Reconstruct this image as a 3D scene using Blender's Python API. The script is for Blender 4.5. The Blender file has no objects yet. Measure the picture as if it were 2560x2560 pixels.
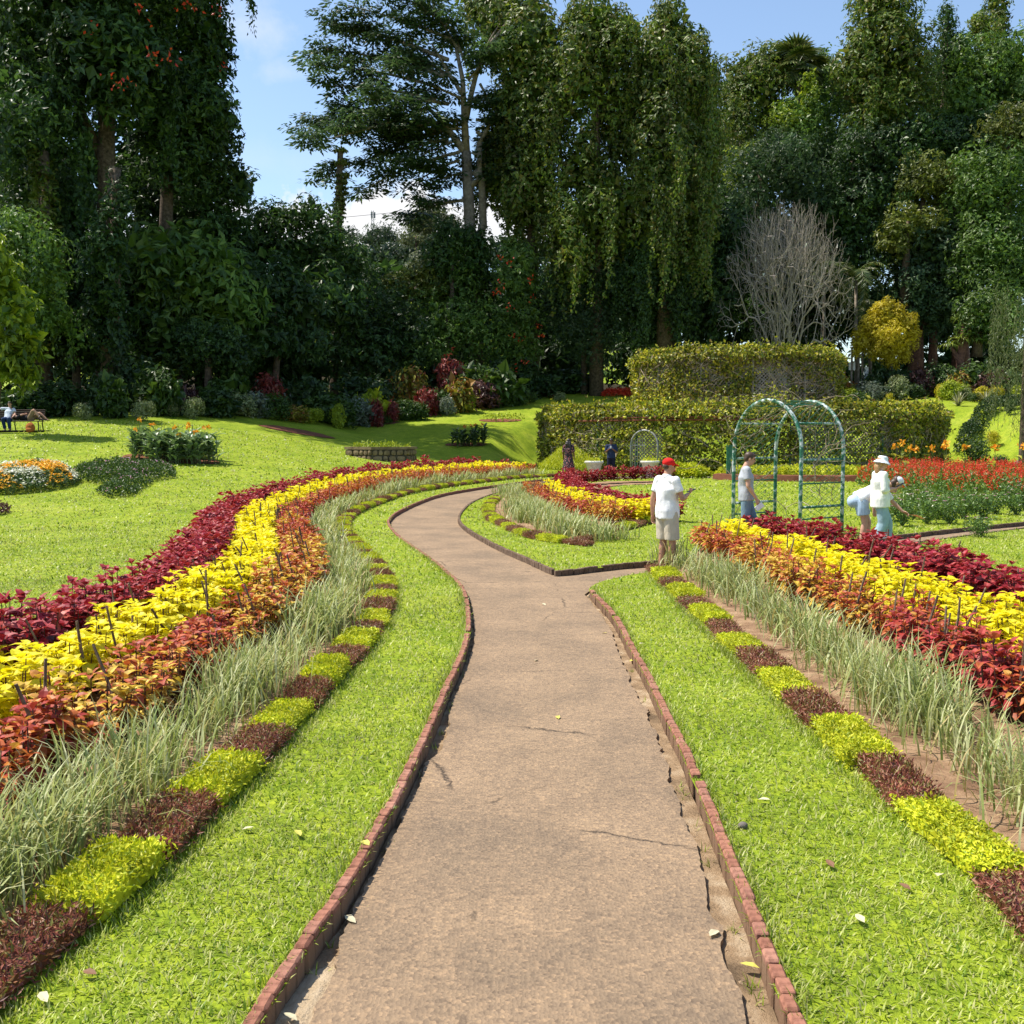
import bpy, bmesh, math, random
import numpy as np
from mathutils import Vector, Matrix, geometry, noise

random.seed(7)
RNG = np.random.default_rng(7)
SC = bpy.context.scene
COL = SC.collection
R = math.radians

# ------------------------------------------------------------------ camera
CAM_H = 2.0
PITCH = math.atan(185 / 2560)
cam_data = bpy.data.cameras.new('camera')
cam_data.sensor_width = 36.0
cam_data.lens = 36.0
cam_data.clip_start = 0.05
cam_data.clip_end = 6000
camera = bpy.data.objects.new('camera', cam_data)
camera.location = (0, 0, CAM_H)
camera.rotation_euler = (math.pi / 2 - PITCH, 0, 0)
COL.objects.link(camera)
SC.camera = camera

# ------------------------------------------------------------------ world, sun, exposure
SUN_EL = R(60)
SUN_DIR = Vector((-0.96, 0.18, 0)).normalized()          # horizontal direction towards the sun
SUN_AZ = math.atan2(SUN_DIR.x, SUN_DIR.y)                 # clockwise from +Y
SKY_STRENGTH = 0.105
SUN_STRENGTH = 4.0
SC.view_settings.view_transform = 'Standard'
SC.view_settings.look = 'None'
SC.view_settings.exposure = 1.0
SC.view_settings.gamma = 1.0
SC.view_settings.use_curve_mapping = False

world = bpy.data.worlds.new('World')
SC.world = world
world.use_nodes = True
wn, wl = world.node_tree.nodes, world.node_tree.links
wn.clear()
w_out = wn.new('ShaderNodeOutputWorld')
w_bg = wn.new('ShaderNodeBackground')
w_bg.inputs['Strength'].default_value = SKY_STRENGTH
sky = wn.new('ShaderNodeTexSky')
sky.sky_type = 'NISHITA'
sky.sun_disc = False
sky.sun_elevation = SUN_EL
sky.sun_rotation = SUN_AZ
sky.altitude = 500
sky.air_density = 1.15
sky.dust_density = 1.0
sky.ozone_density = 1.6
# clouds: soft white patches at fixed directions of the sky
w_tc = wn.new('ShaderNodeTexCoord')
w_noise = wn.new('ShaderNodeTexNoise')
w_noise.inputs['Scale'].default_value = 22
w_noise.inputs['Detail'].default_value = 7
w_noise.inputs['Roughness'].default_value = 0.62
wl.new(w_tc.outputs['Generated'], w_noise.inputs['Vector'])


def pix_dir(px, py):
    cx, cy = (px - 1280) / 2560, (1280 - py) / 2560
    c, s = math.cos(PITCH), math.sin(PITCH)
    return Vector((cx, c + cy * s, -s + cy * c))


def wmath(op, a, b=None, clamp=False):
    n = wn.new('ShaderNodeMath')
    n.operation = op
    n.use_clamp = clamp
    for k, v in enumerate((a, b)):
        if v is None:
            continue
        if isinstance(v, (int, float)):
            n.inputs[k].default_value = v
        else:
            wl.new(v, n.inputs[k])
    return n.outputs[0]


def cloud_mask(px, py, sx, sz, soft, amount):
    d = pix_dir(px, py).normalized()
    sub = wn.new('ShaderNodeVectorMath'); sub.operation = 'SUBTRACT'
    wl.new(w_tc.outputs['Generated'], sub.inputs[0])
    sub.inputs[1].default_value = d
    mul = wn.new('ShaderNodeVectorMath'); mul.operation = 'MULTIPLY'
    wl.new(sub.outputs[0], mul.inputs[0])
    mul.inputs[1].default_value = (1 / sx, 1 / sx, 1 / sz)
    ln = wn.new('ShaderNodeVectorMath'); ln.operation = 'LENGTH'
    wl.new(mul.outputs[0], ln.inputs[0])
    base = wmath('SUBTRACT', 1.0, ln.outputs['Value'])
    nz = wmath('MULTIPLY', wmath('SUBTRACT', w_noise.outputs['Fac'], 0.5), 3.2)
    m = wmath('MULTIPLY', wmath('ADD', base, nz), soft, clamp=True)
    return wmath('MULTIPLY', m, amount)


cm = None
for c in [(610, 70, .040, .024, 1.0, .30), (560, 20, .045, .026, 1.0, .26), (725, 182, .026, .013, 1.0, .22),
          (760, 560, .10, .028, 2.4, .95), (960, 545, .085, .026, 2.6, 1.0), (1150, 570, .12, .03, 2.4, .95),
          (500, 600, .16, .03, 2.0, .9), (1480, 600, .2, .03, 2.0, .9), (700, 400, .2, .02, .8, .10)]:
    m = cloud_mask(*c)
    cm = m if cm is None else wmath('MAXIMUM', cm, m)
w_mix = wn.new('ShaderNodeMix'); w_mix.data_type = 'RGBA'
wl.new(cm, w_mix.inputs['Factor'])
wl.new(sky.outputs['Color'], w_mix.inputs['A'])
w_mix.inputs['B'].default_value = (5.0, 5.0, 5.1, 1)
wl.new(w_mix.outputs['Result'], w_bg.inputs['Color'])
wl.new(w_bg.outputs[0], w_out.inputs[0])

sun_data = bpy.data.lights.new('sun', 'SUN')
sun_data.energy = SUN_STRENGTH
sun_data.angle = R(0.53)
sun_data.color = (1.0, 0.93, 0.82)
sun = bpy.data.objects.new('sun', sun_data)
sun_vec = Vector((SUN_DIR.x * math.cos(SUN_EL), SUN_DIR.y * math.cos(SUN_EL), math.sin(SUN_EL)))
sun.rotation_euler = sun_vec.to_track_quat('Z', 'Y').to_euler()
sun.location = (0, 0, 60)
COL.objects.link(sun)

cy_ = SC.cycles
cy_.use_denoising = True
cy_.max_bounces = 6
cy_.diffuse_bounces = 3
cy_.glossy_bounces = 2
cy_.transmission_bounces = 3
cy_.transparent_max_bounces = 6
cy_.sample_clamp_indirect = 6
SC.render.use_persistent_data = False

# ------------------------------------------------------------------ projection and terrain


def sst(a, b, x):
    t = np.clip((np.asarray(x, float) - a) / (b - a), 0, 1)
    return t * t * (3 - 2 * t)


def softpos(v, k):
    return 0.5 * (v + np.sqrt(v * v + k * k)) - 0.5 * k * np.exp(-np.abs(v) / k)


def H(x, y):
    """height of the ground"""
    x = np.asarray(x, float); y = np.asarray(y, float)
    w = 0.1 + 0.9 * sst(3, -21, x)
    dd = np.hypot(x - 13.5, y - 60)
    left = 0.105 * softpos(np.minimum(y, 74) - 24, 2.5) * w * sst(14, 26, y)
    back = np.minimum(0.16 * softpos(y - 50, 4.0), 6.0)
    back = back * np.maximum(sst(12.0, 15.0, dd), sst(70, 80, y))
    right = 0.11 * np.clip(y - 32, 0, 52) * sst(19, 30, x)
    right = right * sst(13, 18, dd)
    h = np.maximum(np.maximum(left, back), right)
    hill = 34 * np.exp(-(((x + 28) / 75) ** 2 + ((y - 260) / 70) ** 2)) * sst(120, 200, y)
    return h + hill


def Hs(x, y):
    return float(H(x, y))


def P(px, py, y):
    """point of the sight line through a photograph pixel at world depth y"""
    d = pix_dir(px, py)
    t = y / d.y
    return Vector((d.x * t, y, CAM_H + d.z * t))


def G(px, py, flat=True):
    """ground point under a photograph pixel"""
    d = pix_dir(px, py)
    if flat:
        t = CAM_H / -d.z
        return Vector((d.x * t, d.y * t, 0))
    t = 3.0
    while t < 400:
        q = Vector((0, 0, CAM_H)) + d * t
        if q.z < Hs(q.x, q.y):
            break
        t += 0.1
    q = Vector((0, 0, CAM_H)) + d * t
    return Vector((q.x, q.y, Hs(q.x, q.y)))


def S(y):
    """photograph pixels per metre at depth y"""
    return 2560.0 / y


# ------------------------------------------------------------------ materials
MATS = {}


def new_mat(name):
    m = bpy.data.materials.new(name)
    m.use_nodes = True
    nt = m.node_tree
    nt.nodes.clear()
    out = nt.nodes.new('ShaderNodeOutputMaterial')
    MATS[name] = m
    return m, nt.nodes, nt.links, out


def setin(node, **kw):
    for k, v in kw.items():
        node.inputs[k.replace('_', ' ')].default_value = v


def c4(c):
    return (c[0], c[1], c[2], 1.0)


def ramp(nodes, cols, interp='LINEAR', pos=None):
    r = nodes.new('ShaderNodeValToRGB')
    r.color_ramp.interpolation = interp
    els = r.color_ramp.elements
    n = len(cols)
    while len(els) < n:
        els.new(0.5)
    for i, c in enumerate(cols):
        els[i].position = pos[i] if pos else (i / max(1, n - 1) if interp != 'CONSTANT' else i / n)
        els[i].color = c4(c)
    return r


def leaf_mat(name, cols, rough=0.5, trans=0.28, spec=0.35, nscale=0.0, namt=0.35, tcol=1.25, wear=None):
    """foliage: every leaf its own hue from a ramp, a broad patchiness, light through the blade"""
    m, N, L, out = new_mat(name)
    geo = N.new('ShaderNodeNewGeometry')
    rp = ramp(N, cols)
    L.new(geo.outputs['Random Per Island'], rp.inputs[0])
    col = rp.outputs[0]
    if nscale:
        tc = N.new('ShaderNodeTexCoord')
        nz = N.new('ShaderNodeTexNoise')
        setin(nz, Scale=nscale, Detail=3.0)
        L.new(tc.outputs['Object'], nz.inputs['Vector'])
        mr = N.new('ShaderNodeMapRange')
        setin(mr, From_Min=0.3, From_Max=0.7, To_Min=1 - namt, To_Max=1 + namt)
        L.new(nz.outputs['Fac'], mr.inputs['Value'])
        mx = N.new('ShaderNodeMix'); mx.data_type = 'RGBA'; mx.blend_type = 'MULTIPLY'
        mx.inputs['Factor'].default_value = 1
        L.new(col, mx.inputs['A'])
        L.new(mr.outputs[0], mx.inputs['B'])
        col = mx.outputs['Result']
    pr = N.new('ShaderNodeBsdfPrincipled')
    setin(pr, Roughness=rough)
    pr.inputs['Specular IOR Level'].default_value = spec
    L.new(col, pr.inputs['Base Color'])
    tr = N.new('ShaderNodeBsdfTranslucent')
    g = N.new('ShaderNodeMix'); g.data_type = 'RGBA'; g.blend_type = 'MULTIPLY'
    g.inputs['Factor'].default_value = 1
    g.inputs['B'].default_value = (tcol, tcol, tcol * 0.75, 1)
    L.new(col, g.inputs['A'])
    L.new(g.outputs['Result'], tr.inputs['Color'])
    ms = N.new('ShaderNodeMixShader')
    ms.inputs[0].default_value = trans
    L.new(pr.outputs[0], ms.inputs[1]); L.new(tr.outputs[0], ms.inputs[2])
    L.new(ms.outputs[0], out.inputs[0])
    return m


def plain_mat(name, cols, scale=8.0, rough=0.7, bump=0.0, bscale=None, spec=0.3, detail=5.0, metal=0.0, contrast=(0.3, 0.7), coord='Object'):
    """noise-mottled solid surface"""
    m, N, L, out = new_mat(name)
    tc = N.new('ShaderNodeTexCoord')
    nz = N.new('ShaderNodeTexNoise')
    setin(nz, Scale=scale, Detail=detail, Roughness=0.6)
    L.new(tc.outputs[coord], nz.inputs['Vector'])
    mr = N.new('ShaderNodeMapRange')
    setin(mr, From_Min=contrast[0], From_Max=contrast[1])
    L.new(nz.outputs['Fac'], mr.inputs['Value'])
    rp = ramp(N, cols)
    L.new(mr.outputs[0], rp.inputs[0])
    pr = N.new('ShaderNodeBsdfPrincipled')
    setin(pr, Roughness=rough, Metallic=metal)
    pr.inputs['Specular IOR Level'].default_value = spec
    L.new(rp.outputs[0], pr.inputs['Base Color'])
    if bump:
        nb = N.new('ShaderNodeTexNoise')
        setin(nb, Scale=bscale or scale * 4, Detail=6.0, Roughness=0.65)
        L.new(tc.outputs[coord], nb.inputs['Vector'])
        b = N.new('ShaderNodeBump')
        setin(b, Strength=bump, Distance=0.02)
        L.new(nb.outputs['Fac'], b.inputs['Height'])
        L.new(b.outputs[0], pr.inputs['Normal'])
    L.new(pr.outputs[0], out.inputs[0])
    return m


# ------------------------------------------------------------------ mesh building


class MB:
    """collects vertices and faces and links them as one mesh object"""

    def __init__(self):
        self.V = []; self.F3 = []; self.F4 = []; self.n = 0
        self.M3 = []; self.M4 = []

    def add(self, V, F3=None, F4=None, mi=0):
        V = np.asarray(V, np.float32).reshape(-1, 3)
        if F3 is not None and len(F3):
            F3 = np.asarray(F3, np.int64).reshape(-1, 3)
            self.F3.append(F3 + self.n); self.M3.append(np.full(len(F3), mi, np.int32))
        if F4 is not None and len(F4):
            F4 = np.asarray(F4, np.int64).reshape(-1, 4)
            self.F4.append(F4 + self.n); self.M4.append(np.full(len(F4), mi, np.int32))
        self.V.append(V); self.n += len(V)
        return self

    def merge(self, other, M=None, mi=None):
        V = np.concatenate(other.V) if other.V else np.zeros((0, 3))
        if M is not None:
            A = np.array(M)
            V = V @ A[:3, :3].T + A[:3, 3]
        base = self.n
        self.V.append(V.astype(np.float32)); self.n += len(V)
        for f, m in zip(other.F3, other.M3):
            self.F3.append(f + base); self.M3.append(m if mi is None else np.full(len(f), mi, np.int32))
        for f, m in zip(other.F4, other.M4):
            self.F4.append(f + base); self.M4.append(m if mi is None else np.full(len(f), mi, np.int32))
        return self

    def mesh(self, name, mats=(), smooth=False):
        me = bpy.data.meshes.new(name)
        V = np.concatenate(self.V) if self.V else np.zeros((0, 3), np.float32)
        f3 = np.concatenate(self.F3) if self.F3 else np.zeros((0, 3), np.int64)
        f4 = np.concatenate(self.F4) if self.F4 else np.zeros((0, 4), np.int64)
        me.vertices.add(len(V))
        me.vertices.foreach_set('co', V.astype(np.float32).ravel())
        nl = f3.size + f4.size
        me.loops.add(nl)
        me.loops.foreach_set('vertex_index', np.concatenate([f3.ravel(), f4.ravel()]).astype(np.int32))
        npoly = len(f3) + len(f4)
        me.polygons.add(npoly)
        ls = np.concatenate([np.arange(len(f3)) * 3, f3.size + np.arange(len(f4)) * 4]).astype(np.int32)
        me.polygons.foreach_set('loop_start', ls)
        if self.M3 or self.M4:
            mi = np.concatenate(self.M3 + self.M4) if (self.M3 or self.M4) else np.zeros(npoly, np.int32)
            me.polygons.foreach_set('material_index', mi.astype(np.int32))
        me.polygons.foreach_set('use_smooth', np.full(npoly, bool(smooth)))
        for m in (mats if isinstance(mats, (list, tuple)) else [mats]):
            me.materials.append(MATS[m] if isinstance(m, str) else m)
        me.update(calc_edges=True)
        me.validate()
        return me

    def obj(self, name, mats=(), parent=None, smooth=False, loc=None):
        return link(name, self.mesh(name, mats, smooth), parent, loc)


def link(name, me, parent=None, loc=None):
    o = bpy.data.objects.new(name, me)
    COL.objects.link(o)
    if parent is not None:
        o.parent = parent
    if loc is not None:
        o.location = loc
    return o


def empty(name, loc=(0, 0, 0), rz=0.0):
    o = bpy.data.objects.new(name, None)
    o.empty_display_size = 0.2
    COL.objects.link(o)
    o.location = loc
    o.rotation_euler = (0, 0, rz)
    return o


def tag(o, label=None, cat=None, group=None, kind=None):
    if label:
        o['label'] = label
    if cat:
        o['category'] = cat
    if group:
        o['group'] = group
    if kind:
        o['kind'] = kind
    return o


def copy_tree(o, parent=None):
    c = o.copy()
    COL.objects.link(c)
    c.parent = parent
    for ch in list(o.children):
        copy_tree(ch, c)
    return c


ONES = ['first', 'second', 'third', 'fourth', 'fifth', 'sixth', 'seventh', 'eighth', 'ninth', 'tenth', 'eleventh', 'twelfth',
        'thirteenth', 'fourteenth', 'fifteenth', 'sixteenth', 'seventeenth', 'eighteenth', 'nineteenth', 'twentieth']
TENS = ['twenty', 'thirty', 'forty', 'fifty', 'sixty', 'seventy']


def ordw(i):
    if i < 20:
        return ONES[i]
    t, r = divmod(i + 1, 10)
    if r == 0:
        return TENS[t - 2][:-1] + 'ieth'
    return TENS[t - 2] + '-' + ONES[r - 1]


def unit(v):
    v = np.asarray(v, float)
    return v / np.maximum(np.linalg.norm(v, axis=-1, keepdims=True), 1e-9)


def rand_unit(n):
    return unit(RNG.normal(size=(n, 3)))


def leaf4(mb, Pn, D, Nn, L, W, fold=0.15, mi=0):
    """rhombic leaves, two triangles folded on the midrib. Pn base, D direction, Nn normal"""
    Pn = np.asarray(Pn, float); n = len(Pn)
    if n == 0:
        return
    D = unit(D); Sd = unit(np.cross(D, Nn)); Nn = np.cross(Sd, D)
    L = np.broadcast_to(np.asarray(L, float), (n,))[:, None]
    W = np.broadcast_to(np.asarray(W, float), (n,))[:, None]
    a = Pn
    b = Pn + D * L * 0.45 + Sd * W * 0.5 + Nn * W * fold
    c = Pn + D * L - Nn * L * 0.08
    d = Pn + D * L * 0.45 - Sd * W * 0.5 + Nn * W * fold
    V = np.stack([a, b, c, d], 1).reshape(-1, 3)
    i = np.arange(n)[:, None] * 4
    F = np.concatenate([i + [0, 1, 2], i + [0, 2, 3]], 1).reshape(-1, 3)
    mb.add(V, F3=F, mi=mi)


def leaf8(mb, Pn, D, Nn, L, W, droop=0.35, fold=0.2, mi=0):
    """broad ovate leaves with a drooping midrib, eight triangles"""
    Pn = np.asarray(Pn, float); n = len(Pn)
    if n == 0:
        return
    D = unit(D); Sd = unit(np.cross(D, Nn)); Nn = np.cross(Sd, D)
    L = np.broadcast_to(np.asarray(L, float), (n,))[:, None]
    W = np.broadcast_to(np.asarray(W, float), (n,))[:, None]
    dr = np.broadcast_to(np.asarray(droop, float), (n,))[:, None]
    s0 = Pn
    s1 = Pn + D * L * 0.33 + Nn * L * 0.02
    s2 = Pn + D * L * 0.68 - Nn * L * dr * 0.35
    s3 = Pn + D * L * 0.96 - Nn * L * dr
    up = Nn * W * fold
    V = np.stack([s0, s1 + Sd * W * .5 + up, s1, s1 - Sd * W * .5 + up, s2 + Sd * W * .4 + up * .7, s2, s2 - Sd * W * .4 + up * .7, s3], 1).reshape(-1, 3)
    i = np.arange(n)[:, None] * 8
    F3 = np.concatenate([i + [0, 1, 2], i + [0, 2, 3], i + [4, 7, 5], i + [5, 7, 6]], 1).reshape(-1, 3)
    F4 = np.concatenate([i + [1, 4, 5, 2], i + [2, 5, 6, 3]], 1).reshape(-1, 4)
    mb.add(V, F3=F3, F4=F4, mi=mi)


def blades(mb, Pn, az, L, W, lean, mi=0, seg=2, curl=0.6):
    """grass blades: seg cross pieces and a tip; lean = angle from vertical at the base"""
    Pn = np.asarray(Pn, float); n = len(Pn)
    if n == 0:
        return
    az = np.asarray(az); L = np.broadcast_to(L, (n,)); W = np.broadcast_to(W, (n,)); lean = np.broadcast_to(lean, (n,))
    hd = np.stack([np.cos(az), np.sin(az), np.zeros(n)], 1)
    sd = np.stack([-np.sin(az), np.cos(az), np.zeros(n)], 1)
    pts = [Pn]; ang = lean.copy()
    for k in range(seg + 1):
        st = (L / (seg + 1))[:, None]
        pts.append(pts[-1] + (hd * np.sin(ang)[:, None] + np.array([0, 0, 1.0]) * np.cos(ang)[:, None]) * st)
        ang = ang + curl * (k + 1) / (seg + 1) * (0.4 + lean)
    V = []
    for k in range(seg + 1):
        w = (W * (1.0 - 0.55 * (k / (seg + 1)) ** 1.5))[:, None] * 0.5
        V += [pts[k] - sd * w, pts[k] + sd * w]
    V.append(pts[-1])
    m = len(V)
    V = np.stack(V, 1).reshape(-1, 3)
    i = np.arange(n)[:, None] * m
    F4 = np.concatenate([i + [2 * k, 2 * k + 1, 2 * k + 3, 2 * k + 2] for k in range(seg)], 1).reshape(-1, 4)
    F3 = (i + [2 * seg, 2 * seg + 1, 2 * seg + 2]).reshape(-1, 3)
    mb.add(V, F3=F3, F4=F4, mi=mi)


def tube(mb, pts, rad, seg=8, cap=True, mi=0, ry=None):
    """tapered tube through points"""
    pts = np.asarray(pts, float); k = len(pts)
    rad = np.broadcast_to(np.asarray(rad, float), (k,))
    T = np.gradient(pts, axis=0) if k > 2 else np.repeat([pts[-1] - pts[0]], k, 0)
    T = unit(T)
    u = np.cross(T[0], [0.36, 0.48, 0.8] if abs(T[0] @ np.array([0.36, 0.48, 0.8])) < .9 else [1.0, 0, 0])
    U = np.empty_like(T)
    for i in range(k):                                   # carry the frame along the curve
        u = u - T[i] * (u @ T[i]); u = u / max(math.sqrt(u @ u), 1e-9); U[i] = u
    W = np.cross(T, U)
    a = np.linspace(0, 2 * np.pi, seg, endpoint=False)
    ring = np.cos(a)[None, :, None] * U[:, None, :] + np.sin(a)[None, :, None] * W[:, None, :]
    V = (pts[:, None, :] + ring * rad[:, None, None]).reshape(-1, 3)
    j = np.arange(seg); jn = (j + 1) % seg
    F4 = np.concatenate([np.stack([i * seg + j, i * seg + jn, (i + 1) * seg + jn, (i + 1) * seg + j], 1) for i in range(k - 1)])
    F3 = None
    if cap:
        V = np.concatenate([V, pts[:1], pts[-1:]])
        F3 = np.concatenate([np.stack([np.full(seg, k * seg), jn, j], 1),
                             np.stack([np.full(seg, k * seg + 1), (k - 1) * seg + j, (k - 1) * seg + jn], 1)])
    mb.add(V, F3=F3, F4=F4, mi=mi)


def box(mb, c, s, M=None, mi=0, bev=0.0):
    """box at c of size s, chamfered by bev"""
    c = np.asarray(c, float); s = np.asarray(s, float) / 2
    if bev <= 0:
        V = np.array([[x, y, z] for x in (-1, 1) for y in (-1, 1) for z in (-1, 1)], float) * s + c
        F4 = [[0, 1, 3, 2], [4, 6, 7, 5], [0, 4, 5, 1], [2, 3, 7, 6], [0, 2, 6, 4], [1, 5, 7, 3]]
    else:
        bx, by = s[0] - bev, s[1] - bev
        rings = []
        for z, q in ((-s[2], 0), (s[2] - bev, 0), (s[2], bev)):
            rings.append([[-s[0] + q, -by + q * 0, z], [-bx, -s[1] + q, z], [bx, -s[1] + q, z], [s[0] - q, -by, z],
                          [s[0] - q, by, z], [bx, s[1] - q, z], [-bx, s[1] - q, z], [-s[0] + q, by, z]])
        V = np.array(rings).reshape(-1, 3) + c
        F4 = []
        for r in range(2):
            for j in range(8):
                F4.append([r * 8 + j, r * 8 + (j + 1) % 8, (r + 1) * 8 + (j + 1) % 8, (r + 1) * 8 + j])
        F4 += [[16, 17, 18, 19], [16, 19, 20, 23], [20, 21, 22, 23]]
    if M is not None:
        A = np.array(M); V = V @ A[:3, :3].T + A[:3, 3]
    mb.add(V, F4=F4, mi=mi)


def lathe(mb, prof, seg=24, c=(0, 0, 0), mi=0, sx=1.0, sy=1.0):
    prof = np.asarray(prof, float); k = len(prof)
    a = np.linspace(0, 2 * np.pi, seg, endpoint=False)
    V = np.stack([np.outer(prof[:, 0], np.cos(a)) * sx, np.outer(prof[:, 0], np.sin(a)) * sy, np.repeat(prof[:, 1:2], seg, 1)], 2).reshape(-1, 3) + np.asarray(c)
    j = np.arange(seg); jn = (j + 1) % seg
    F4 = np.concatenate([np.stack([i * seg + j, i * seg + jn, (i + 1) * seg + jn, (i + 1) * seg + j], 1) for i in range(k - 1)])
    mb.add(V, F4=F4, mi=mi)


def pip(pts, poly):
    """points in polygon"""
    pts = np.asarray(pts, float); poly = np.asarray(poly, float)
    x, y = pts[:, 0], pts[:, 1]
    ins = np.zeros(len(pts), bool)
    j = len(poly) - 1
    for i in range(len(poly)):
        xi, yi = poly[i, :2]; xj, yj = poly[j, :2]
        if yi != yj:
            cr = ((yi > y) != (yj > y)) & (x < (xj - xi) * (y - yi) / (yj - yi) + xi)
            ins ^= cr
        j = i
    return ins


def dist_line(pts, line):
    """distance of points to a polyline"""
    pts = np.asarray(pts, float)[:, :2]; line = np.asarray(line, float)[:, :2]
    best = np.full(len(pts), 1e9)
    for a, b in zip(line[:-1], line[1:]):
        ab = b - a
        t = np.clip(((pts - a) @ ab) / max(ab @ ab, 1e-9), 0, 1)
        best = np.minimum(best, np.hypot(*(pts - a - t[:, None] * ab).T))
    return best


def smooth_line(pts, step=0.1, rounds=3):
    pts = np.asarray([[p[0], p[1]] for p in pts], float)
    for _ in range(rounds):
        q = [pts[0]]
        for a, b in zip(pts[:-1], pts[1:]):
            q += [a * .75 + b * .25, a * .25 + b * .75]
        q.append(pts[-1]); pts = np.array(q)
    return resample(pts, step)


def resample(pts, step):
    seg = np.hypot(*np.diff(pts[:, :2], axis=0).T)
    s = np.concatenate([[0], np.cumsum(seg)])
    n = max(2, int(round(s[-1] / step)) + 1)
    t = np.linspace(0, s[-1], n)
    return np.stack([np.interp(t, s, pts[:, k]) for k in range(pts.shape[1])], 1)


def normals2(line):
    T = unit(np.gradient(line, axis=0))
    return np.stack([-T[:, 1], T[:, 0]], 1)       # left of travel


def offset(line, d):
    return line + normals2(line) * np.asarray(d).reshape(-1, 1) if np.ndim(d) else line + normals2(line) * d


def ground3(xy, dz=0.0):
    xy = np.asarray(xy, float)
    return np.stack([xy[:, 0], xy[:, 1], H(xy[:, 0], xy[:, 1]) + dz], 1)


def gnoise(x, y, s, seed=0.0):
    return np.array([noise.noise(Vector((a * s, b * s, seed))) for a, b in zip(np.ravel(x), np.ravel(y))])
# ================================================================== THE SETTING
# kerb lines, traced on the ground
def gl(pts):
    return [tuple(G(x, y)[:2]) for x, y in pts]


LK = [(-1.2, -3.0), (-1.02, 1.0)] + gl([(650, 2575), (681, 2523), (759, 2403), (825, 2306), (883, 2222), (922, 2146), (977, 2045), (1002, 2001), (1046, 1907),
      (1067, 1860), (1105, 1775), (1138, 1696), (1163, 1645), (1177, 1589), (1178, 1547), (1171, 1497), (1155, 1464), (1130, 1442), (1089, 1406),
      (1039, 1373), (998, 1344), (976, 1319), (972, 1303), (989, 1290), (1035, 1272), (1097, 1253), (1180, 1239), (1279, 1224)]) + \
     [(1.2, 43.4), (2.8, 45.8), (5.5, 47.0), (9.0, 47.2)]
RK = [(1.12, -3.0), (1.06, 1.0)] + gl([(1970, 2575), (1948, 2508), (1916, 2425), (1894, 2374), (1865, 2295), (1843, 2233), (1818, 2175), (1785, 2092), (1746, 1987),
      (1727, 1954), (1709, 1900), (1691, 1860), (1651, 1784), (1614, 1697), (1576, 1632), (1548, 1573), (1524, 1535), (1493, 1504), (1470, 1478)])
BL = gl([(1470, 1478), (1484, 1464), (1517, 1452), (1611, 1433)]) + [(3.0, 15.75), (4.5, 16.9), (5.8, 18.0)] + gl([(2240, 1367), (2440, 1338), (2560, 1323), (2700, 1308)])
BU = gl([(1396, 1434), (1430, 1432), (1517, 1420), (1651, 1408)]) + [(3.6, 17.1), (5.6, 18.8)] + gl([(2237, 1345), (2432, 1323), (2548, 1312), (2700, 1297)])
IK = gl([(1396, 1434), (1387, 1431), (1325, 1402), (1263, 1377), (1192, 1340), (1156, 1315), (1149, 1299), (1156, 1286), (1180, 1266), (1229, 1249), (1267, 1239)]) + \
     [(0.5, 38.8), (1.7, 42.0), (3.2, 44.2), (5.8, 45.3), (9.0, 45.5)]
LK = smooth_line(LK); RK = smooth_line(RK, rounds=2); BL = smooth_line(BL, rounds=2); BU = smooth_line(BU, rounds=2); IK = smooth_line(IK)
PATH_POLY = np.concatenate([LK, IK[::-1], BU[1:], BL[::-1], RK[::-1][1:]])

# border rows: distances from the kerbs
LN = normals2(LK)
Ls = np.concatenate([[0], np.cumsum(np.hypot(*np.diff(LK, axis=0).T))])
L_END = int(np.argmin(np.hypot(LK[:, 0] - 2.5, LK[:, 1] - 45.4)))
L_BEG = int(np.argmin(np.abs(LK[:, 1] - 1.5)))
LB = LK[L_BEG:L_END]                                   # kerb line along the left border
BED_L = np.concatenate([offset(LB, 0.94), offset(LB, 3.98)[::-1]])
# right border: a straight run of rows beside the right kerb
RBX = lambda y, x0, x1: x0 + (x1 - x0) * (y - 3) / 14.0
BED_R = np.array([(2.07, 1.5), (2.09, 8), (2.04, 14.0), (2.02, 14.9), (2.6, 15.3), (3.2, 17.6), (4.6, 19.3), (5.0, 18.6), (5.75, 16.6), (6.1, 14), (6.25, 11.5), (6.3, 1.5)])
IT = smooth_line([(-0.30, 31.5), (-0.50, 28.2), (-0.33, 24.6), (0.06, 22.6), (0.51, 20.4), (0.95, 19.5), (1.37, 19.05)], 0.1)
IE = smooth_line([(1.37, 19.05), (1.75, 19.9), (2.47, 21.8), (3.73, 24.7)], 0.1)
ISL_ROW = smooth_line([(0.55, 36.0), (0.30, 32.2), (0.80, 27.8), (1.58, 24.9), (2.28, 23.2)], 0.1)
BED_I = np.concatenate([IT[::-1][::-1], IE, [(4.2, 25.4), (3.6, 28.5), (2.9, 32.0), (2.6, 36.0), (4.2, 39.6), (6.6, 41.0), (6.6, 42.8), (4.0, 42.4), (1.6, 38.5), (0.1, 34.5)]])

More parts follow.
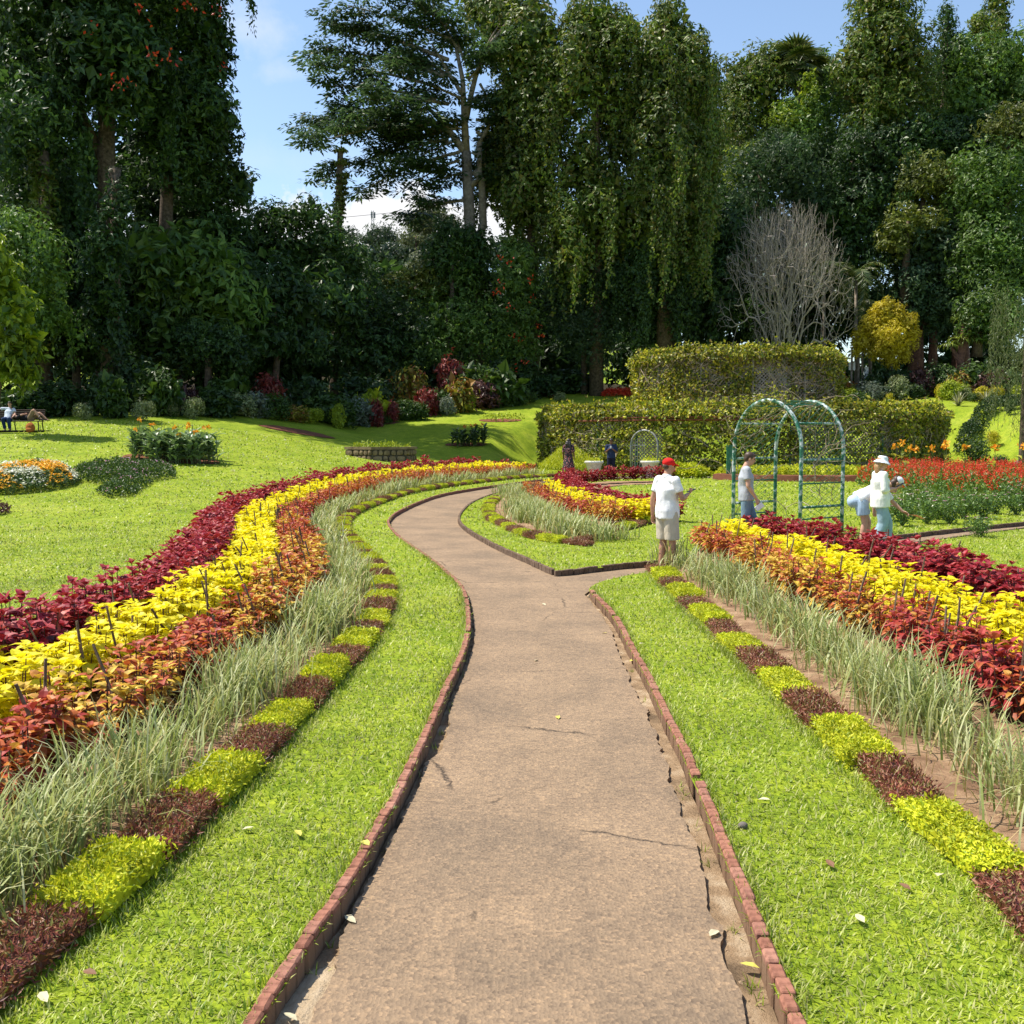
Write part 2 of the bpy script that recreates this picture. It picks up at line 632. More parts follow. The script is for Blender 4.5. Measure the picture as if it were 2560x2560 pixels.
# ---- materials of the setting
def lawn_material():
    m, N, L, out = new_mat('lawn')
    tc = N.new('ShaderNodeTexCoord')
    n1 = N.new('ShaderNodeTexNoise'); setin(n1, Scale=0.55, Detail=6.0, Roughness=0.6)
    n2 = N.new('ShaderNodeTexNoise'); setin(n2, Scale=22.0, Detail=5.0, Roughness=0.7)
    n3 = N.new('ShaderNodeTexNoise'); setin(n3, Scale=3.2, Detail=4.0)
    for n in (n1, n2, n3):
        L.new(tc.outputs['Object'], n.inputs['Vector'])
    r1 = ramp(N, [(.165, .235, .010), (.23, .30, .016), (.285, .335, .035)], pos=[.3, .5, .72])
    L.new(n1.outputs['Fac'], r1.inputs[0])
    r2 = ramp(N, [(.35, .42, .3), (.95, .98, .9), (1.55, 1.45, 1.5)], pos=[.3, .5, .7])
    L.new(n2.outputs['Fac'], r2.inputs[0])
    r3 = ramp(N, [(.8, .85, .8), (1.15, 1.08, 1.1)], pos=[.35, .65])
    L.new(n3.outputs['Fac'], r3.inputs[0])
    mx = N.new('ShaderNodeMix'); mx.data_type = 'RGBA'; mx.blend_type = 'MULTIPLY'; mx.inputs['Factor'].default_value = 1
    L.new(r1.outputs[0], mx.inputs['A']); L.new(r2.outputs[0], mx.inputs['B'])
    my = N.new('ShaderNodeMix'); my.data_type = 'RGBA'; my.blend_type = 'MULTIPLY'; my.inputs['Factor'].default_value = 1
    L.new(mx.outputs['Result'], my.inputs['A']); L.new(r3.outputs[0], my.inputs['B'])
    pr = N.new('ShaderNodeBsdfPrincipled'); setin(pr, Roughness=0.75)
    pr.inputs['Specular IOR Level'].default_value = 0.15
    L.new(my.outputs['Result'], pr.inputs['Base Color'])
    b = N.new('ShaderNodeBump'); setin(b, Strength=0.75, Distance=0.05)
    L.new(n2.outputs['Fac'], b.inputs['Height']); L.new(b.outputs[0], pr.inputs['Normal'])
    L.new(pr.outputs[0], out.inputs[0])


lawn_material()


def asphalt_material():
    m, N, L, out = new_mat('asphalt')
    tc = N.new('ShaderNodeTexCoord')
    big = N.new('ShaderNodeTexNoise'); setin(big, Scale=1.1, Detail=6.0, Roughness=0.62)
    vor = N.new('ShaderNodeTexVoronoi'); setin(vor, Scale=62.0, Randomness=1.0)
    vor2 = N.new('ShaderNodeTexVoronoi'); setin(vor2, Scale=24.0)
    fine = N.new('ShaderNodeTexNoise'); setin(fine, Scale=130.0, Detail=4.0, Roughness=0.7)
    mid = N.new('ShaderNodeTexNoise'); setin(mid, Scale=9.0, Detail=6.0, Roughness=0.7)
    for n in (big, vor, vor2, fine, mid):
        L.new(tc.outputs['Object'], n.inputs['Vector'])
    r1 = ramp(N, [(.20, .145, .095), (.25, .177, .112), (.295, .208, .13)], pos=[.34, .5, .68])
    L.new(big.outputs['Fac'], r1.inputs[0])
    sep = N.new('ShaderNodeSeparateColor')
    L.new(vor.outputs['Color'], sep.inputs[0])
    r2 = ramp(N, [(.72, .72, .74), (.94, .94, .94), (1.0, .99, .97), (1.3, 1.25, 1.18)], pos=[.05, .35, .7, 1.0])
    L.new(sep.outputs[0], r2.inputs[0])
    r3 = ramp(N, [(.86, .86, .87), (1.0, 1.0, 1.0), (1.1, 1.09, 1.06)], pos=[.3, .5, .72])
    L.new(mid.outputs['Fac'], r3.inputs[0])
    col = r1.outputs[0]
    for r in (r2, r3):
        mx = N.new('ShaderNodeMix'); mx.data_type = 'RGBA'; mx.blend_type = 'MULTIPLY'; mx.inputs['Factor'].default_value = 1
        L.new(col, mx.inputs['A']); L.new(r.outputs[0], mx.inputs['B']); col = mx.outputs['Result']
    # thin wandering cracks
    wob = N.new('ShaderNodeMix'); wob.data_type = 'VECTOR'; wob.inputs['Factor'].default_value = 0.12
    L.new(tc.outputs['Object'], wob.inputs[4]); L.new(mid.outputs['Color'], wob.inputs[5])
    cr = N.new('ShaderNodeTexVoronoi'); cr.feature = 'DISTANCE_TO_EDGE'; setin(cr, Scale=0.62)
    L.new(wob.outputs[1], cr.inputs['Vector'])
    mr = N.new('ShaderNodeMapRange'); setin(mr, From_Min=0.0, From_Max=0.008, To_Min=1.0, To_Max=0.0)
    L.new(cr.outputs['Distance'], mr.inputs['Value'])
    mr2 = N.new('ShaderNodeMapRange'); setin(mr2, From_Min=0.52, From_Max=0.62)
    L.new(big.outputs['Fac'], mr2.inputs['Value'])
    mm = N.new('ShaderNodeMath'); mm.operation = 'MULTIPLY'
    L.new(mr.outputs[0], mm.inputs[0]); L.new(mr2.outputs[0], mm.inputs[1])
    ck = N.new('ShaderNodeMix'); ck.data_type = 'RGBA'
    L.new(mm.outputs[0], ck.inputs['Factor']); L.new(col, ck.inputs['A']); ck.inputs['B'].default_value = (.05, .038, .028, 1)
    pr = N.new('ShaderNodeBsdfPrincipled'); setin(pr, Roughness=0.85)
    pr.inputs['Specular IOR Level'].default_value = 0.25
    L.new(ck.outputs['Result'], pr.inputs['Base Color'])
    ad = N.new('ShaderNodeMath'); ad.operation = 'ADD'
    L.new(vor.outputs['Distance'], ad.inputs[0]); L.new(fine.outputs['Fac'], ad.inputs[1])
    ad2 = N.new('ShaderNodeMath'); ad2.operation = 'SUBTRACT'
    L.new(ad.outputs[0], ad2.inputs[0]); L.new(mm.outputs[0], ad2.inputs[1])
    b = N.new('ShaderNodeBump'); setin(b, Strength=0.6, Distance=0.010)
    L.new(ad2.outputs[0], b.inputs['Height']); L.new(b.outputs[0], pr.inputs['Normal'])
    L.new(pr.outputs[0], out.inputs[0])


asphalt_material()
plain_mat('gutter_soil', [(.13, .09, .055), (.3, .205, .12), (.46, .36, .24)], scale=5, rough=.95, bump=1.0, bscale=60, spec=.1)
plain_mat('bed_soil', [(.15, .085, .05), (.27, .17, .10), (.38, .26, .16)], scale=4, rough=.95, bump=1.0, bscale=40, spec=.1)
plain_mat('red_earth', [(.13, .05, .028), (.2, .085, .05)], scale=3, rough=.95, bump=.8, bscale=20, spec=.1)
plain_mat('old_kerb', [(.07, .045, .028), (.13, .085, .055), (.18, .125, .085)], scale=7, rough=.95, bump=.5)
plain_mat('sand', [(.42, .31, .19), (.6, .48, .33)], scale=12, rough=.95, bump=1.0, bscale=90, spec=.1)


def brick_material():
    m, N, L, out = new_mat('brick')
    oi = N.new('ShaderNodeObjectInfo')
    tc = N.new('ShaderNodeTexCoord')
    rp = ramp(N, [(.22, .095, .062), (.29, .13, .085), (.25, .115, .08), (.33, .165, .115)])
    L.new(oi.outputs['Random'], rp.inputs[0])
    nz = N.new('ShaderNodeTexNoise'); setin(nz, Scale=30.0, Detail=6.0, Roughness=.7)
    L.new(tc.outputs['Object'], nz.inputs['Vector'])
    r2 = ramp(N, [(.5, .45, .42), (1, 1, 1), (1.3, 1.3, 1.25)], pos=[.3, .52, .75])
    L.new(nz.outputs['Fac'], r2.inputs[0])
    mx = N.new('ShaderNodeMix'); mx.data_type = 'RGBA'; mx.blend_type = 'MULTIPLY'; mx.inputs['Factor'].default_value = 1
    L.new(rp.outputs[0], mx.inputs['A']); L.new(r2.outputs[0], mx.inputs['B'])
    # earth stain on the lower sides
    sp = N.new('ShaderNodeSeparateXYZ'); L.new(tc.outputs['Object'], sp.inputs[0])
    mr = N.new('ShaderNodeMapRange'); setin(mr, From_Min=-0.03, From_Max=-0.006, To_Min=0.75, To_Max=0.0)
    L.new(sp.outputs['Z'], mr.inputs['Value'])
    st = N.new('ShaderNodeMix'); st.data_type = 'RGBA'
    L.new(mr.outputs[0], st.inputs['Factor']); L.new(mx.outputs['Result'], st.inputs['A']); st.inputs['B'].default_value = (.17, .115, .065, 1)
    pr = N.new('ShaderNodeBsdfPrincipled'); setin(pr, Roughness=.88)
    pr.inputs['Specular IOR Level'].default_value = .2
    L.new(st.outputs['Result'], pr.inputs['Base Color'])
    b = N.new('ShaderNodeBump'); setin(b, Strength=.6, Distance=.006)
    L.new(nz.outputs['Fac'], b.inputs['Height']); L.new(b.outputs[0], pr.inputs['Normal'])
    L.new(pr.outputs[0], out.inputs[0])


brick_material()

# ---- the lawn: one sheet to the horizon, cut out along the path
def build_lawn():
    pts = []
    for (x0, x1, y0, y1, st) in ((-9, 13, -2.6, 30, .4), (-30, 40, -2.6, 110, 1.25), (-110, 130, -2.6, 200, 5.0), (-420, 420, -2.6, 600, 22.0), (-1900, 1900, -300, 3200, 180.0)):
        xs = np.arange(x0, x1 + .01, st); ys = np.arange(y0, y1 + .01, st)
        X, Y = np.meshgrid(xs, ys)
        q = np.stack([X.ravel(), Y.ravel()], 1) + RNG.uniform(-.12, .12, (X.size, 2)) * st
        if pts:
            for (a0, a1, b0, b1) in done:
                q = q[~((q[:, 0] > a0 - st * .5) & (q[:, 0] < a1 + st * .5) & (q[:, 1] > b0 - st * .5) & (q[:, 1] < b1 + st * .5))]
        else:
            done = []
        done.append((x0, x1, y0, y1))
        pts.append(q)
    q = np.concatenate(pts)
    near = dist_line(q, PATH_POLY) < 0.12
    q = q[~near]
    pp = resample(np.concatenate([PATH_POLY, PATH_POLY[:1]]), .22)[:-1]
    n0 = len(q)
    vs = [Vector((float(a), float(b))) for a, b in np.concatenate([q, pp])]
    ed = [(n0 + i, n0 + (i + 1) % len(pp)) for i in range(len(pp))]
    v, e, f, *_ = geometry.delaunay_2d_cdt(vs, ed, [], 0, 1e-5)
    V = np.array([[a[0], a[1]] for a in v])
    F = np.array([t for t in f if len(t) == 3])
    cen = V[F].mean(1)
    F = F[~pip(cen, pp)]
    # drop the unused vertices
    used = np.unique(F); remap = np.full(len(V), -1); remap[used] = np.arange(len(used))
    V = V[used]; F = remap[F]
    mb = MB(); mb.add(ground3(V), F3=F)
    o = mb.obj('lawn', 'lawn', smooth=True)
    tag(o, 'bright green mown lawn sloping up to the trees', None, kind='structure')


build_lawn()


def cdt_sheet(poly, step, zf, name, mat, label, smooth=False, extra=None, skirt=0.0, zn=0.0, zs=6.0):
    """a sheet inside a polygon, triangulated with inner points"""
    poly = np.asarray(poly, float)
    lo, hi = poly.min(0), poly.max(0)
    X, Y = np.meshgrid(np.arange(lo[0], hi[0], step), np.arange(lo[1], hi[1], step))
    q = np.stack([X.ravel(), Y.ravel()], 1) + RNG.uniform(-.25, .25, (X.size, 2)) * step
    q = q[pip(q, poly)]
    q = q[dist_line(q, np.concatenate([poly, poly[:1]])) > step * .45]
    n0 = len(q)
    vs = [Vector((float(a), float(b))) for a, b in np.concatenate([q, poly])]
    ed = [(n0 + i, n0 + (i + 1) % len(poly)) for i in range(len(poly))]
    v, e, f, *_ = geometry.delaunay_2d_cdt(vs, ed, [], 0, 1e-6)
    V = np.array([[a[0], a[1]] for a in v]); F = np.array([t for t in f if len(t) == 3])
    F = F[pip(V[F].mean(1), poly)]
    Z = zf(V[:, 0], V[:, 1])
    if zn:
        Z = Z + zn * gnoise(V[:, 0], V[:, 1], zs)
    mb = MB(); mb.add(np.column_stack([V, Z]), F3=F)
    if skirt:
        k = len(poly); zt = zf(poly[:, 0], poly[:, 1])
        if zn:
            zt = zt + zn * gnoise(poly[:, 0], poly[:, 1], zs)
        A = np.column_stack([poly, zt]); B = np.column_stack([poly, zt - skirt])
        i = np.arange(k); j = (i + 1) % k
        mb.add(np.concatenate([A, B]), F4=np.stack([i, j, j + k, i + k], 1))
    o = mb.obj(name, mat, smooth=smooth)
    tag(o, label, None, kind='structure')
    return o


# asphalt with broken edges, lying in a shallow earth channel between the kerbs
def jag(line, base, amp, s, seed, side):
    n = gnoise(line[:, 0], line[:, 1], s, seed) * .6 + gnoise(line[:, 0], line[:, 1], s * 3.3, seed + 5) * .4 + gnoise(line[:, 0], line[:, 1], s * 9, seed + 9) * .25
    b = base(line[:, 1]) if callable(base) else np.full(len(line), base)
    a = amp(line[:, 1]) if callable(amp) else amp
    d = np.maximum(b + a * n, 0.012)
    return offset(line, side * d)


fine = lambda l: resample(l, 0.035)
lk = fine(LK); lk = lk[lk[:, 1] < 20]; lk2 = LK[LK[:, 1] >= 20]
la = jag(lk, lambda y: .035 + .10 * sst(4.3, 3.6, y) + .05 * sst(6.3, 6.6, y) * sst(7.6, 7.0, y), lambda y: .035 + .035 * sst(8, 3, y), 2.6, 1.0, -1)
la2 = offset(lk2, -0.02)
rk = fine(RK)
ra = jag(rk, lambda y: .045 + .045 * sst(13.5, 8, y) + .03 * sst(6.0, 4.2, y), lambda y: .025 + .035 * sst(13, 8, y), 2.3, 7.0, 1)
bl = jag(BL[4:], .03, .03, 3.0, 4.0, 1)
bu = jag(BU[3:], .03, .03, 3.0, 5.0, -1)
ik = jag(IK[3:], .03, .03, 3.0, 6.0, -1)
ASPH = np.concatenate([la, la2, ik[::-1], bu, bl[::-1], ra[::-1]])
cdt_sheet(resample(np.concatenate([PATH_POLY, PATH_POLY[:1]]), .15)[:-1], .16, lambda x, y: H(x, y) - 0.088, 'path_bed', 'gutter_soil',
          'bare sandy earth channel along the asphalt edges', zn=.018, zs=5)
cdt_sheet(ASPH, .30, lambda x, y: H(x, y) - 0.062, 'asphalt_path', 'asphalt', 'worn brown asphalt garden path winding between the kerbs', skirt=.06, zn=.006, zs=2.2)
# loose sand washed over the path by the kerb: low mounds that thin out to nothing
for k, (px, py, a, b, rot) in enumerate(((1250, 2012, .13, .05, .25), (775, 2455, .085, .26, -.2), (1075, 1965, .05, .16, -.3), (1420, 1455, .5, .16, .1))):
    c = G(px, py)
    X, Y = np.meshgrid(np.linspace(-1.2, 1.2, 30), np.linspace(-1.2, 1.2, 30))
    r2 = X ** 2 + Y ** 2
    Z = -.068 + .011 * (1 - r2) + .007 * gnoise(X, Y, 2.2, k * 3.1).reshape(X.shape) + .004 * gnoise(X, Y, 6, k).reshape(X.shape) + RNG.normal(0, .0012, X.shape)
    xr = X * a * math.cos(rot) - Y * b * math.sin(rot) + c.x; yr = X * a * math.sin(rot) + Y * b * math.cos(rot) + c.y
    n = 30; I = np.arange(n * n).reshape(n, n)
    mb = MB(); mb.add(np.stack([xr, yr, Z], 2).reshape(-1, 3), F4=np.stack([I[:-1, :-1], I[:-1, 1:], I[1:, 1:], I[1:, :-1]], 2).reshape(-1, 4))
    tag(mb.obj('sand_drift', 'sand', smooth=True), 'thin drift of pale sand on the path', None, kind='structure')

# ---- brick kerbs: soldier bricks on end
brick_me = []
for k in range(4):
    mb = MB(); box(mb, (0, 0, -0.09), (.054 + .002 * (k % 2), .102, .2), bev=.005 + .002 * k)
    brick_me.append(mb.mesh('brick', 'brick'))


def kerb(line, side, name, label, near, lift=0.018, broken=(), mat='brick'):
    """bricks along a line; the line is the path-side edge of the kerb"""
    root = empty(name, (float(line[0, 0]), float(line[0, 1]), 0))
    tag(root, label, None, kind='structure')
    l = resample(offset(line, side * .029), .1075)
    T = unit(np.gradient(l, axis=0))
    rest = MB()
    cnt = 0
    for i in range(len(l)):
        x, y = l[i]
        if y < 2.6 or any(a < y < b for a, b in broken):
            continue
        az = math.atan2(T[i, 1], T[i, 0]) - math.pi / 2 + random.uniform(-.035, .035)
        z = Hs(x, y) + lift + random.uniform(-.006, .004) - (.035 if random.random() < .02 else 0)
        M = Matrix.Translation((x + random.uniform(-.004, .004), y, z)) @ Matrix.Rotation(az, 4, 'Z') @ Matrix.Rotation(random.uniform(-.05, .05), 4, 'Y') @ Matrix.Rotation(random.uniform(-.03, .03), 4, 'X')
        if y < near:
            b = link('brick', brick_me[cnt % 4], root)
            b.matrix_parent_inverse = Matrix.Identity(4)
            b.matrix_basis = Matrix.Translation(root.location).inverted() @ M
            cnt += 1
        else:
            t = MB(); box(t, (0, 0, -.09), (.054, .102, .2), bev=.006)
            rest.merge(t, M)
    if rest.n:
        o = rest.obj('brick_course', mat, root)
        o.matrix_parent_inverse = Matrix.Translation(root.location).inverted()
        o['kind'] = 'stuff'
    return root


kerb(LK[:L_END], 1, 'brick_kerb', 'red brick kerb along the left edge of the path', 14)
kerb(RK[:-2], -1, 'brick_kerb', 'red brick kerb along the right edge of the path', 14, broken=((5.72, 5.86),))
kerb(IK[2:], 1, 'brick_kerb', 'low kerb round the lawn island with the flower bed', 0, lift=.022, mat='old_kerb')
kerb(BU, 1, 'brick_kerb', 'thin dark kerb along the far side of the side path', 0, lift=.022, mat='old_kerb')
kerb(BL[30:], -1, 'brick_kerb', 'low kerb along the near side of the side path', 0, lift=.012, mat='old_kerb')

# ---- soil of the flower beds
cdt_sheet(resample(np.concatenate([BED_L, BED_L[:1]]), .3)[:-1], .3, lambda x, y: H(x, y) + .022, 'left_bed_soil', 'bed_soil', 'dry brown soil of the left flower border', zn=.02, zs=4)
cdt_sheet(resample(np.concatenate([BED_R, BED_R[:1]]), .2)[:-1], .2, lambda x, y: H(x, y) + .022, 'right_bed_soil', 'bed_soil', 'dry brown soil of the right flower border', zn=.022, zs=4)
cdt_sheet(resample(np.concatenate([BED_I, BED_I[:1]]), .3)[:-1], .3, lambda x, y: H(x, y) + .022, 'island_bed_soil', 'bed_soil', 'brown soil of the flower bed on the lawn island', zn=.015, zs=4)


# ---- grass blades on the lawn
leaf_mat('grass_blade', [(.10, .18, .008), (.19, .28, .014), (.28, .355, .028), (.37, .42, .07), (.46, .47, .17), (.34, .33, .12)], rough=.45, trans=.35, spec=.3, nscale=.7, namt=.28)


PATH_C = resample(PATH_POLY, .5); BED_LC = resample(BED_L, .6)


def lawn_ok(q):
    ok = ~pip(q, PATH_C)
    for b in (BED_LC, BED_R, BED_I):
        ok &= ~pip(q, b)
    return ok


def in_view(q, m=0.6):
    return (np.abs(q[:, 0]) < .5 * q[:, 1] + m)


def grass():
    mb = MB()
    for (y0, y1, dens, Lm, Wm) in ((3.2, 5.2, 4000, .040, .0070), (5.2, 8.5, 2000, .042, .0090), (8.5, 14, 900, .046, .013), (14, 22, 300, .055, .021), (22, 34, 95, .07, .034), (34, 52, 30, .09, .055)):
        xw = .5 * y1 + 1
        n = int((2 * xw) * (y1 - y0) * dens)
        q = np.stack([RNG.uniform(-xw, xw, n), RNG.uniform(y0, y1, n)], 1)
        q = q[in_view(q)]
        q = q[lawn_ok(q)]
        n = len(q)
        # denser growth makes small tufts
        az = RNG.uniform(0, 2 * np.pi, n)
        L = Lm * RNG.uniform(.6, 1.35, n); W = Wm * RNG.uniform(.6, 1.3, n)
        blades(mb, ground3(q, -.004), az, L, W, RNG.uniform(.35, 1.25, n), seg=1, curl=.5)
    # longer fringe along the kerbs and the beds
    for line, o, lo, hi in ((LK, .075, 3, 20), (RK, -.075, 3, 16), (LB, .84, 3, 16)):
        l = line[(line[:, 1] > lo) & (line[:, 1] < hi)]
        l = resample(l, .006)
        q = offset(l, o) + RNG.normal(0, .02, l.shape)
        n = len(q)
        blades(mb, ground3(q), RNG.uniform(0, 2 * np.pi, n), RNG.uniform(.035, .075, n), RNG.uniform(.004, .008, n), RNG.uniform(.1, .9, n), seg=1)
    q = np.stack([1.97 + RNG.normal(0, .02, 2600), RNG.uniform(3, 15, 2600)], 1)
    blades(mb, ground3(q), RNG.uniform(0, 2 * np.pi, 2600), RNG.uniform(.04, .08, 2600), RNG.uniform(.004, .008, 2600), RNG.uniform(.1, .9, 2600), seg=1)
    o = mb.obj('grass', 'grass_blade')
    tag(o, 'short green grass blades covering the lawn and its strips', 'grass', kind='stuff')
    print('grass verts', mb.n)


grass()
# ================================================================== THE BORDERS
leaf_mat('red_coleus', [(.13, .008, .012), (.23, .014, .022), (.34, .03, .036), (.27, .016, .034), (.44, .095, .07)], rough=.5, trans=.22, spec=.3, nscale=16, namt=.32)
leaf_mat('yellow_coleus', [(.60, .54, .008), (.72, .63, .010), (.80, .70, .02), (.66, .62, .015)], rough=.5, trans=.38, spec=.35, nscale=16, namt=.14)
leaf_mat('orange_coleus', [(.16, .018, .012), (.34, .06, .018), (.44, .11, .025), (.50, .19, .03), (.53, .31, .05), (.28, .03, .025), (.42, .08, .05)], rough=.5, trans=.25, spec=.3, nscale=16, namt=.35)
leaf_mat('yellow_orange_coleus', [(.50, .25, .03), (.56, .38, .045), (.58, .45, .07), (.42, .13, .03), (.34, .06, .03)], rough=.5, trans=.25, spec=.3, nscale=16, namt=.35)
leaf_mat('crimson_coleus', [(.18, .016, .02), (.34, .045, .03), (.42, .06, .07), (.46, .13, .03), (.24, .02, .03)], rough=.5, trans=.22, spec=.3, nscale=16, namt=.35)
plain_mat('coleus_stem', [(.05, .025, .02), (.13, .06, .04)], scale=20, rough=.7)
plain_mat('stake_wood', [(.05, .035, .025), (.15, .10, .065), (.30, .22, .15)], scale=14, rough=.9, bump=.5, coord='Object')
leaf_mat('variegated_grass', [(.14, .19, .04), (.26, .31, .09), (.38, .42, .16), (.54, .54, .30), (.20, .27, .06), (.42, .33, .14)], rough=.5, trans=.3, spec=.3)
leaf_mat('straw', [(.34, .25, .12), (.48, .37, .2), (.25, .19, .09)], rough=.7, trans=.2, spec=.2)
leaf_mat('lime_mat', [(.20, .27, .012), (.37, .42, .016), (.50, .52, .02), (.58, .56, .04)], rough=.5, trans=.3, spec=.3, nscale=3, namt=.3)
leaf_mat('bronze_mat', [(.07, .02, .016), (.17, .045, .03), (.27, .10, .055), (.38, .2, .11), (.20, .04, .035), (.14, .16, .03), (.3, .22, .07)], rough=.45, trans=.2, spec=.4, nscale=4, namt=.3)


def coleus_mb(seed, h, rad, stems, nodes, L0, W0, low=False, droop=.4, upright=.25):
    global RNG
    keep = RNG; RNG = np.random.default_rng(seed)
    lf, st = MB(), MB()
    for s in range(stems):
        a = RNG.uniform(0, 2 * np.pi); r = rad * math.sqrt(RNG.uniform(.02, 1)) * .8
        top = np.array([math.cos(a) * r, math.sin(a) * r, h * RNG.uniform(.72, 1.05) * (1 - .25 * (r / rad) ** 2)])
        base = np.array([math.cos(a) * r * .25, math.sin(a) * r * .25, 0.0])
        mid = (top + base) * .5 + np.array([math.cos(a), math.sin(a), 0]) * .02
        if not low:
            tube(st, [base, mid, top], [.008, .006, .003], seg=5, cap=False)
        spin = RNG.uniform(0, np.pi)
        for k in range(nodes):
            t = .28 + .72 * (k + .5) / nodes
            p = (1 - t) ** 2 * base + 2 * t * (1 - t) * mid + t * t * top
            m = 2 if k < nodes - 1 else 4
            az = spin + k * np.pi / 2 + np.arange(m) * 2 * np.pi / m + RNG.normal(0, .25, m)
            el = RNG.normal(.12 if k < nodes - 1 else .65, .22, m) + upright * (t - .5)
            D = np.stack([np.cos(az) * np.cos(el), np.sin(az) * np.cos(el), np.sin(el)], 1)
            Nn = np.stack([-np.cos(az) * np.sin(el), -np.sin(az) * np.sin(el), np.cos(el)], 1) + RNG.normal(0, .18, (m, 3))
            L = L0 * RNG.uniform(.7, 1.2, m) * (1.0 if k < nodes - 1 else .72); W = W0 * RNG.uniform(.75, 1.15, m) * (1.0 if k < nodes - 1 else .8)
            pb = p + D * .012
            if low:
                leaf4(lf, pb, D, Nn, L * 1.15, W * 1.1, .12)
            else:
                leaf8(lf, pb, D, Nn, L, W, droop * RNG.uniform(.4, 1.3, m), .16)
    RNG = keep
    return lf, st


KIND = {
    'red': dict(h=.60, rad=.25, stems=9, nodes=5, L0=.125, W0=.082, droop=.42, upright=.3),
    'yellow': dict(h=.50, rad=.26, stems=9, nodes=5, L0=.115, W0=.088, droop=.5, upright=.2),
    'orange': dict(h=.47, rad=.23, stems=7, nodes=5, L0=.105, W0=.062, droop=.45, upright=.2),
}
COLEUS = {}
for kn, pr_ in KIND.items():
    hi, lo = [], []
    for v in range(4):
        lf, st = coleus_mb(100 + v + hash(kn) % 1 + {'red': 0, 'yellow': 20, 'orange': 40}[kn], **pr_)
        hi.append((lf.mesh(kn + '_coleus', kn + '_coleus'), st.mesh('stem', 'coleus_stem')))
        lo.append(coleus_mb(300 + v, low=True, **pr_)[0])
    COLEUS[kn] = (hi, lo)
MATALT = {'orange': ['orange_coleus', 'orange_coleus', 'yellow_orange_coleus', 'crimson_coleus']}


def row_points(line, o0, o1, sp):
    """staggered planting positions between two offsets of a line"""
    out = []
    for k, o in enumerate((o0 + (o1 - o0) * .24, o0 + (o1 - o0) * .76)):
        l = resample(offset(line, o), sp)
        for i, p in enumerate(l):
            out.append((p[0] + random.uniform(-.05, .05), p[1] + random.uniform(-.05, .05) + (sp * .5 if k else 0)))
    return out


LBV = LB[LB[:, 1] > 2.2]
RLINE = smooth_line([(2.0, 1.5), (2.0, 8), (2.0, 14.5), (2.0, 19)], .1)                      # rows right of it: negative offsets
rr_o = smooth_line([(3.62, 1.8), (3.60, 8), (3.58, 13), (3.45, 16), (3.40, 18.0)], .1)
rr_y = smooth_line([(4.45, 1.8), (4.42, 8), (4.35, 13), (4.1, 16), (3.85, 18.3)], .1)
rr_r = smooth_line([(5.62, 4.5), (5.55, 9), (5.5, 12), (5.35, 14.5), (4.95, 17), (4.55, 18.7)], .1)
isl_r2 = smooth_line([(1.75, 34.0), (1.75, 36.6), (2.6, 39.2), (4.3, 41.2), (6.4, 42.0)], .1)
ROWS = {
    'red': [('left border', row_points(LBV, 3.22, 3.88, .33)), ('right border', row_points(rr_r, .30, -.30, .31)),
            ('island bed', row_points(ISL_ROW, 1.22, 1.85, .33) + row_points(isl_r2, .3, -.3, .36))],
    'yellow': [('left border', row_points(LBV, 2.50, 3.16, .31)), ('right border', row_points(rr_y, .30, -.30, .30)),
               ('island bed', row_points(ISL_ROW[30:], .58, 1.2, .32))],
    'orange': [('left border', row_points(LBV, 1.82, 2.42, .29)), ('right border', row_points(rr_o, .24, -.24, .29)),
               ('island bed', row_points(ISL_ROW[20:], 0.0, .52, .30))],
}
ROWTXT = {('red', 'left border'): 'dark red coleus plant in the back row of the left border',
          ('red', 'right border'): 'dark red coleus plant in the back row of the right border',
          ('red', 'island bed'): 'dark red coleus plant in the bed on the lawn island',
          ('yellow', 'left border'): 'lemon yellow coleus plant in the middle row of the left border',
          ('yellow', 'right border'): 'lemon yellow coleus plant in the middle row of the right border',
          ('yellow', 'island bed'): 'lemon yellow coleus plant in the bed on the lawn island',
          ('orange', 'left border'): 'orange coleus plant in the front row of the left border',
          ('orange', 'right border'): 'orange coleus plant in the front row of the right border',
          ('orange', 'island bed'): 'orange coleus plant in the front row of the island bed'}


def plant_rows():
    for kn, rows in ROWS.items():
        hi, lo = COLEUS[kn]
        allp = [(math.hypot(x, y), x, y, bed) for bed, pts in rows for x, y in pts if abs(x) < .5 * y + 1.2 and y > 2.5]
        allp.sort()
        far = MB()
        for i, (d, x, y, bed) in enumerate(allp):
            s = random.uniform(.82, 1.14) * (1.12 if (kn == 'red' and random.random() < .12) else 1)
            M = Matrix.Translation((x, y, Hs(x, y) + .015)) @ Matrix.Rotation(random.uniform(0, 6.28), 4, 'Z') @ Matrix.Rotation(random.uniform(-.1, .1), 4, 'X') @ Matrix.Diagonal((s, s, s * random.uniform(.9, 1.08), 1))
            v = random.randrange(4)
            if i < 300:
                o = link(kn + '_coleus', hi[v][0])
                o.matrix_world = M
                if kn == 'orange':
                    patch = noise.noise(Vector((x * .55, y * .45, 3.3))) + random.uniform(-.22, .22)
                    mt = 'orange_coleus' if -.1 < patch < .22 else ('yellow_orange_coleus' if patch > 0 else 'crimson_coleus')
                    if mt != 'orange_coleus':
                        o.material_slots[0].link = 'OBJECT'
                        o.material_slots[0].material = MATS[mt]
                tag(o, ROWTXT[(kn, bed)], 'plant', kn + ' coleus plants in the ' + bed)
                if d < 13:
                    st = link('stem', hi[v][1], o)
            else:
                far.merge(lo[v], M)
        if far.n:
            o = far.obj('coleus_row', kn + '_coleus')
            tag(o, 'far end of the ' + kn + ' coleus rows beyond the bend', 'plants', kind='stuff')
        print(kn, len(allp))


plant_rows()


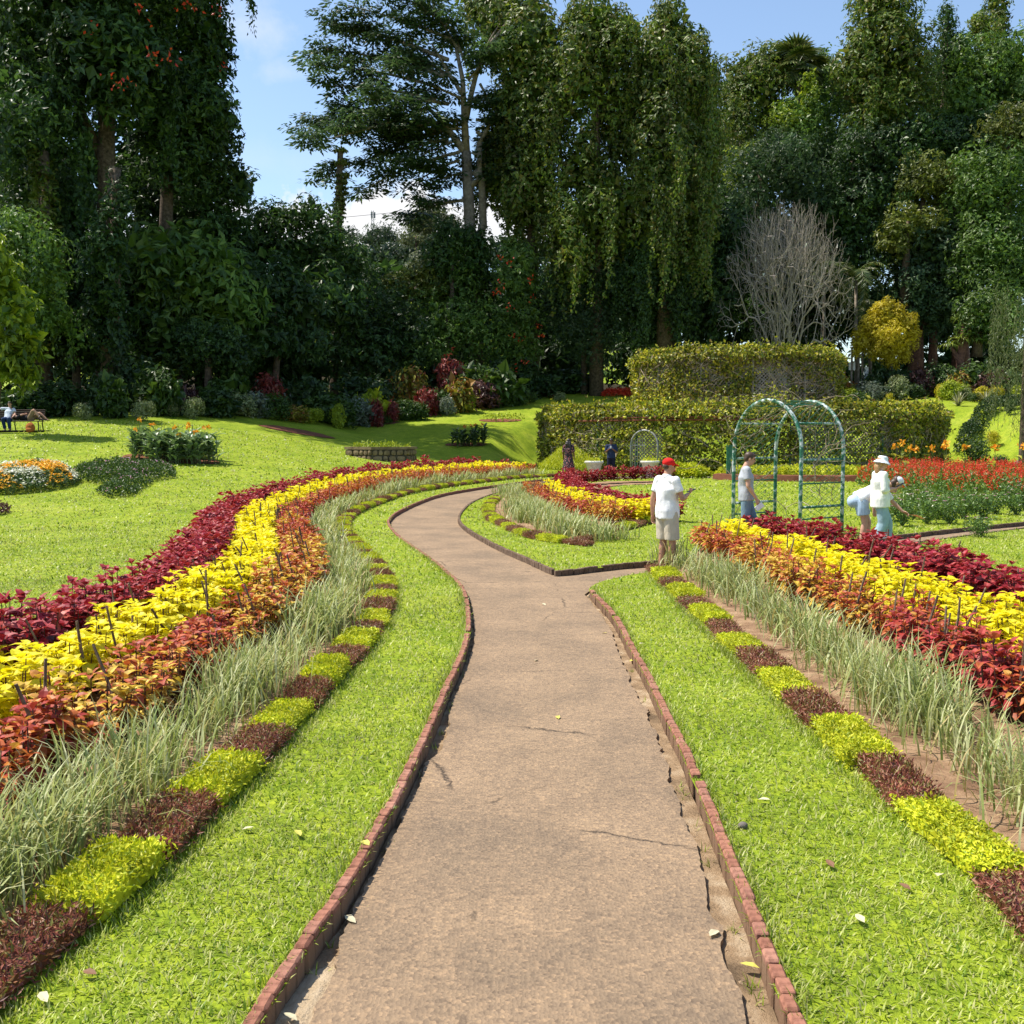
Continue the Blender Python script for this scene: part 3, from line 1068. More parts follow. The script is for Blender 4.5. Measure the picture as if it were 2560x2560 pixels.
# ---- wooden stakes among the coleus
stake_me = []
for k in range(4):
    mb = MB()
    n = 5; z = np.linspace(-.06, .58, n)
    pts = np.stack([RNG.normal(0, .004, n), RNG.normal(0, .004, n), z], 1)
    tube(mb, pts, np.array([.011, .0115, .011, .010, .009]) * (.85 + .1 * k), seg=5)
    stake_me.append(mb.mesh('stake', 'stake_wood'))


def stakes():
    spots = []
    for bed, line, os_, sg, rng_ in (('left border', LBV, (1.95, 2.3, 2.62, 2.95), 1, (3, 26)), ('island bed', ISL_ROW[20:], (.05, .4, .75), 1, (22, 36))):
        for o in os_:
            for p, nrm in zip(resample(offset(line, o), .46), normals2(resample(offset(line, o), .46))):
                spots.append((bed, p, nrm))
    for line, os_ in ((rr_o, (-.18, .14)), (rr_y, (-.2, .18)), (rr_r, (.0,))):
        for o in os_:
            l = resample(offset(line, o), .44)
            for p, nrm in zip(l, normals2(l)):
                spots.append(('right border', p, nrm))
    for bed, p, nrm in spots:
        x, y = p + RNG.normal(0, .07, 2)
        if not (abs(x) < .5 * y + .4 and y > 2.6) or random.random() < .47:
            continue
        o = link('stake', random.choice(stake_me))
        lean = random.gauss(.22, .16)
        sgn = -1 if bed != 'right border' else 1
        ax = Vector((nrm[1], -nrm[0], 0))
        s = random.uniform(.9, 1.2)
        o.matrix_world = Matrix.Translation((x, y, Hs(x, y) + .02)) @ Matrix.Rotation(sgn * lean, 4, ax) @ Matrix.Rotation(random.gauss(0, .16), 4, Vector((nrm[0], nrm[1], 0))) @ Matrix.Rotation(random.uniform(0, 6), 4, 'Z') @ Matrix.Diagonal((1, 1, s, 1))
        tag(o, {'left border': 'thin leaning wooden stake among the coleus of the left border', 'right border': 'thin leaning wooden stake among the coleus of the right border',
                'island bed': 'thin wooden stake among the coleus of the island bed'}[bed], 'stake', 'stakes in the ' + bed)


stakes()


# ---- variegated grass strips
def tuft_strip(line, o0, o1, name, label, per, h=.42, seedn=2.0, ymax=60):
    mb, ms = MB(), MB()
    l = resample(line, .07)
    N2 = normals2(l)
    for i in range(len(l)):
        y = l[i, 1]
        if y > ymax or y < 2.3 or abs(l[i, 0]) > .5 * y + 4:
            continue
        dens = per * (1.0 if y < 9 else (.6 if y < 16 else .32))
        f = noise.noise(Vector((l[i, 0] * 1.1, l[i, 1] * .9, seedn)))
        dens *= max(.25, 1 + 1.1 * f)
        k = int(dens * random.uniform(.6, 1.4))
        if k <= 0:
            continue
        w = 1.0 if y < 9 else (1.5 if y < 16 else 2.3)
        o = RNG.normal((o0 + o1) / 2, (o1 - o0) * .24, k)
        base = l[i] + N2[i] * o[:, None] + RNG.normal(0, .035, (k, 2))
        hh = h * (1 + .35 * f) * RNG.uniform(.55, 1.25, k)
        blades(mb, ground3(base, .02), RNG.uniform(0, 2 * np.pi, k), hh, RNG.uniform(.008, .015, k) * w, np.abs(RNG.normal(.22, .22, k)), seg=3, curl=.95)
        k2 = max(0, int(k * .35))
        b2 = l[i] + N2[i] * RNG.normal((o0 + o1) / 2, (o1 - o0) * .33, k2)[:, None] + RNG.normal(0, .05, (k2, 2))
        blades(ms, ground3(b2, .02), RNG.uniform(0, 2 * np.pi, k2), RNG.uniform(.08, .24, k2), RNG.uniform(.003, .007, k2) * w, RNG.uniform(.2, 1.2, k2), seg=2, curl=.6)
    root = mb.obj(name, 'variegated_grass')
    tag(root, label, 'ornamental grass', kind='stuff')
    s = ms.obj('dry_blades', 'straw', root)
    s['kind'] = 'stuff'


RL2 = smooth_line([(2.78, 2.0), (2.82, 8), (2.85, 13), (2.5, 16.1)], .1)
tuft_strip(LBV, 1.22, 1.80, 'variegated_grass', 'pale striped ornamental grass along the left border', 24)
tuft_strip(RL2, -.30, .30, 'variegated_grass', 'pale striped ornamental grass along the right border', 25, h=.44, seedn=5.0)
tuft_strip(np.concatenate([[(-.05, 34.5)], offset(IT, .85)]), -.55, .55, 'variegated_grass', 'pale striped ornamental grass in the island bed', 80, h=.40, seedn=8.0)


# ---- edging blocks of low clipped plants, lime green and bronze in turn
def block_mesh(kind, seed):
    global RNG
    keep = RNG; RNG = np.random.default_rng(seed)
    lime = kind == 'lime'
    n = 2400 if lime else 2200
    hx, hy, hz = .140, .33, (.105 if lime else .08)
    mb = MB()
    u = RNG.uniform(-1, 1, (n, 2))
    top = RNG.uniform(0, 1, n) < .68
    wob = 1 + .13 * np.array([noise.noise(Vector((a * 2.2, b_ * 2.2, seed * 3.7))) for a, b_ in u])
    u = u * wob[:, None]
    x = u[:, 0] * hx; y = u[:, 1] * hy
    bump_ = np.array([noise.noise(Vector((a * 9, b * 9, seed))) for a, b in zip(x, y)])
    edge = np.maximum(np.abs(u[:, 0]), np.abs(u[:, 1]))
    z = hz * (1 - .35 * np.clip((edge - .7) / .3, 0, 1) ** 2) * (1 + .16 * bump_) + RNG.normal(0, .008 if lime else .014, n)
    Nn = np.stack([u[:, 0] * .25, u[:, 1] * .25, np.ones(n)], 1)
    side = ~top
    k = side.sum(); pick = RNG.integers(0, 2, k); sg = RNG.choice([-1, 1], k)
    sx = np.where(pick == 0, sg * hx, x[side]); sy = np.where(pick == 0, y[side], sg * hy)
    x[side] = sx + RNG.normal(0, .016, k); y[side] = sy + RNG.normal(0, .016, k); z[side] = RNG.uniform(.0, 1, k) * hz
    Nn[side] = np.stack([np.where(pick == 0, sg, 0), np.where(pick == 0, 0, sg), np.full(k, .6)], 1)
    Pn = np.stack([x, y, np.maximum(z, .005)], 1)
    D = unit(Nn * (.35 if lime else .6) + RNG.normal(0, .75, (n, 3)))
    leaf4(mb, Pn, D, Nn + RNG.normal(0, .5, (n, 3)), RNG.uniform(.020, .036, n) if lime else RNG.uniform(.022, .042, n), RNG.uniform(.011, .018, n) if lime else RNG.uniform(.007, .012, n), .15)
    box(mb, (0, 0, hz * .38), (hx * 1.8, hy * 1.85, hz * .75))
    RNG = keep
    return mb.mesh(kind + '_edging', kind + '_mat')


BLK = {k: [block_mesh(k, 11 + i) for i in range(3)] for k in ('lime', 'bronze')}


def edging(line, o, bed, start, first, where, length=.66, ymin=3.0, ymax=60):
    """blocks along a line; names counted from the near end"""
    l = resample(offset(line, o), length)
    N2 = normals2(l)
    cnt = {'lime': 0, 'bronze': 0}
    for i, (p, nn) in enumerate(zip(l, N2)):
        kind = ('lime', 'bronze')[(i + first) % 2]
        if not (abs(p[0]) < .5 * p[1] + .5 and ymin < p[1] < ymax):
            continue
        b = link(kind + '_edging_block', random.choice(BLK[kind]))
        sc = length / .66
        b.matrix_world = Matrix.Translation((p[0], p[1], Hs(p[0], p[1]) + .015)) @ Matrix.Rotation(math.atan2(nn[1], nn[0]) + (math.pi if random.random() < .5 else 0) + random.uniform(-.09, .09), 4, 'Z') @ \
            Matrix.Diagonal((random.uniform(.9, 1.12), sc * random.uniform(.86, 1.08), random.uniform(.75, 1.25), 1))
        tag(b, f"{'lime green' if kind == 'lime' else 'dark bronze'} edging block, {ordw(cnt[kind])} {kind} {where}", 'edging plants', f'{kind} edging blocks of the {bed}')
        cnt[kind] += 1


edging(LBV, 1.05, 'left border', 0, 1, 'from the near end, left border')
edging(smooth_line([(2.0, 3.3), (2.0, 8), (1.98, 14.95)], .1), -.17, 'right border', 0, 0, 'from the near end, right border', length=.78)
edging(IT[::-1], .19, 'island bed', 0, 1, 'from the corner on the path side of the island', length=.72, ymin=15)
edging(IE[4:], .17, 'island bed side', 0, 1, 'from the corner on the right side of the island', length=.9, ymin=15)
# ================================================================== TREES AND SHRUBS
plain_mat('litter_painted_shade', [(.02, .018, .010), (.05, .04, .022)], scale=2, rough=.95, spec=.05)  # wood floor colour, kept dark to stand in for tree shade
GREEN = {
    'dark_leaf': [(.015, .038, .010), (.028, .065, .015), (.045, .095, .02), (.07, .125, .03)],
    'mid_leaf': [(.035, .075, .014), (.065, .13, .02), (.10, .18, .028), (.15, .23, .045)],
    'olive_leaf': [(.05, .07, .012), (.09, .115, .016), (.13, .16, .026), (.19, .2, .045)],
    'vine_leaf': [(.03, .065, .010), (.065, .12, .014), (.11, .17, .02), (.17, .22, .032), (.15, .13, .04), (.09, .155, .018)],
    'blue_leaf': [(.018, .045, .016), (.035, .075, .026), (.06, .105, .04), (.09, .14, .06)],
    'bright_leaf': [(.05, .10, .008), (.11, .18, .012), (.20, .27, .016), (.32, .38, .03)],
    'gold_leaf': [(.30, .24, .010), (.46, .37, .012), (.58, .47, .02), (.62, .54, .06)],
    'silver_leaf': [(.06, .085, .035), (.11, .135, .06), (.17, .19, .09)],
    'maroon_leaf': [(.035, .010, .010), (.08, .016, .016), (.14, .03, .025), (.05, .04, .015)],
    'hedge_leaf': [(.05, .08, .008), (.10, .14, .012), (.20, .23, .016), (.36, .36, .025), (.48, .44, .04), (.16, .11, .05), (.12, .17, .015)],
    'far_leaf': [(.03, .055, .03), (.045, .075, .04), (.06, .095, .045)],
}
for k, v in GREEN.items():
    leaf_mat(k, v, rough=.46, trans=.34, spec=.36, nscale=.22, namt=.35)
leaf_mat('white_flower', [(.6, .6, .55), (.75, .75, .7)], rough=.6, trans=.2)
leaf_mat('red_flower', [(.45, .02, .012), (.6, .05, .02), (.7, .10, .03)], rough=.5, trans=.2)
leaf_mat('orange_flower', [(.7, .22, .01), (.75, .33, .015), (.75, .45, .03)], rough=.5, trans=.25)
leaf_mat('pink_flower', [(.55, .25, .42), (.65, .4, .55), (.5, .18, .35)], rough=.6, trans=.2)
plain_mat('bark', [(.035, .025, .017), (.09, .065, .045), (.16, .12, .085)], scale=6, rough=.9, bump=.8, bscale=18)
plain_mat('pale_bark', [(.10, .08, .06), (.2, .165, .125), (.30, .25, .20)], scale=4, rough=.85, bump=.6, bscale=14)
plain_mat('grey_twig', [(.2, .165, .14), (.34, .29, .25), (.46, .40, .35)], scale=3, rough=.85)


def E(px, py, rx, ry, d, rd=None):
    """an ellipsoid lump of crown seen at a pixel, at depth d: centre and radii in metres"""
    c = P(px, py, d)
    k = d / 2560.0
    return (np.array(c), np.array([rx * k, (rd if rd else .5 * (rx + ry) * k), ry * k]))


def crown_mb(lumps, size, dens, leaf=(.42, .5), per=3, up=.25, droop=.25, shell=.35, core=.62, rough=.18, seed=1, hang=0.0, cap=60000):
    """leaf sprays spread through the outer volume of a set of ellipsoid lumps, each lump broken by smaller lumps"""
    global RNG
    keep = RNG; RNG = np.random.default_rng(seed)
    mb = MB()
    size0 = size
    for c, r in lumps:
        a, b, cc = r
        size = size0 * RNG.uniform(.78, 1.25)
        area = 4 * np.pi * ((a * b) ** 1.6 / 3 + (a * cc) ** 1.6 / 3 + (b * cc) ** 1.6 / 3) ** (1 / 1.6)
        nb = int(np.clip(area / (size * 9) ** 2 * 3.0, 22, 70))
        # sub-lumps give light and dark clumps and an uneven outline
        sd = rand_unit(nb)
        sr = RNG.uniform(.22, .42, nb)
        n = int(min(area * dens, cap))
        pick = RNG.integers(0, nb, n)
        dirs = rand_unit(n)
        base = sd[pick] * (1 - sr[pick][:, None] * .75)
        rad = (1 - shell * RNG.uniform(0, 1, n) ** 1.5)[:, None]
        loc = base + dirs * sr[pick][:, None] * rad * 1.25
        out = unit(loc)
        q = c + loc * r + RNG.normal(0, size * rough, (n, 3))
        if hang:
            q[:, 2] -= hang * RNG.uniform(0, 1, n) ** 3
        nrm = unit(out * .5 + dirs * .9 + np.array([0, 0, up]) + RNG.normal(0, .2, (n, 3)))
        for k in range(per):
            D = unit(np.cross(nrm, rand_unit(n)) + nrm * RNG.uniform(-.1, .5, (n, 1)) - np.array([0, 0, droop]))
            L = size * RNG.uniform(.6, 1.25, n)
            leaf4(mb, q, D, nrm + RNG.normal(0, .22, (n, 3)), L, L * RNG.uniform(leaf[0] * .8, leaf[1] * 1.1, n), .12)
        if core:                                      # large inner leaves close the crown
            m = int(n * .26) + 30
            q = c + rand_unit(m) * r * RNG.uniform(.25, core + .08, (m, 1))
            L = size * RNG.uniform(1.3, 2.1, m)
            leaf4(mb, q, rand_unit(m), rand_unit(m), L, L * .75, .1)
    RNG = keep
    return mb


_b = bmesh.new(); bmesh.ops.create_icosphere(_b, subdivisions=2, radius=1.0)
ICO_V = np.array([v.co for v in _b.verts]); ICO_F = np.array([[v.index for v in f.verts] for f in _b.faces]); _b.free()


def curtains(mb, lumps, n, size, length, seed=3, spread=.12):
    """strands of leaves hanging from the upper part of the lumps"""
    rg = np.random.default_rng(seed)
    for c, r in lumps:
        m = max(4, int(n * .75 * (r[0] * r[2]) ** .5 / 4))
        for s in range(m):
            if s % 6 == 0:                                # strands hang in bunches, with dark gaps between
                d = rg.normal(size=3); d /= np.linalg.norm(d); d[2] = abs(d[2]) * .9 - .15
                p0 = c + d * r * rg.uniform(.95, 1.1)
            p = p0 + rg.normal(0, .28, 3) * [1, 1, .8]
            ln = length * rg.uniform(.25, 1.0)
            k = int(ln / (size * .42)) + 2
            z = np.linspace(0, -ln, k)
            w = spread * (1 + .5 * rg.random())
            sway = np.cumsum(rg.normal(0, .035, (k, 2)), 0)
            taper = np.linspace(1.3, .35, k)
            q = np.column_stack([p[0] + sway[:, 0] + rg.normal(0, w, k) * taper, p[1] + sway[:, 1] + rg.normal(0, w, k) * taper, p[2] + z])
            o = np.column_stack([np.full(k, d[0]), np.full(k, d[1]), np.full(k, .15)])
            for j in range(2):
                nrm = unit(o + rg.normal(0, .45, (k, 3)))
                D = unit(np.array([0, 0, -1.0]) + rg.normal(0, .6, (k, 3)))
                L = size * rg.uniform(.7, 1.3, k)
                leaf4(mb, q + rg.normal(0, w * .5, (k, 3)), D, nrm, L, L * .62, .1)


def trunk_mb(paths, seg=9, knob=.06, seed=0):
    mb = MB()
    rg = np.random.default_rng(seed)
    for pts, r0, r1 in paths:
        pts = resample(np.asarray([list(p) for p in pts], float), max(.35, r0 * 1.6))
        k = len(pts)
        t = np.linspace(0, 1, k)
        rad = r0 + (r1 - r0) * t ** .8
        rad = rad * (1 + rg.normal(0, knob, k))
        pts = pts + rg.normal(0, 1, pts.shape) * rad[:, None] * .08
        tube(mb, pts, rad, seg=seg)
    return mb


def tree(name, label, lumps, mat, base, trunk, crown_kw, group=None, cat='tree', bark='bark', vines=None, flowers=None, extra=None):
    root = empty(name, base)
    tag(root, label, cat, group)
    inv = Matrix.Translation(Vector(base)).inverted()
    mb = crown_mb(lumps, **crown_kw)
    if vines:
        curtains(mb, lumps, **vines)
    cr = mb.obj('crown', mat, root); cr.matrix_parent_inverse = inv
    if trunk:
        t = trunk_mb(trunk).obj('trunk', bark, root, smooth=True); t.matrix_parent_inverse = inv
    if flowers:
        fm, spots, size, n = flowers
        fb = MB()
        for (c, rad) in spots:
            q = np.asarray(c) + RNG.normal(0, 1, (n, 3)) * rad
            leaf4(fb, q, rand_unit(n), rand_unit(n), size * RNG.uniform(.7, 1.3, n), size * .6)
        f = fb.obj('blossom', fm, root); f.matrix_parent_inverse = inv
    if extra:
        for nm, m2, b2 in extra:
            o = b2.obj(nm, m2, root); o.matrix_parent_inverse = inv
    TRIS.append((name, label[:40], mb.n))
    return root


TRIS = []


def base_at(px, d):
    x = P(px, 1000, d).x
    return (x, d, Hs(x, d) - .05)


def up_trunk(px, d, top_py, r0, r1, px2=None):
    b = base_at(px, d); t = P(px2 if px2 else px, top_py, d)
    m = (np.array(b) + np.array(t)) / 2 + np.array([random.uniform(-.4, .4), 0, 0])
    return [([b, tuple(m), tuple(t)], r0, r1)]


# ---------- the great dark trees on the left
D0 = 63
tree('vine_clad_tree', 'huge dark vine-covered tree with a bare trunk scar, left edge of the picture',
     [E(150, 60, 190, 150, D0), E(60, 300, 150, 170, D0 - 3), E(270, 170, 150, 130, D0 - 2), E(120, 540, 120, 150, D0), E(30, 130, 150, 150, D0 + 2), E(300, -60, 200, 130, D0), E(180, -210, 210, 120, D0 - 4), E(330, -330, 180, 110, D0 - 4)],
     'dark_leaf', base_at(268, D0), up_trunk(268, D0, -60, .75, .35, 262) + [([tuple(P(266, 420, D0)), tuple(P(190, 250, D0)), tuple(P(120, 120, D0))], .35, .12)],
     dict(size=.42, dens=8.5, up=.2, seed=21), bark='bark', vines=dict(n=26, size=.34, length=7, seed=5),
     flowers=('red_flower', [(P(290, 203, D0 - 6), .35), (P(310, 206, D0 - 6), .3), (P(232, 62, D0 - 5), .25), (P(375, 138, D0 - 5), .25), (P(435, 155, D0 - 4), .25), (P(345, 22, D0 - 5), .25)], .24, 9))
tree('vine_clad_tree', 'tall dark tree with red blossom and a ragged edge against the sky',
     [E(430, 60, 135, 130, D0 + 4), E(500, 250, 95, 130, D0 + 5), E(400, 250, 120, 120, D0 + 3), E(540, 330, 55, 110, D0 + 6), E(450, 400, 110, 90, D0 + 5), E(490, -60, 130, 90, D0 + 5), E(520, 120, 60, 80, D0 + 5), E(440, -190, 140, 110, D0 - 1), E(470, -330, 130, 100, D0 - 3), E(400, -440, 120, 90, D0 - 3)],
     'dark_leaf', base_at(400, D0 + 5), up_trunk(400, D0 + 5, 60, .6, .25, 430), dict(size=.40, dens=9.5, up=.25, seed=22), vines=dict(n=10, size=.3, length=3, seed=6),
     flowers=('red_flower', [(P(480, 8, D0 - 1), .3), (P(540, 18, D0 ), .3), (P(563, 172, D0 + 3), .25), (P(462, 14, D0 - 1), .25)], .24, 9))
tree('ivy_column_tree', 'dead trunk wrapped in a thick column of ivy in the dark left wood',
     [E(270, 660, 50, 130, D0 - 5.4, 1.3), E(265, 820, 60, 110, D0 - 5.4, 1.4), E(288, 540, 40, 110, D0 - 5.2, 1.1)],
     'dark_leaf', base_at(272, D0 - 5), up_trunk(272, D0 - 5, 420, .6, .35, 285), dict(size=.32, dens=16, seed=23, shell=.25), vines=dict(n=30, size=.26, length=4, seed=8))
tree('ivy_column_tree', 'narrow ivy-clad trunk at the far left behind the lime green tree',
     [E(105, 480, 34, 120, D0 - 4, 1.0), E(112, 650, 40, 120, D0 - 4, 1.1), E(110, 820, 60, 90, D0 - 4)],
     'vine_leaf', base_at(108, D0 - 4), up_trunk(108, D0 - 4, 380, .5, .3), dict(size=.32, dens=14, seed=24), vines=dict(n=26, size=.26, length=4, seed=9))
tree('broadleaf_tree', 'dark broadleaf tree reaching out into the sky gap left of centre',
     [E(520, 470, 95, 70, D0 + 8), E(600, 460, 50, 55, D0 + 8), E(460, 560, 120, 90, D0 + 8), E(560, 570, 80, 70, D0 + 8), E(360, 480, 90, 110, D0 + 8)],
     'dark_leaf', base_at(500, D0 + 8), up_trunk(500, D0 + 8, 480, .4, .15), dict(size=.42, dens=8, seed=25, rough=.35, core=.55))
tree('open_tree', 'small open-branched tree below the ivy pole, sky showing between its leaves',
     [E(690, 560, 85, 60, 76), E(770, 540, 70, 45, 76), E(820, 600, 60, 60, 76), E(640, 620, 80, 70, 75), E(740, 640, 90, 60, 76), E(870, 660, 60, 55, 78)],
     'dark_leaf', base_at(740, 76), up_trunk(740, 76, 560, .35, .12) + [([tuple(P(740, 680, 76)), tuple(P(800, 600, 76)), tuple(P(850, 550, 76))], .14, .05), ([tuple(P(740, 690, 76)), tuple(P(680, 610, 76)), tuple(P(640, 560, 76))], .14, .05)],
     dict(size=.38, dens=7, seed=26, rough=.4, core=.45))
tree('understory_tree', 'very dark leafy thicket tree behind the shrubs, left of the ivy column',
     [E(190, 820, 110, 110, 60), E(60, 780, 110, 140, 58), E(360, 760, 110, 140, 62), E(120, 660, 120, 120, 62)],
     'dark_leaf', base_at(190, 60), up_trunk(190, 60, 800, .3, .15), dict(size=.4, dens=8, seed=27))
tree('understory_tree', 'dark large-leaved thicket tree right of the ivy column',
     [E(360, 640, 90, 80, 61), E(430, 720, 110, 100, 62), E(540, 740, 120, 110, 64), E(500, 640, 110, 80, 64), E(420, 850, 110, 80, 61)],
     'mid_leaf', base_at(440, 62), up_trunk(440, 62, 700, .3, .15), dict(size=.6, dens=4.5, seed=28, droop=.5, leaf=(.34, .42)))
tree('rounded_tree', 'dense rounded dark tree standing behind the shaded shrubs on the left',
     [E(520, 860, 95, 65, 60), E(470, 880, 70, 55, 60), E(580, 890, 60, 50, 60)],
     'dark_leaf', base_at(520, 60), up_trunk(520, 60, 860, .3, .15), dict(size=.26, dens=18, seed=29))
tree('understory_tree', 'dark tree with drooping leaves below the ivy pole',
     [E(640, 720, 110, 110, 68), E(720, 760, 100, 100, 70), E(620, 840, 110, 80, 66), E(820, 740, 90, 80, 74), E(740, 860, 110, 70, 70)],
     'dark_leaf', base_at(680, 68), up_trunk(680, 68, 720, .3, .15), dict(size=.5, dens=5.5, seed=30, droop=.5))

# lime green tree in the sun at the left edge
tree('lime_green_tree', 'sunlit lime green tree with drooping leaves at the left edge',
     [E(-10, 700, 65, 60, 44), E(40, 770, 60, 65, 44), E(20, 870, 75, 70, 44), E(60, 840, 40, 50, 44), E(-40, 620, 60, 60, 44), E(50, 930, 45, 45, 44)],
     'bright_leaf', base_at(-20, 45), up_trunk(-20, 45, 700, .2, .1), dict(size=.36, dens=10, seed=31, droop=.8, leaf=(.36, .42), per=3, core=.5, rough=.3))
tree('creeper_mound_tree', 'sunlit creeper-smothered tree behind the lime green tree',
     [E(40, 590, 90, 70, 52), E(110, 650, 60, 90, 52), E(30, 700, 110, 110, 54), E(90, 780, 70, 90, 53)],
     'mid_leaf', base_at(60, 53), up_trunk(60, 53, 640, .3, .15), dict(size=.28, dens=15, seed=32), vines=dict(n=22, size=.24, length=3.5, seed=14))

# ---------- ivy pole leaning in the sky gap
def ivy_pole():
    d = 82
    pts = [P(835, 800, d), P(838, 640, d), P(842, 560, d), P(850, 500, d), P(856, 440, d), P(852, 375, d)]
    b = base_at(835, d)
    root = empty('ivy_pole_trunk', b)
    tag(root, 'slender bare leaning trunk clothed in ivy, alone in the sky gap', 'tree')
    inv = Matrix.Translation(Vector(b)).inverted()
    t = trunk_mb([([b] + [tuple(p) for p in pts], .35, .22)]).obj('trunk', 'bark', root); t.matrix_parent_inverse = inv
    mb = MB()
    c = resample(np.array([list(p) for p in pts]), .05)
    n = 2600
    i = RNG.integers(0, len(c), n); a = RNG.uniform(0, 2 * np.pi, n)
    o = np.stack([np.cos(a), np.sin(a), np.zeros(n)], 1)
    rad = (.35 + .22 * np.array([noise.noise(Vector(c[k]) * .7) for k in i]) + RNG.normal(0, .08, n))[:, None]
    leaf4(mb, c[i] + o * rad, unit(RNG.normal(0, .6, (n, 3)) + [0, 0, -.6]), o + RNG.normal(0, .4, (n, 3)), RNG.uniform(.18, .32, n), .17)
    o2 = mb.obj('crown', 'olive_leaf', root); o2.matrix_parent_inverse = inv


ivy_pole()


# ---------- the great spreading tree in the middle
def spreading_tree():
    d = 86
    b = base_at(1195, d)
    root = empty('spreading_tree', b)
    tag(root, 'great spreading tree with tiers of feathery dark foliage against the sky', 'tree')
    inv = Matrix.Translation(Vector(b)).inverted()
    rg = np.random.default_rng(77)
    q = lambda x, y, dy=0: tuple(P(x, y, d + dy))
    tr = [([b, q(1190, 700), q(1180, 560), q(1172, 450), q(1165, 380)], .62, .42),
          ([q(1172, 470), q(1200, 445), q(1205, 400), q(1198, 360)], .3, .22), ([q(1190, 620), q(1215, 540), q(1205, 450), q(1185, 430)], .36, .3),
          ([q(1165, 385), q(1140, 350), q(1110, 310), q(1070, 270)], .34, .14), ([q(1165, 385), q(1168, 300), q(1160, 220), q(1140, 120)], .34, .14),
          ([q(1165, 300), q(1180, 220), q(1210, 130), q(1265, 60), q(1300, 30)], .26, .08), ([q(1205, 135), q(1230, 90), q(1250, 60)], .12, .05),
          ([q(1160, 240), q(1120, 180), q(1080, 110)], .2, .08), ([q(1195, 365), q(1230, 300), q(1270, 230), q(1330, 180)], .2, .06)]
    # limbs: start, end, bend; foliage pads lie along the outer part
    limbs = [((1110, 310), (745, 315), -12), ((1070, 270), (760, 360), 10), ((1120, 350), (800, 450), -20), ((1150, 380), (900, 480), -14), ((1160, 500), (1010, 540), -8),
             ((1090, 250), (790, 215), -14), ((1100, 220), (785, 165), -16), ((1110, 190), (795, 120), -12), ((1120, 150), (800, 55), -14), ((1130, 100), (870, 15), -10),
             ((1140, 80), (950, -40), -8), ((1080, 300), (830, 270), -10), ((1130, 330), (830, 330), -16), ((1150, 130), (1050, -30), 0), ((1170, 200), (1240, 120), 0),
             ((1190, 300), (1330, 330), -10), ((1190, 330), (1320, 420), -10), ((1180, 380), (1280, 480), -5), ((1150, 400), (1020, 470), -10), ((1160, 250), (1010, 200), -10),
             ((1150, 300), (1000, 330), -10), ((1150, 350), (1040, 400), -8), ((1180, 250), (1300, 230), -8), ((1180, 170), (1330, 100), -8), ((1140, 200), (960, 110), -10), ((1120, 260), (920, 250), -8),
             ((1140, 320), (930, 390), -8), ((1160, 150), (1120, 40), 0), ((1170, 330), (1100, 300), 0), ((1200, 210), (1250, 300), 0), ((1160, 430), (1090, 450), 0)]
    mb = MB()
    for k, ((x0, y0), (x1, y1), bend) in enumerate(limbs):
        off = rg.uniform(-6, 6) * min(1, abs(x1 - x0) / 200)
        a, e = np.array(P(x0, y0, d)), np.array(P(x1, y1, d + off))
        m = (a + e) / 2 + np.array([0, 0, -bend * .05])
        tt = np.linspace(0, 1, 14)[:, None]
        c = (1 - tt) ** 2 * a + 2 * tt * (1 - tt) * m + tt ** 2 * e
        tr.append((c, .10 + .02 * np.linalg.norm(e - a) / 3, .025))
        ln = np.linalg.norm(e - a)
        npad = int(5 + ln * 1.9)
        for j in range(npad):
            t = rg.uniform(.22, 1.03)
            pc = a * (1 - t) ** 2 + 2 * t * (1 - t) * m + t * t * e
            side = rg.normal(0, 1.25) * (1 - .35 * t)
            pc = pc + np.array([rg.normal(0, .5), side * 1.3, rg.normal(.05, .32) + .12])
            # a twig to the pad
            tr.append(([tuple(a * (1 - t) ** 2 + 2 * t * (1 - t) * m + t * t * e), tuple(pc)], .03, .012))
            pr = rg.uniform(.7, 1.35)
            n = int(72 * pr)
            ang = rg.uniform(0, 2 * np.pi, n); rr = np.sqrt(rg.uniform(0, 1, n)) * pr
            o = np.stack([np.cos(ang) * rr * 1.15, np.sin(ang) * rr, rg.normal(0, .10, n) - .16 * (rr / pr) ** 2], 1)
            D = np.stack([np.cos(ang), np.sin(ang), rg.normal(-.28, .25, n)], 1)
            leaf4(mb, pc + o, D, np.array([0, 0, 1.0]) + rg.normal(0, .35, (n, 3)), rg.uniform(.32, .6, n), rg.uniform(.13, .24, n), -.12)
    cr = mb.obj('crown', 'blue_leaf', root); cr.matrix_parent_inverse = inv
    t = trunk_mb(tr, seg=7).obj('trunk', 'pale_bark', root, smooth=True); t.matrix_parent_inverse = inv
    TRIS.append(('spreading', '', mb.n))


spreading_tree()

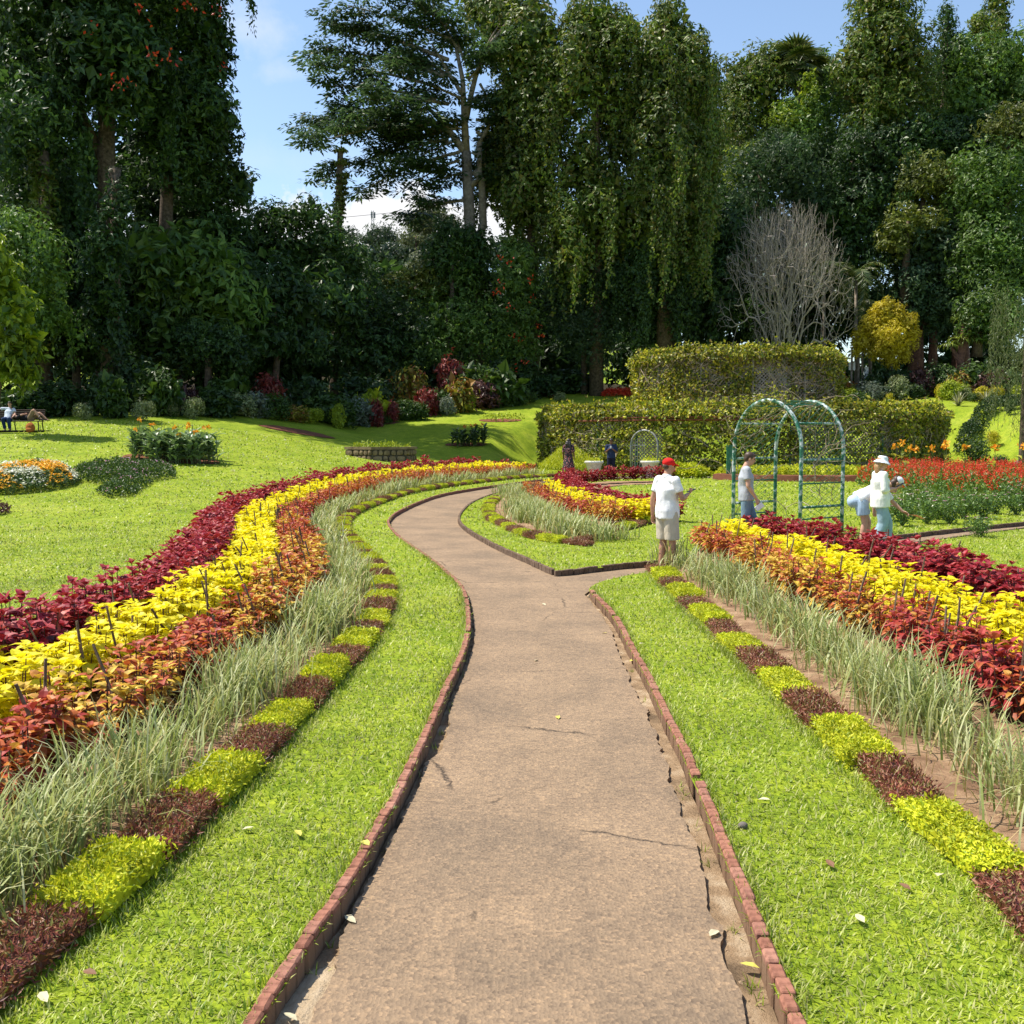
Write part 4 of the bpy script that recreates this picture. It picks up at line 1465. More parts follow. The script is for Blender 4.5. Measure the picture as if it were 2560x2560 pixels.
# ---------- the creeper-draped trees right of it
DV = 84
VK = dict(size=.40, dens=9.5, up=.1, droop=.55, shell=.3)
tree('creeper_draped_tree', 'creeper-draped tree directly right of the spreading tree, vines like curtains',
     [E(1330, 130, 80, 140, DV + 2), E(1290, 330, 60, 160, DV + 3), E(1350, 300, 60, 180, DV + 1), E(1310, 480, 70, 130, DV + 2), E(1370, 520, 50, 110, DV), E(1260, 60, 80, 80, DV + 4), E(1240, 420, 50, 120, DV + 5), E(1210, 10, 70, 60, DV + 6)],
     'vine_leaf', base_at(1330, DV + 2), up_trunk(1330, DV + 2, 100, .6, .25), dict(seed=41, **VK), vines=dict(n=46, size=.26, length=9, seed=15))
tree('creeper_draped_tree', 'tall creeper-draped tree with sky glinting through its hanging vines',
     [E(1480, 70, 85, 75, DV), E(1440, 200, 60, 150, DV - 1), E(1530, 170, 65, 150, DV), E(1450, 420, 50, 110, DV - 1), E(1550, 330, 60, 130, DV + 1), E(1520, 520, 80, 120, DV - 1), E(1430, 600, 50, 120, DV - 2), E(1570, 80, 50, 60, DV)],
     'vine_leaf', base_at(1490, DV), up_trunk(1490, DV, 60, .6, .25), dict(seed=42, **VK), vines=dict(n=50, size=.26, length=9, seed=16))
tree('creeper_draped_tree', 'tallest round-topped creeper-draped tree right of centre',
     [E(1672, 75, 62, 75, DV + 1), E(1640, 200, 70, 130, DV - 1), E(1720, 200, 55, 130, DV), E(1660, 380, 90, 140, DV - 2), E(1745, 330, 45, 130, DV + 1), E(1620, 520, 80, 120, DV - 2), E(1720, 560, 70, 140, DV - 1), E(1765, 200, 30, 70, DV + 1), E(1770, 440, 30, 120, DV)],
     'vine_leaf', base_at(1660, DV - 1), up_trunk(1660, DV - 1, 60, .7, .25), dict(seed=43, **VK), vines=dict(n=56, size=.26, length=9, seed=17))
tree('creeper_draped_tree', 'dark lower wood of hanging vines behind the pergola',
     [E(1600, 720, 80, 130, DV), E(1700, 740, 80, 130, DV), E(1780, 760, 60, 130, DV + 1), E(1640, 640, 70, 110, DV - 1), E(1500, 700, 70, 90, DV + 2), E(1820, 640, 60, 120, DV + 2)],
     'dark_leaf', base_at(1680, DV), up_trunk(1680, DV, 640, .4, .2), dict(seed=44, **VK), vines=dict(n=50, size=.26, length=8, seed=18))
# middle distance thickets between
tree('feathery_thicket_tree', 'soft feathery dark tree right of the red-flowered tree',
     [E(1450, 650, 110, 70, 86), E(1520, 720, 100, 90, 85), E(1400, 740, 100, 90, 84), E(1470, 830, 120, 80, 84)],
     'blue_leaf', base_at(1460, 85), up_trunk(1460, 85, 700, .3, .12), dict(size=.30, dens=12, seed=45, leaf=(.22, .3), droop=.4))
tree('red_flowered_tree', 'dark narrow tree dotted with red flowers left of centre of the wood',
     [E(1290, 690, 55, 90, 82), E(1300, 800, 60, 90, 82), E(1270, 880, 60, 60, 82), E(1310, 880, 45, 60, 82)],
     'mid_leaf', base_at(1290, 82), up_trunk(1290, 82, 700, .25, .12), dict(size=.34, dens=11, seed=46, droop=.6, leaf=(.3, .4)),
     flowers=('red_flower', [(P(x, y, 80), .16) for x, y in ((1245, 640), (1325, 700), (1255, 710), (1275, 655), (1330, 745), (1275, 770), (1285, 840), (1305, 845), (1355, 840), (1310, 905), (1285, 920), (1240, 730), (1350, 815))], .24, 7))
tree('bright_thicket_tree', 'brighter yellow-green small tree low in the wood below the spreading tree',
     [E(1050, 700, 55, 45, 84), E(1000, 720, 50, 40, 84), E(1090, 730, 50, 40, 84)],
     'olive_leaf', base_at(1050, 84), up_trunk(1050, 84, 700, .2, .1), dict(size=.34, dens=11, seed=47))
tree('thicket_tree', 'dark leafy tree low in the wood right below the ivy pole',
     [E(860, 780, 100, 100, 78), E(960, 790, 100, 100, 80), E(900, 880, 110, 70, 78), E(1010, 850, 90, 80, 80), E(920, 700, 60, 50, 84)],
     'dark_leaf', base_at(920, 79), up_trunk(920, 79, 740, .3, .12), dict(size=.36, dens=9, seed=48))
tree('thicket_tree', 'grey-green leafy tree low in the wood behind the red shrubs',
     [E(1100, 800, 90, 80, 82), E(1180, 830, 90, 90, 82), E(1140, 720, 90, 70, 85), E(1050, 880, 90, 60, 80), E(1180, 690, 70, 60, 86)],
     'mid_leaf', base_at(1120, 82), up_trunk(1120, 82, 760, .3, .12), dict(size=.34, dens=10, seed=49))
tree('creeper_stump_tree', 'creeper-smothered mound at the foot of the spreading tree',
     [E(1130, 600, 55, 65, 83), E(1105, 640, 50, 60, 83), E(1190, 640, 40, 90, 84, 1.2)],
     'dark_leaf', base_at(1130, 83), up_trunk(1130, 83, 600, .3, .12), dict(size=.28, dens=13, seed=50), vines=dict(n=20, size=.24, length=4, seed=19))
tree('shade_tree', 'black-shadowed tree over the gap where people walk in the distance',
     [E(1400, 850, 90, 80, 100), E(1480, 800, 90, 80, 108), E(1600, 800, 70, 80, 125), E(1350, 900, 60, 60, 96), E(1560, 740, 90, 70, 118), E(1540, 845, 40, 25, 150)],
     'dark_leaf', base_at(1420, 104), up_trunk(1420, 104, 820, .4, .15), dict(size=.45, dens=7, seed=51))

# ---------- hills with trees far behind
for i, (px, py, rx, ry, d) in enumerate(((950, 590, 52, 36, 230), (880, 640, 50, 40, 215), (1010, 640, 60, 36, 210), (1060, 600, 50, 36, 225), (1085, 545, 65, 42, 130), (1040, 590, 50, 30, 140), (1080, 660, 70, 40, 130), (860, 590, 36, 30, 240), (760, 640, 60, 40, 220))):
    far = d > 180
    lab = ['round dark tree on the far hilltop below the white cloud', 'far hillside tree left of the hilltop tree', 'far hillside tree right of the hilltop tree', 'far hillside tree behind the umbrella-shaped tree',
           'umbrella-shaped paler tree beyond the wood, left of the great trunk', 'lower pale branch tier tree beyond the wood', 'pale green tree crown low beyond the wood', 'small far tree at the left end of the hill', 'far tree glimpsed through the open-branched tree'][i]
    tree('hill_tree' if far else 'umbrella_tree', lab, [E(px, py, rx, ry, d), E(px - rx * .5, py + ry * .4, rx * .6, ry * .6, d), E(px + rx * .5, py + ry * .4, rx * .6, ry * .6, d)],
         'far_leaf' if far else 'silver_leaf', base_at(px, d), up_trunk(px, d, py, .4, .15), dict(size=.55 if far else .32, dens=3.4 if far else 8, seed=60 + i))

# ---------- the wooded bank on the right
DR = 92
RT = [
    ('round_crowned_tree', 'round-crowned tree with sprigs on top, left of the fan palm', [E(1860, 190, 70, 75, DR + 4), E(1900, 250, 80, 90, DR + 3), E(1840, 320, 60, 90, DR + 2), E(1930, 170, 60, 60, DR + 5), E(1830, 250, 40, 70, DR + 3)], 'vine_leaf', dict(size=.34, dens=9)),
    ('round_crowned_tree', 'tree behind the fan palm with a flat leafy top', [E(1995, 320, 60, 80, DR), E(1990, 150, 50, 50, DR + 10), E(2060, 200, 70, 70, DR + 8), E(2050, 300, 80, 100, DR + 5), E(1960, 330, 70, 80, DR + 5)], 'mid_leaf', dict(size=.34, dens=9)),
    ('bright_leaved_tree', 'patch of bright yellow-green tree below the fan palm', [E(1880, 400, 70, 40, DR), E(1960, 300, 55, 45, DR), E(1840, 440, 50, 40, DR), E(2020, 240, 30, 60, DR)], 'bright_leaf', dict(size=.3, dens=9)),
    ('feathery_tree', 'dark feathery-leaved tree above the bare grey tree', [E(1900, 430, 110, 80, DR - 3), E(1990, 440, 100, 80, DR - 3), E(1860, 520, 80, 70, DR - 3), E(1960, 370, 80, 50, DR - 3), E(2040, 520, 80, 60, DR - 3)], 'blue_leaf', dict(size=.34, dens=9, leaf=(.2, .28), droop=.35)),
    ('tall_creeper_tree', 'tallest creeper-grown tree of the right bank, cut by the top edge', [E(2200, 40, 90, 80, DR), E(2240, 130, 100, 90, DR - 1), E(2150, 160, 70, 90, DR), E(2270, 250, 90, 100, DR - 1), E(2180, 260, 80, 90, DR), E(2210, -50, 70, 60, DR)], 'vine_leaf', dict(size=.36, dens=9)),
    ('green_column_tree', 'green creeper column standing free against the sky, second from the top right corner', [E(2368, 50, 28, 45, DR + 2, 1.2), E(2372, 110, 30, 50, DR + 2, 1.3), E(2370, 180, 40, 60, DR + 2)], 'dark_leaf', dict(size=.3, dens=13)),
    ('green_column_tree', 'creeper-grown spire at the top right corner', [E(2500, 20, 34, 70, DR + 3, 1.4), E(2480, 80, 50, 50, DR + 3), E(2440, 60, 30, 30, DR + 3)], 'vine_leaf', dict(size=.3, dens=12)),
    ('dark_crowned_tree', 'dark broad tree below the creeper column on the right', [E(2440, 180, 100, 90, DR + 1), E(2530, 150, 80, 90, DR + 2), E(2420, 280, 80, 70, DR), E(2540, 260, 60, 80, DR)], 'mid_leaf', dict(size=.36, dens=9)),
    ('thicket_tree', 'dense dark tree in the middle of the right bank', [E(2130, 400, 100, 100, DR - 2), E(2230, 400, 100, 100, DR - 2), E(2180, 500, 110, 80, DR - 3), E(2100, 560, 80, 90, DR - 3)], 'dark_leaf', dict(size=.38, dens=8)),
    ('thicket_tree', 'sunlit round bush-like tree half way up the right bank', [E(2310, 440, 75, 60, DR - 5), E(2270, 480, 50, 40, DR - 5), E(2350, 490, 60, 50, DR - 5)], 'olive_leaf', dict(size=.32, dens=11)),
    ('thicket_tree', 'deep shadowed tree between the round bush-like tree and the edge', [E(2400, 370, 100, 70, DR - 2), E(2470, 330, 80, 60, DR - 2), E(2300, 330, 80, 60, DR - 2), E(2420, 450, 70, 60, DR - 1)], 'dark_leaf', dict(size=.36, dens=9)),
    ('flat_topped_tree', 'pale flat-topped tree with thin bare branches at the right edge', [E(2530, 280, 60, 30, DR - 8), E(2490, 320, 60, 25, DR - 8), E(2550, 350, 60, 40, DR - 8)], 'olive_leaf', dict(size=.3, dens=8, core=.4)),
    ('glossy_leaved_tree', 'large glossy-leaved tree filling the right edge', [E(2480, 430, 100, 80, DR - 8), E(2530, 520, 80, 100, DR - 8), E(2440, 520, 80, 80, DR - 8), E(2480, 620, 90, 90, DR - 9), E(2540, 680, 70, 100, DR - 9), E(2430, 650, 60, 80, DR - 9)], 'mid_leaf', dict(size=.3, dens=13, leaf=(.42, .55))),
    ('glossy_leaved_tree', 'dark glossy tree behind the golden tree', [E(2320, 640, 80, 80, DR - 6), E(2380, 720, 70, 80, DR - 7), E(2290, 720, 70, 80, DR - 6), E(2400, 600, 60, 60, DR - 6), E(2330, 790, 70, 60, DR - 6)], 'blue_leaf', dict(size=.32, dens=11)),
    ('thicket_tree', 'dark vine-hung tree between the bare grey tree and the golden tree', [E(2140, 680, 80, 80, DR - 4), E(2210, 620, 80, 80, DR - 4), E(2090, 700, 60, 100, DR - 3), E(2150, 780, 80, 70, DR - 4)], 'dark_leaf', dict(size=.34, dens=9)),
    ('yellowish_tree', 'yellow-green small tree at mid height left of the glossy tree', [E(2270, 550, 60, 45, DR - 7), E(2230, 600, 40, 50, DR - 7), E(2330, 560, 40, 40, DR - 7)], 'olive_leaf', dict(size=.3, dens=10)),
    ('thicket_tree', 'dark thicket tree behind the bare grey tree', [E(1880, 620, 90, 100, DR), E(1960, 640, 90, 110, DR), E(2030, 640, 80, 100, DR), E(1900, 760, 100, 90, DR), E(2000, 780, 90, 90, DR)], 'dark_leaf', dict(size=.38, dens=8)),
    ('glossy_leaved_tree', 'glossy tree beside the weeping tree, low at the right edge', [E(2450, 790, 60, 70, DR - 12), E(2510, 800, 60, 80, DR - 12), E(2480, 720, 60, 60, DR - 11)], 'mid_leaf', dict(size=.28, dens=13)),
]
for i, (nm, lab, lum, mt, kw) in enumerate(RT):
    c0 = lum[0][0]; px0 = 1280 + c0[0] / c0[1] * 2560
    kw2 = dict(seed=80 + i, up=.25, droop=.3); kw2.update(kw)
    vn = dict(n=18, size=.24, length=4, seed=90 + i) if mt in ('vine_leaf', 'dark_leaf') else None
    b = base_at(px0, c0[1] + .5)
    tree(nm, lab, lum, mt, b, [([b, (b[0], b[1], (b[2] + c0[2]) / 2), tuple(c0)], .45, .15)], kw2, vines=vn)


# ---------- bare grey frangipani tree
def bare_tree():
    d = 81
    b = base_at(1965, d)
    root = empty('bare_tree', b)
    tag(root, 'leafless pale grey many-branched tree behind the pergola', 'tree')
    rg = np.random.default_rng(5)
    mb = MB()
    tips = []

    def grow(p, dr, ln, r, lev):
        e = p + dr * ln
        m = (p + e) / 2 + rg.normal(0, ln * .06, 3)
        tube(mb, [p, m, e] if lev < 7 else [p, e], [r, r * .9, r * .8] if lev < 7 else [r, r * .7], seg=6 if lev < 3 else (4 if lev < 6 else 3), cap=False)
        if lev >= 8 or (lev >= 5 and rg.random() < .10):
            tips.append(e)
            return
        k = 3 if rg.random() < (.55 if lev < 5 else .25) else 2
        az0 = rg.uniform(0, 2 * np.pi)
        u = unit(np.cross(dr, [.3, .5, .8])); v = np.cross(dr, u)
        for j in range(k):
            a = az0 + j * 2 * np.pi / k + rg.normal(0, .3)
            sp = rg.uniform(.45, .82)
            nd = unit(dr * math.cos(sp) + (u * math.cos(a) + v * math.sin(a)) * math.sin(sp) + np.array([0, 0, .10]))
            grow(e, nd, ln * rg.uniform(.72, .86), r * .72, lev + 1)

    for k in range(7):
        a = k * 2 * np.pi / 7 + rg.normal(0, .2)
        sp = rg.uniform(.15, .62)
        grow(np.array([math.cos(a) * .4, math.sin(a) * .4, 0.0]), np.array([math.cos(a) * math.sin(sp), math.sin(a) * math.sin(sp) * .8, math.cos(sp)]), rg.uniform(2.5, 3.7), .17, 1)
    for k in range(5):
        a = rg.uniform(0, 2 * np.pi)
        grow(np.array([math.cos(a) * .4, math.sin(a) * .4, 0.3]), unit(np.array([math.cos(a), math.sin(a) * .6, .45])), 2.0, .1, 3)
    o = mb.obj('branches', 'grey_twig', root, smooth=True)
    tr = trunk_mb([([(0, 0, -.2), (.05, 0, .6), (0, 0, 1.2)], .55, .42)]).obj('trunk', 'grey_twig', root, smooth=True)
    fb = MB(); sel = [tips[i] for i in rg.choice(len(tips), 26)]
    for t in sel:
        leaf4(fb, np.repeat([t], 6, 0), rand_unit(6), rand_unit(6), .2, .14)
    fb.obj('blossom', 'white_flower', root)
    root.rotation_euler.z = .4
    root.scale = (.50, .55, 1.22)
    print('bare tips', len(tips), mb.n)


bare_tree()


# ---------- golden tree
tree('golden_tree', 'rounded golden-yellow leaved tree before the dark bank on the right',
     [E(2215, 790, 40, 34, 80), E(2180, 815, 34, 32, 80), E(2252, 812, 36, 34, 80), E(2160, 850, 28, 36, 80), E(2275, 845, 24, 34, 80), E(2215, 835, 44, 36, 79), E(2240, 870, 36, 30, 79.5), E(2195, 870, 34, 30, 79.5), E(2222, 757, 18, 18, 80), E(2232, 900, 26, 22, 80), E(2275, 800, 20, 20, 80), E(2145, 872, 18, 22, 80), E(2195, 775, 22, 18, 80), E(2262, 885, 20, 22, 80), E(2245, 770, 16, 14, 80)],
     'gold_leaf', base_at(2228, 80), up_trunk(2228, 80, 830, .14, .08), dict(size=.17, dens=38, seed=120, up=.5, core=.55, rough=.35), bark='bark')
# thin pale stems beside it
for i, (px, top) in enumerate(((2146, 880), (2156, 885), (2128, 870))):
    b = base_at(px, 82)
    o = trunk_mb([([b, tuple(P(px + random.uniform(-3, 3), top, 82))], .1, .08)], seed=i).obj('pole_tree', 'pale_bark', smooth=True)
    tag(o, ['left', 'middle', 'right'][[2128, 2146, 2156].index(px)] + ' one of three thin pale trunks below the golden tree', 'tree trunk', 'thin pale trunks')
leaf_mat('tan_leaf', [(.16, .13, .05), (.26, .21, .09)], rough=.6)


# ---------- palms and dracaenas
leaf_mat('palm_leaf', [(.03, .06, .012), (.06, .10, .02), (.12, .15, .04), (.2, .2, .08)], rough=.4, trans=.2, spec=.5)


def palm(name, label, px, d, crown_py, nf, fl, fan=False, tr=.16, base_py=None, seed=1):
    rg = np.random.default_rng(seed)
    b = base_at(px, d)
    top = np.array(P(px, crown_py, d))
    root = empty(name, b); tag(root, label, 'palm tree')
    inv = Matrix.Translation(Vector(b)).inverted()
    t = trunk_mb([([b, tuple((np.array(b) + top) / 2 + [.15, 0, 0]), tuple(top)], tr, tr * .75)]).obj('trunk', 'pale_bark', root, smooth=True); t.matrix_parent_inverse = inv
    for k in range(nf):
        mb = MB()
        az = k * 2.4 + rg.normal(0, .2); el = rg.uniform(-.5, 1.25)
        n = 13
        pts = [top]; e = el
        for j in range(n):
            pts.append(pts[-1] + np.array([math.cos(az) * math.cos(e), math.sin(az) * math.cos(e), math.sin(e)]) * fl / n); e -= (.06 if fan else .15)
        pts = np.array(pts)
        if fan:
            c = pts[6]; hd = unit(pts[6] - pts[5]); sd = unit(np.cross(hd, [0, 0, 1])); m = 20
            a = np.linspace(-1.9, 1.9, m)[:, None]
            D = hd * np.cos(a) + sd * np.sin(a) + np.array([0, 0, -.35])
            tube(mb, pts[:7], .025, seg=4)
            leaf4(mb, np.repeat([c], m, 0), D, np.repeat([np.cross(sd, hd)], m, 0) + rg.normal(0, .1, (m, 3)), fl * .55, fl * .09, .1)
        else:
            tube(mb, pts, np.linspace(.03, .008, len(pts)), seg=4)
            ii = np.repeat(np.arange(1, len(pts)), 4)
            T = unit(np.gradient(pts, axis=0))[ii]
            sd = unit(np.cross(T, [0, 0, 1])) * np.where(np.arange(len(ii)) % 2, 1, -1)[:, None]
            pb = pts[ii] + T * rg.uniform(-.5, .5, (len(ii), 1)) * fl / n
            leaf4(mb, pb, sd + T * .55 + np.array([0, 0, -.35]) + rg.normal(0, .1, (len(ii), 3)), np.cross(sd, T) + rg.normal(0, .1, (len(ii), 3)), fl * .26, fl * .035, .05)
        f = mb.obj('frond', 'palm_leaf', root); f.matrix_parent_inverse = inv
    return root


palm('fan_palm', 'fan palm with hanging pale dead fronds, high on the right bank', 1995, 95, 165, 34, 3.3, fan=True, tr=.3, seed=3)
palm('feather_palm', 'feather palm right of the bare grey tree, taller one', 2140, 83, 690, 16, 2.8, seed=4)
palm('feather_palm', 'feather palm right of the bare grey tree, lower one', 2175, 84, 770, 14, 2.6, seed=5)
palm('feather_palm', 'palm crown glimpsed among the bare grey branches', 2060, 86, 680, 13, 2.4, seed=6)


def dracaena(label, heads, d, trunk):
    b = base_at(trunk[0], d)
    root = empty('dracaena', b); tag(root, label, 'dracaena')
    inv = Matrix.Translation(Vector(b)).inverted()
    tb = MB(); tp = tuple(P(trunk[1], trunk[2], d))
    for px, py, r in heads:
        c = np.array(P(px, py, d))
        tube(tb, [b, tp, tuple(c)], [.4, .28, .08], seg=8)
        n = 46; mb = MB()
        D = rand_unit(n); D[:, 2] = np.abs(D[:, 2]) * .8 - .1
        blades(mb, np.repeat([c], n, 0), np.arctan2(D[:, 1], D[:, 0]), r * RNG.uniform(.8, 1.2, n), .11, np.arccos(np.clip(D[:, 2], -1, 1)), seg=3, curl=.5)
        h = mb.obj('leaf_rosette', 'bright_dracaena', root); h.matrix_parent_inverse = inv
    t = tb.obj('trunk', 'red_bark', root, smooth=True); t.matrix_parent_inverse = inv


leaf_mat('bright_dracaena', [(.07, .12, .02), (.16, .22, .03), (.28, .32, .06)], rough=.4, trans=.25)
plain_mat('red_bark', [(.05, .025, .018), (.13, .06, .04), (.2, .10, .065)], scale=5, rough=.9, bump=.6)
dracaena('dracaena with sword-leaf rosettes on a reddish trunk, right of the golden tree', [(2375, 862, 1.1), (2400, 850, 1.2), (2420, 848, 1.1), (2410, 795, 1.2), (2430, 800, 1.0)], 80, (2398, 2400, 905))
# broad dark trunks in the shade behind
for i, (px, r, top) in enumerate(((2290, .55, 800), (2330, .35, 800), (2398, .6, 780))):
    b = base_at(px, 87)
    o = trunk_mb([([b, tuple(P(px, (top + 950) / 2, 87)), tuple(P(px + 4, top, 87))], r * 1.5, r * .8)], seed=i + 9).obj('tree_trunk', 'red_bark', smooth=True)
    tag(o, ['thick dark fluted trunk right of the golden tree', 'thinner dark trunk between the two thick ones', 'broad reddish trunk behind the dracaena'][i], 'tree trunk')


# ---------- weeping tree at the right edge
def weeping_tree():
    d = 46
    b = base_at(2560, d)
    root = empty('weeping_tree', b); tag(root, 'weeping fine-leaved grey-green tree hanging in from the right edge', 'tree')
    inv = Matrix.Translation(Vector(b)).inverted()
    mb = MB(); rg = np.random.default_rng(9)
    tr = [([b, tuple(P(2565, 850, d)), tuple(P(2570, 700, d))], .16, .06)]
    for k in range(150):
        p = np.array(P(rg.uniform(2480, 2600), rg.uniform(700, 960), d + rg.normal(0, 1.0)))
        ln = rg.uniform(1.0, 3.2)
        m = int(ln / .07)
        q = p + np.column_stack([np.cumsum(rg.normal(-.004, .012, m)), np.cumsum(rg.normal(0, .012, m)), -np.linspace(0, ln, m)])
        leaf4(mb, q, np.array([0, 0, -1.0]) + rg.normal(0, .45, (m, 3)), rg.normal(size=(m, 3)), rg.uniform(.12, .26, m), .03)
    cr = mb.obj('crown', 'weeping_leaf', root); cr.matrix_parent_inverse = inv
    t = trunk_mb(tr).obj('trunk', 'bark', root); t.matrix_parent_inverse = inv


leaf_mat('weeping_leaf', [(.05, .075, .02), (.10, .13, .04), (.18, .2, .08)], rough=.5, trans=.3)
weeping_tree()
for t in TRIS:
    pass
print('tree verts', sum(t[2] for t in TRIS), [t for t in TRIS if t[2] > 150000])


# ---------- the wood behind, one dark mass
def wood(name, label, cols, mat, kw, seed):
    lum = []
    rg = np.random.default_rng(seed)
    for (x0, x1, step, py, ry, d) in cols:
        for px in np.arange(x0, x1, step):
            lum.append(E(px + rg.uniform(-20, 20), py + rg.uniform(-25, 25), step * .8, ry * rg.uniform(.85, 1.15), d + rg.uniform(-2, 2)))
    mb = crown_mb(lum, seed=seed, **kw)
    tag(mb.obj(name, mat), label, 'wood', kind='stuff')
    print(name, mb.n)


WK = dict(size=.75, dens=2.6, per=2, core=.7, cap=4000)
wood('background_wood', 'dark mass of the wood behind the left trees', [(-140, 560, 120, 420, 150, 77), (-140, 640, 120, 700, 150, 74), (-140, 640, 110, 880, 110, 70), (-200, 300, 120, 130, 160, 78), (600, 900, 100, 800, 110, 84), (600, 860, 90, 930, 60, 76)], 'dark_leaf', WK, 301)
wood('background_wood', 'dark mass of the wood behind the middle and right trees', [(880, 1420, 100, 790, 110, 96), (880, 1440, 90, 910, 70, 92), (1380, 1560, 90, 780, 130, 112), (1600, 2560, 110, 800, 120, 101), (1600, 2660, 110, 920, 70, 98),
     (1560, 1860, 110, 600, 140, 100), (1820, 2660, 120, 590, 140, 106), (1860, 2660, 130, 400, 110, 108), (2120, 2660, 130, 240, 100, 110)], 'dark_leaf', WK, 302)
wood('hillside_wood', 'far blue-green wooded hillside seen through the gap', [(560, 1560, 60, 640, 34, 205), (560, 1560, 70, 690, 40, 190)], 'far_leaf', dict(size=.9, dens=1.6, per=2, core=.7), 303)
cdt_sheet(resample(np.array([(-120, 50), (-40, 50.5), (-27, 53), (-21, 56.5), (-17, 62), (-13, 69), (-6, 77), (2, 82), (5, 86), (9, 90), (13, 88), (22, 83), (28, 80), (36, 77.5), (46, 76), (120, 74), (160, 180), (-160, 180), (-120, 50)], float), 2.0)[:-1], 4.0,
          lambda x, y: H(x, y) + .06, 'forest_floor_shade', 'litter_painted_shade', 'leaf litter under the trees, with shade painted dark over the lawn gap')  # litter under the trees; in the gap its dark colour paints shade on lawn

# ================================================================== SHRUBS
SHR = {}
for nm, kw in {'round': dict(size=.085, dens=260, up=.4), 'loose': dict(size=.13, dens=110, up=.3, rough=.6), 'fine': dict(size=.06, dens=420, up=.5, leaf=(.3, .4)), 'broad': dict(size=.19, dens=60, up=.3, droop=.5, rough=.4)}.items():
    SHR[nm] = []
    for v in range(2):
        lum = [(np.array([0, 0, .5]), np.array([.5, .5, .5]))]
        if nm in ('loose', 'broad'):
            lum += [(np.array([.25, .1, .4]), np.array([.35, .35, .42])), (np.array([-.25, -.1, .45]), np.array([.33, .33, .5]))]
        SHR[nm].append(crown_mb(lum, seed=200 + v + len(SHR), core=.8, shell=.22, per=2, **kw).mesh('shrub'))
for k in ('mid_leaf', 'olive_leaf', 'dark_leaf'):
    pass
leaf_mat('shrub_green', [(.02, .05, .008), (.045, .09, .012), (.08, .135, .02)], rough=.45, trans=.25)
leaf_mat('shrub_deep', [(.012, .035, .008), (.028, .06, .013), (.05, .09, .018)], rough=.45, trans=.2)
leaf_mat('shrub_variegated', [(.10, .14, .04), (.22, .26, .10), (.36, .38, .2)], rough=.5, trans=.25)
leaf_mat('shrub_lime', [(.14, .21, .01), (.26, .33, .015), (.38, .42, .02)], rough=.5, trans=.25)
leaf_mat('shrub_yellow', [(.3, .28, .012), (.48, .43, .015), (.58, .5, .03)], rough=.5, trans=.25)
leaf_mat('shrub_red', [(.10, .012, .014), (.2, .025, .025), (.3, .06, .04), (.08, .04, .02)], rough=.45, trans=.2)
leaf_mat('shrub_maroon', [(.045, .02, .02), (.09, .035, .03), (.14, .06, .05)], rough=.45, trans=.2)
leaf_mat('shrub_silver', [(.09, .12, .08), (.16, .19, .13), (.23, .26, .19)], rough=.5, trans=.2)
leaf_mat('shrub_mixed', [(.06, .09, .012), (.2, .2, .02), (.35, .3, .03), (.25, .06, .02), (.10, .13, .02)], rough=.5, trans=.2)


def shrub(px, py, w, h, d, kind, mat, label, group, cat='shrub', flowers=None):
    """a shrub whose foot is at pixel (px,py) and whose depth is d; w, h in pixels"""
    x = P(px, py, d).x; z = Hs(x, d)
    k = d / 2560
    o = link('shrub', random.choice(SHR[kind]))
    if not o.data.materials:
        o.data.materials.append(MATS['shrub_green'])
    o.material_slots[0].link = 'OBJECT'; o.material_slots[0].material = MATS[mat]
    o.location = (x, d, z - .03); o.rotation_euler = (0, 0, random.uniform(0, 6.28))
    o.scale = (w * k, w * k * random.uniform(.85, 1.1), h * k)
    tag(o, label, cat, group)
    if flowers:
        fb = MB(); n = 130
        q = rand_unit(n); q[:, 2] = np.abs(q[:, 2]) * .5 + .35
        q = q * [.5, .5, .55] + [0, 0, .25]
        leaf4(fb, q, rand_unit(n), rand_unit(n), .10, .08)
        fb.obj('blossom', flowers, o)
    return o


COLNAME = {'shrub_green': 'green', 'shrub_deep': 'deep green', 'shrub_variegated': 'cream-variegated', 'shrub_lime': 'lime green', 'shrub_yellow': 'golden yellow', 'shrub_red': 'red-leaved', 'shrub_maroon': 'maroon', 'shrub_silver': 'silvery', 'shrub_mixed': 'mottled green and red'}
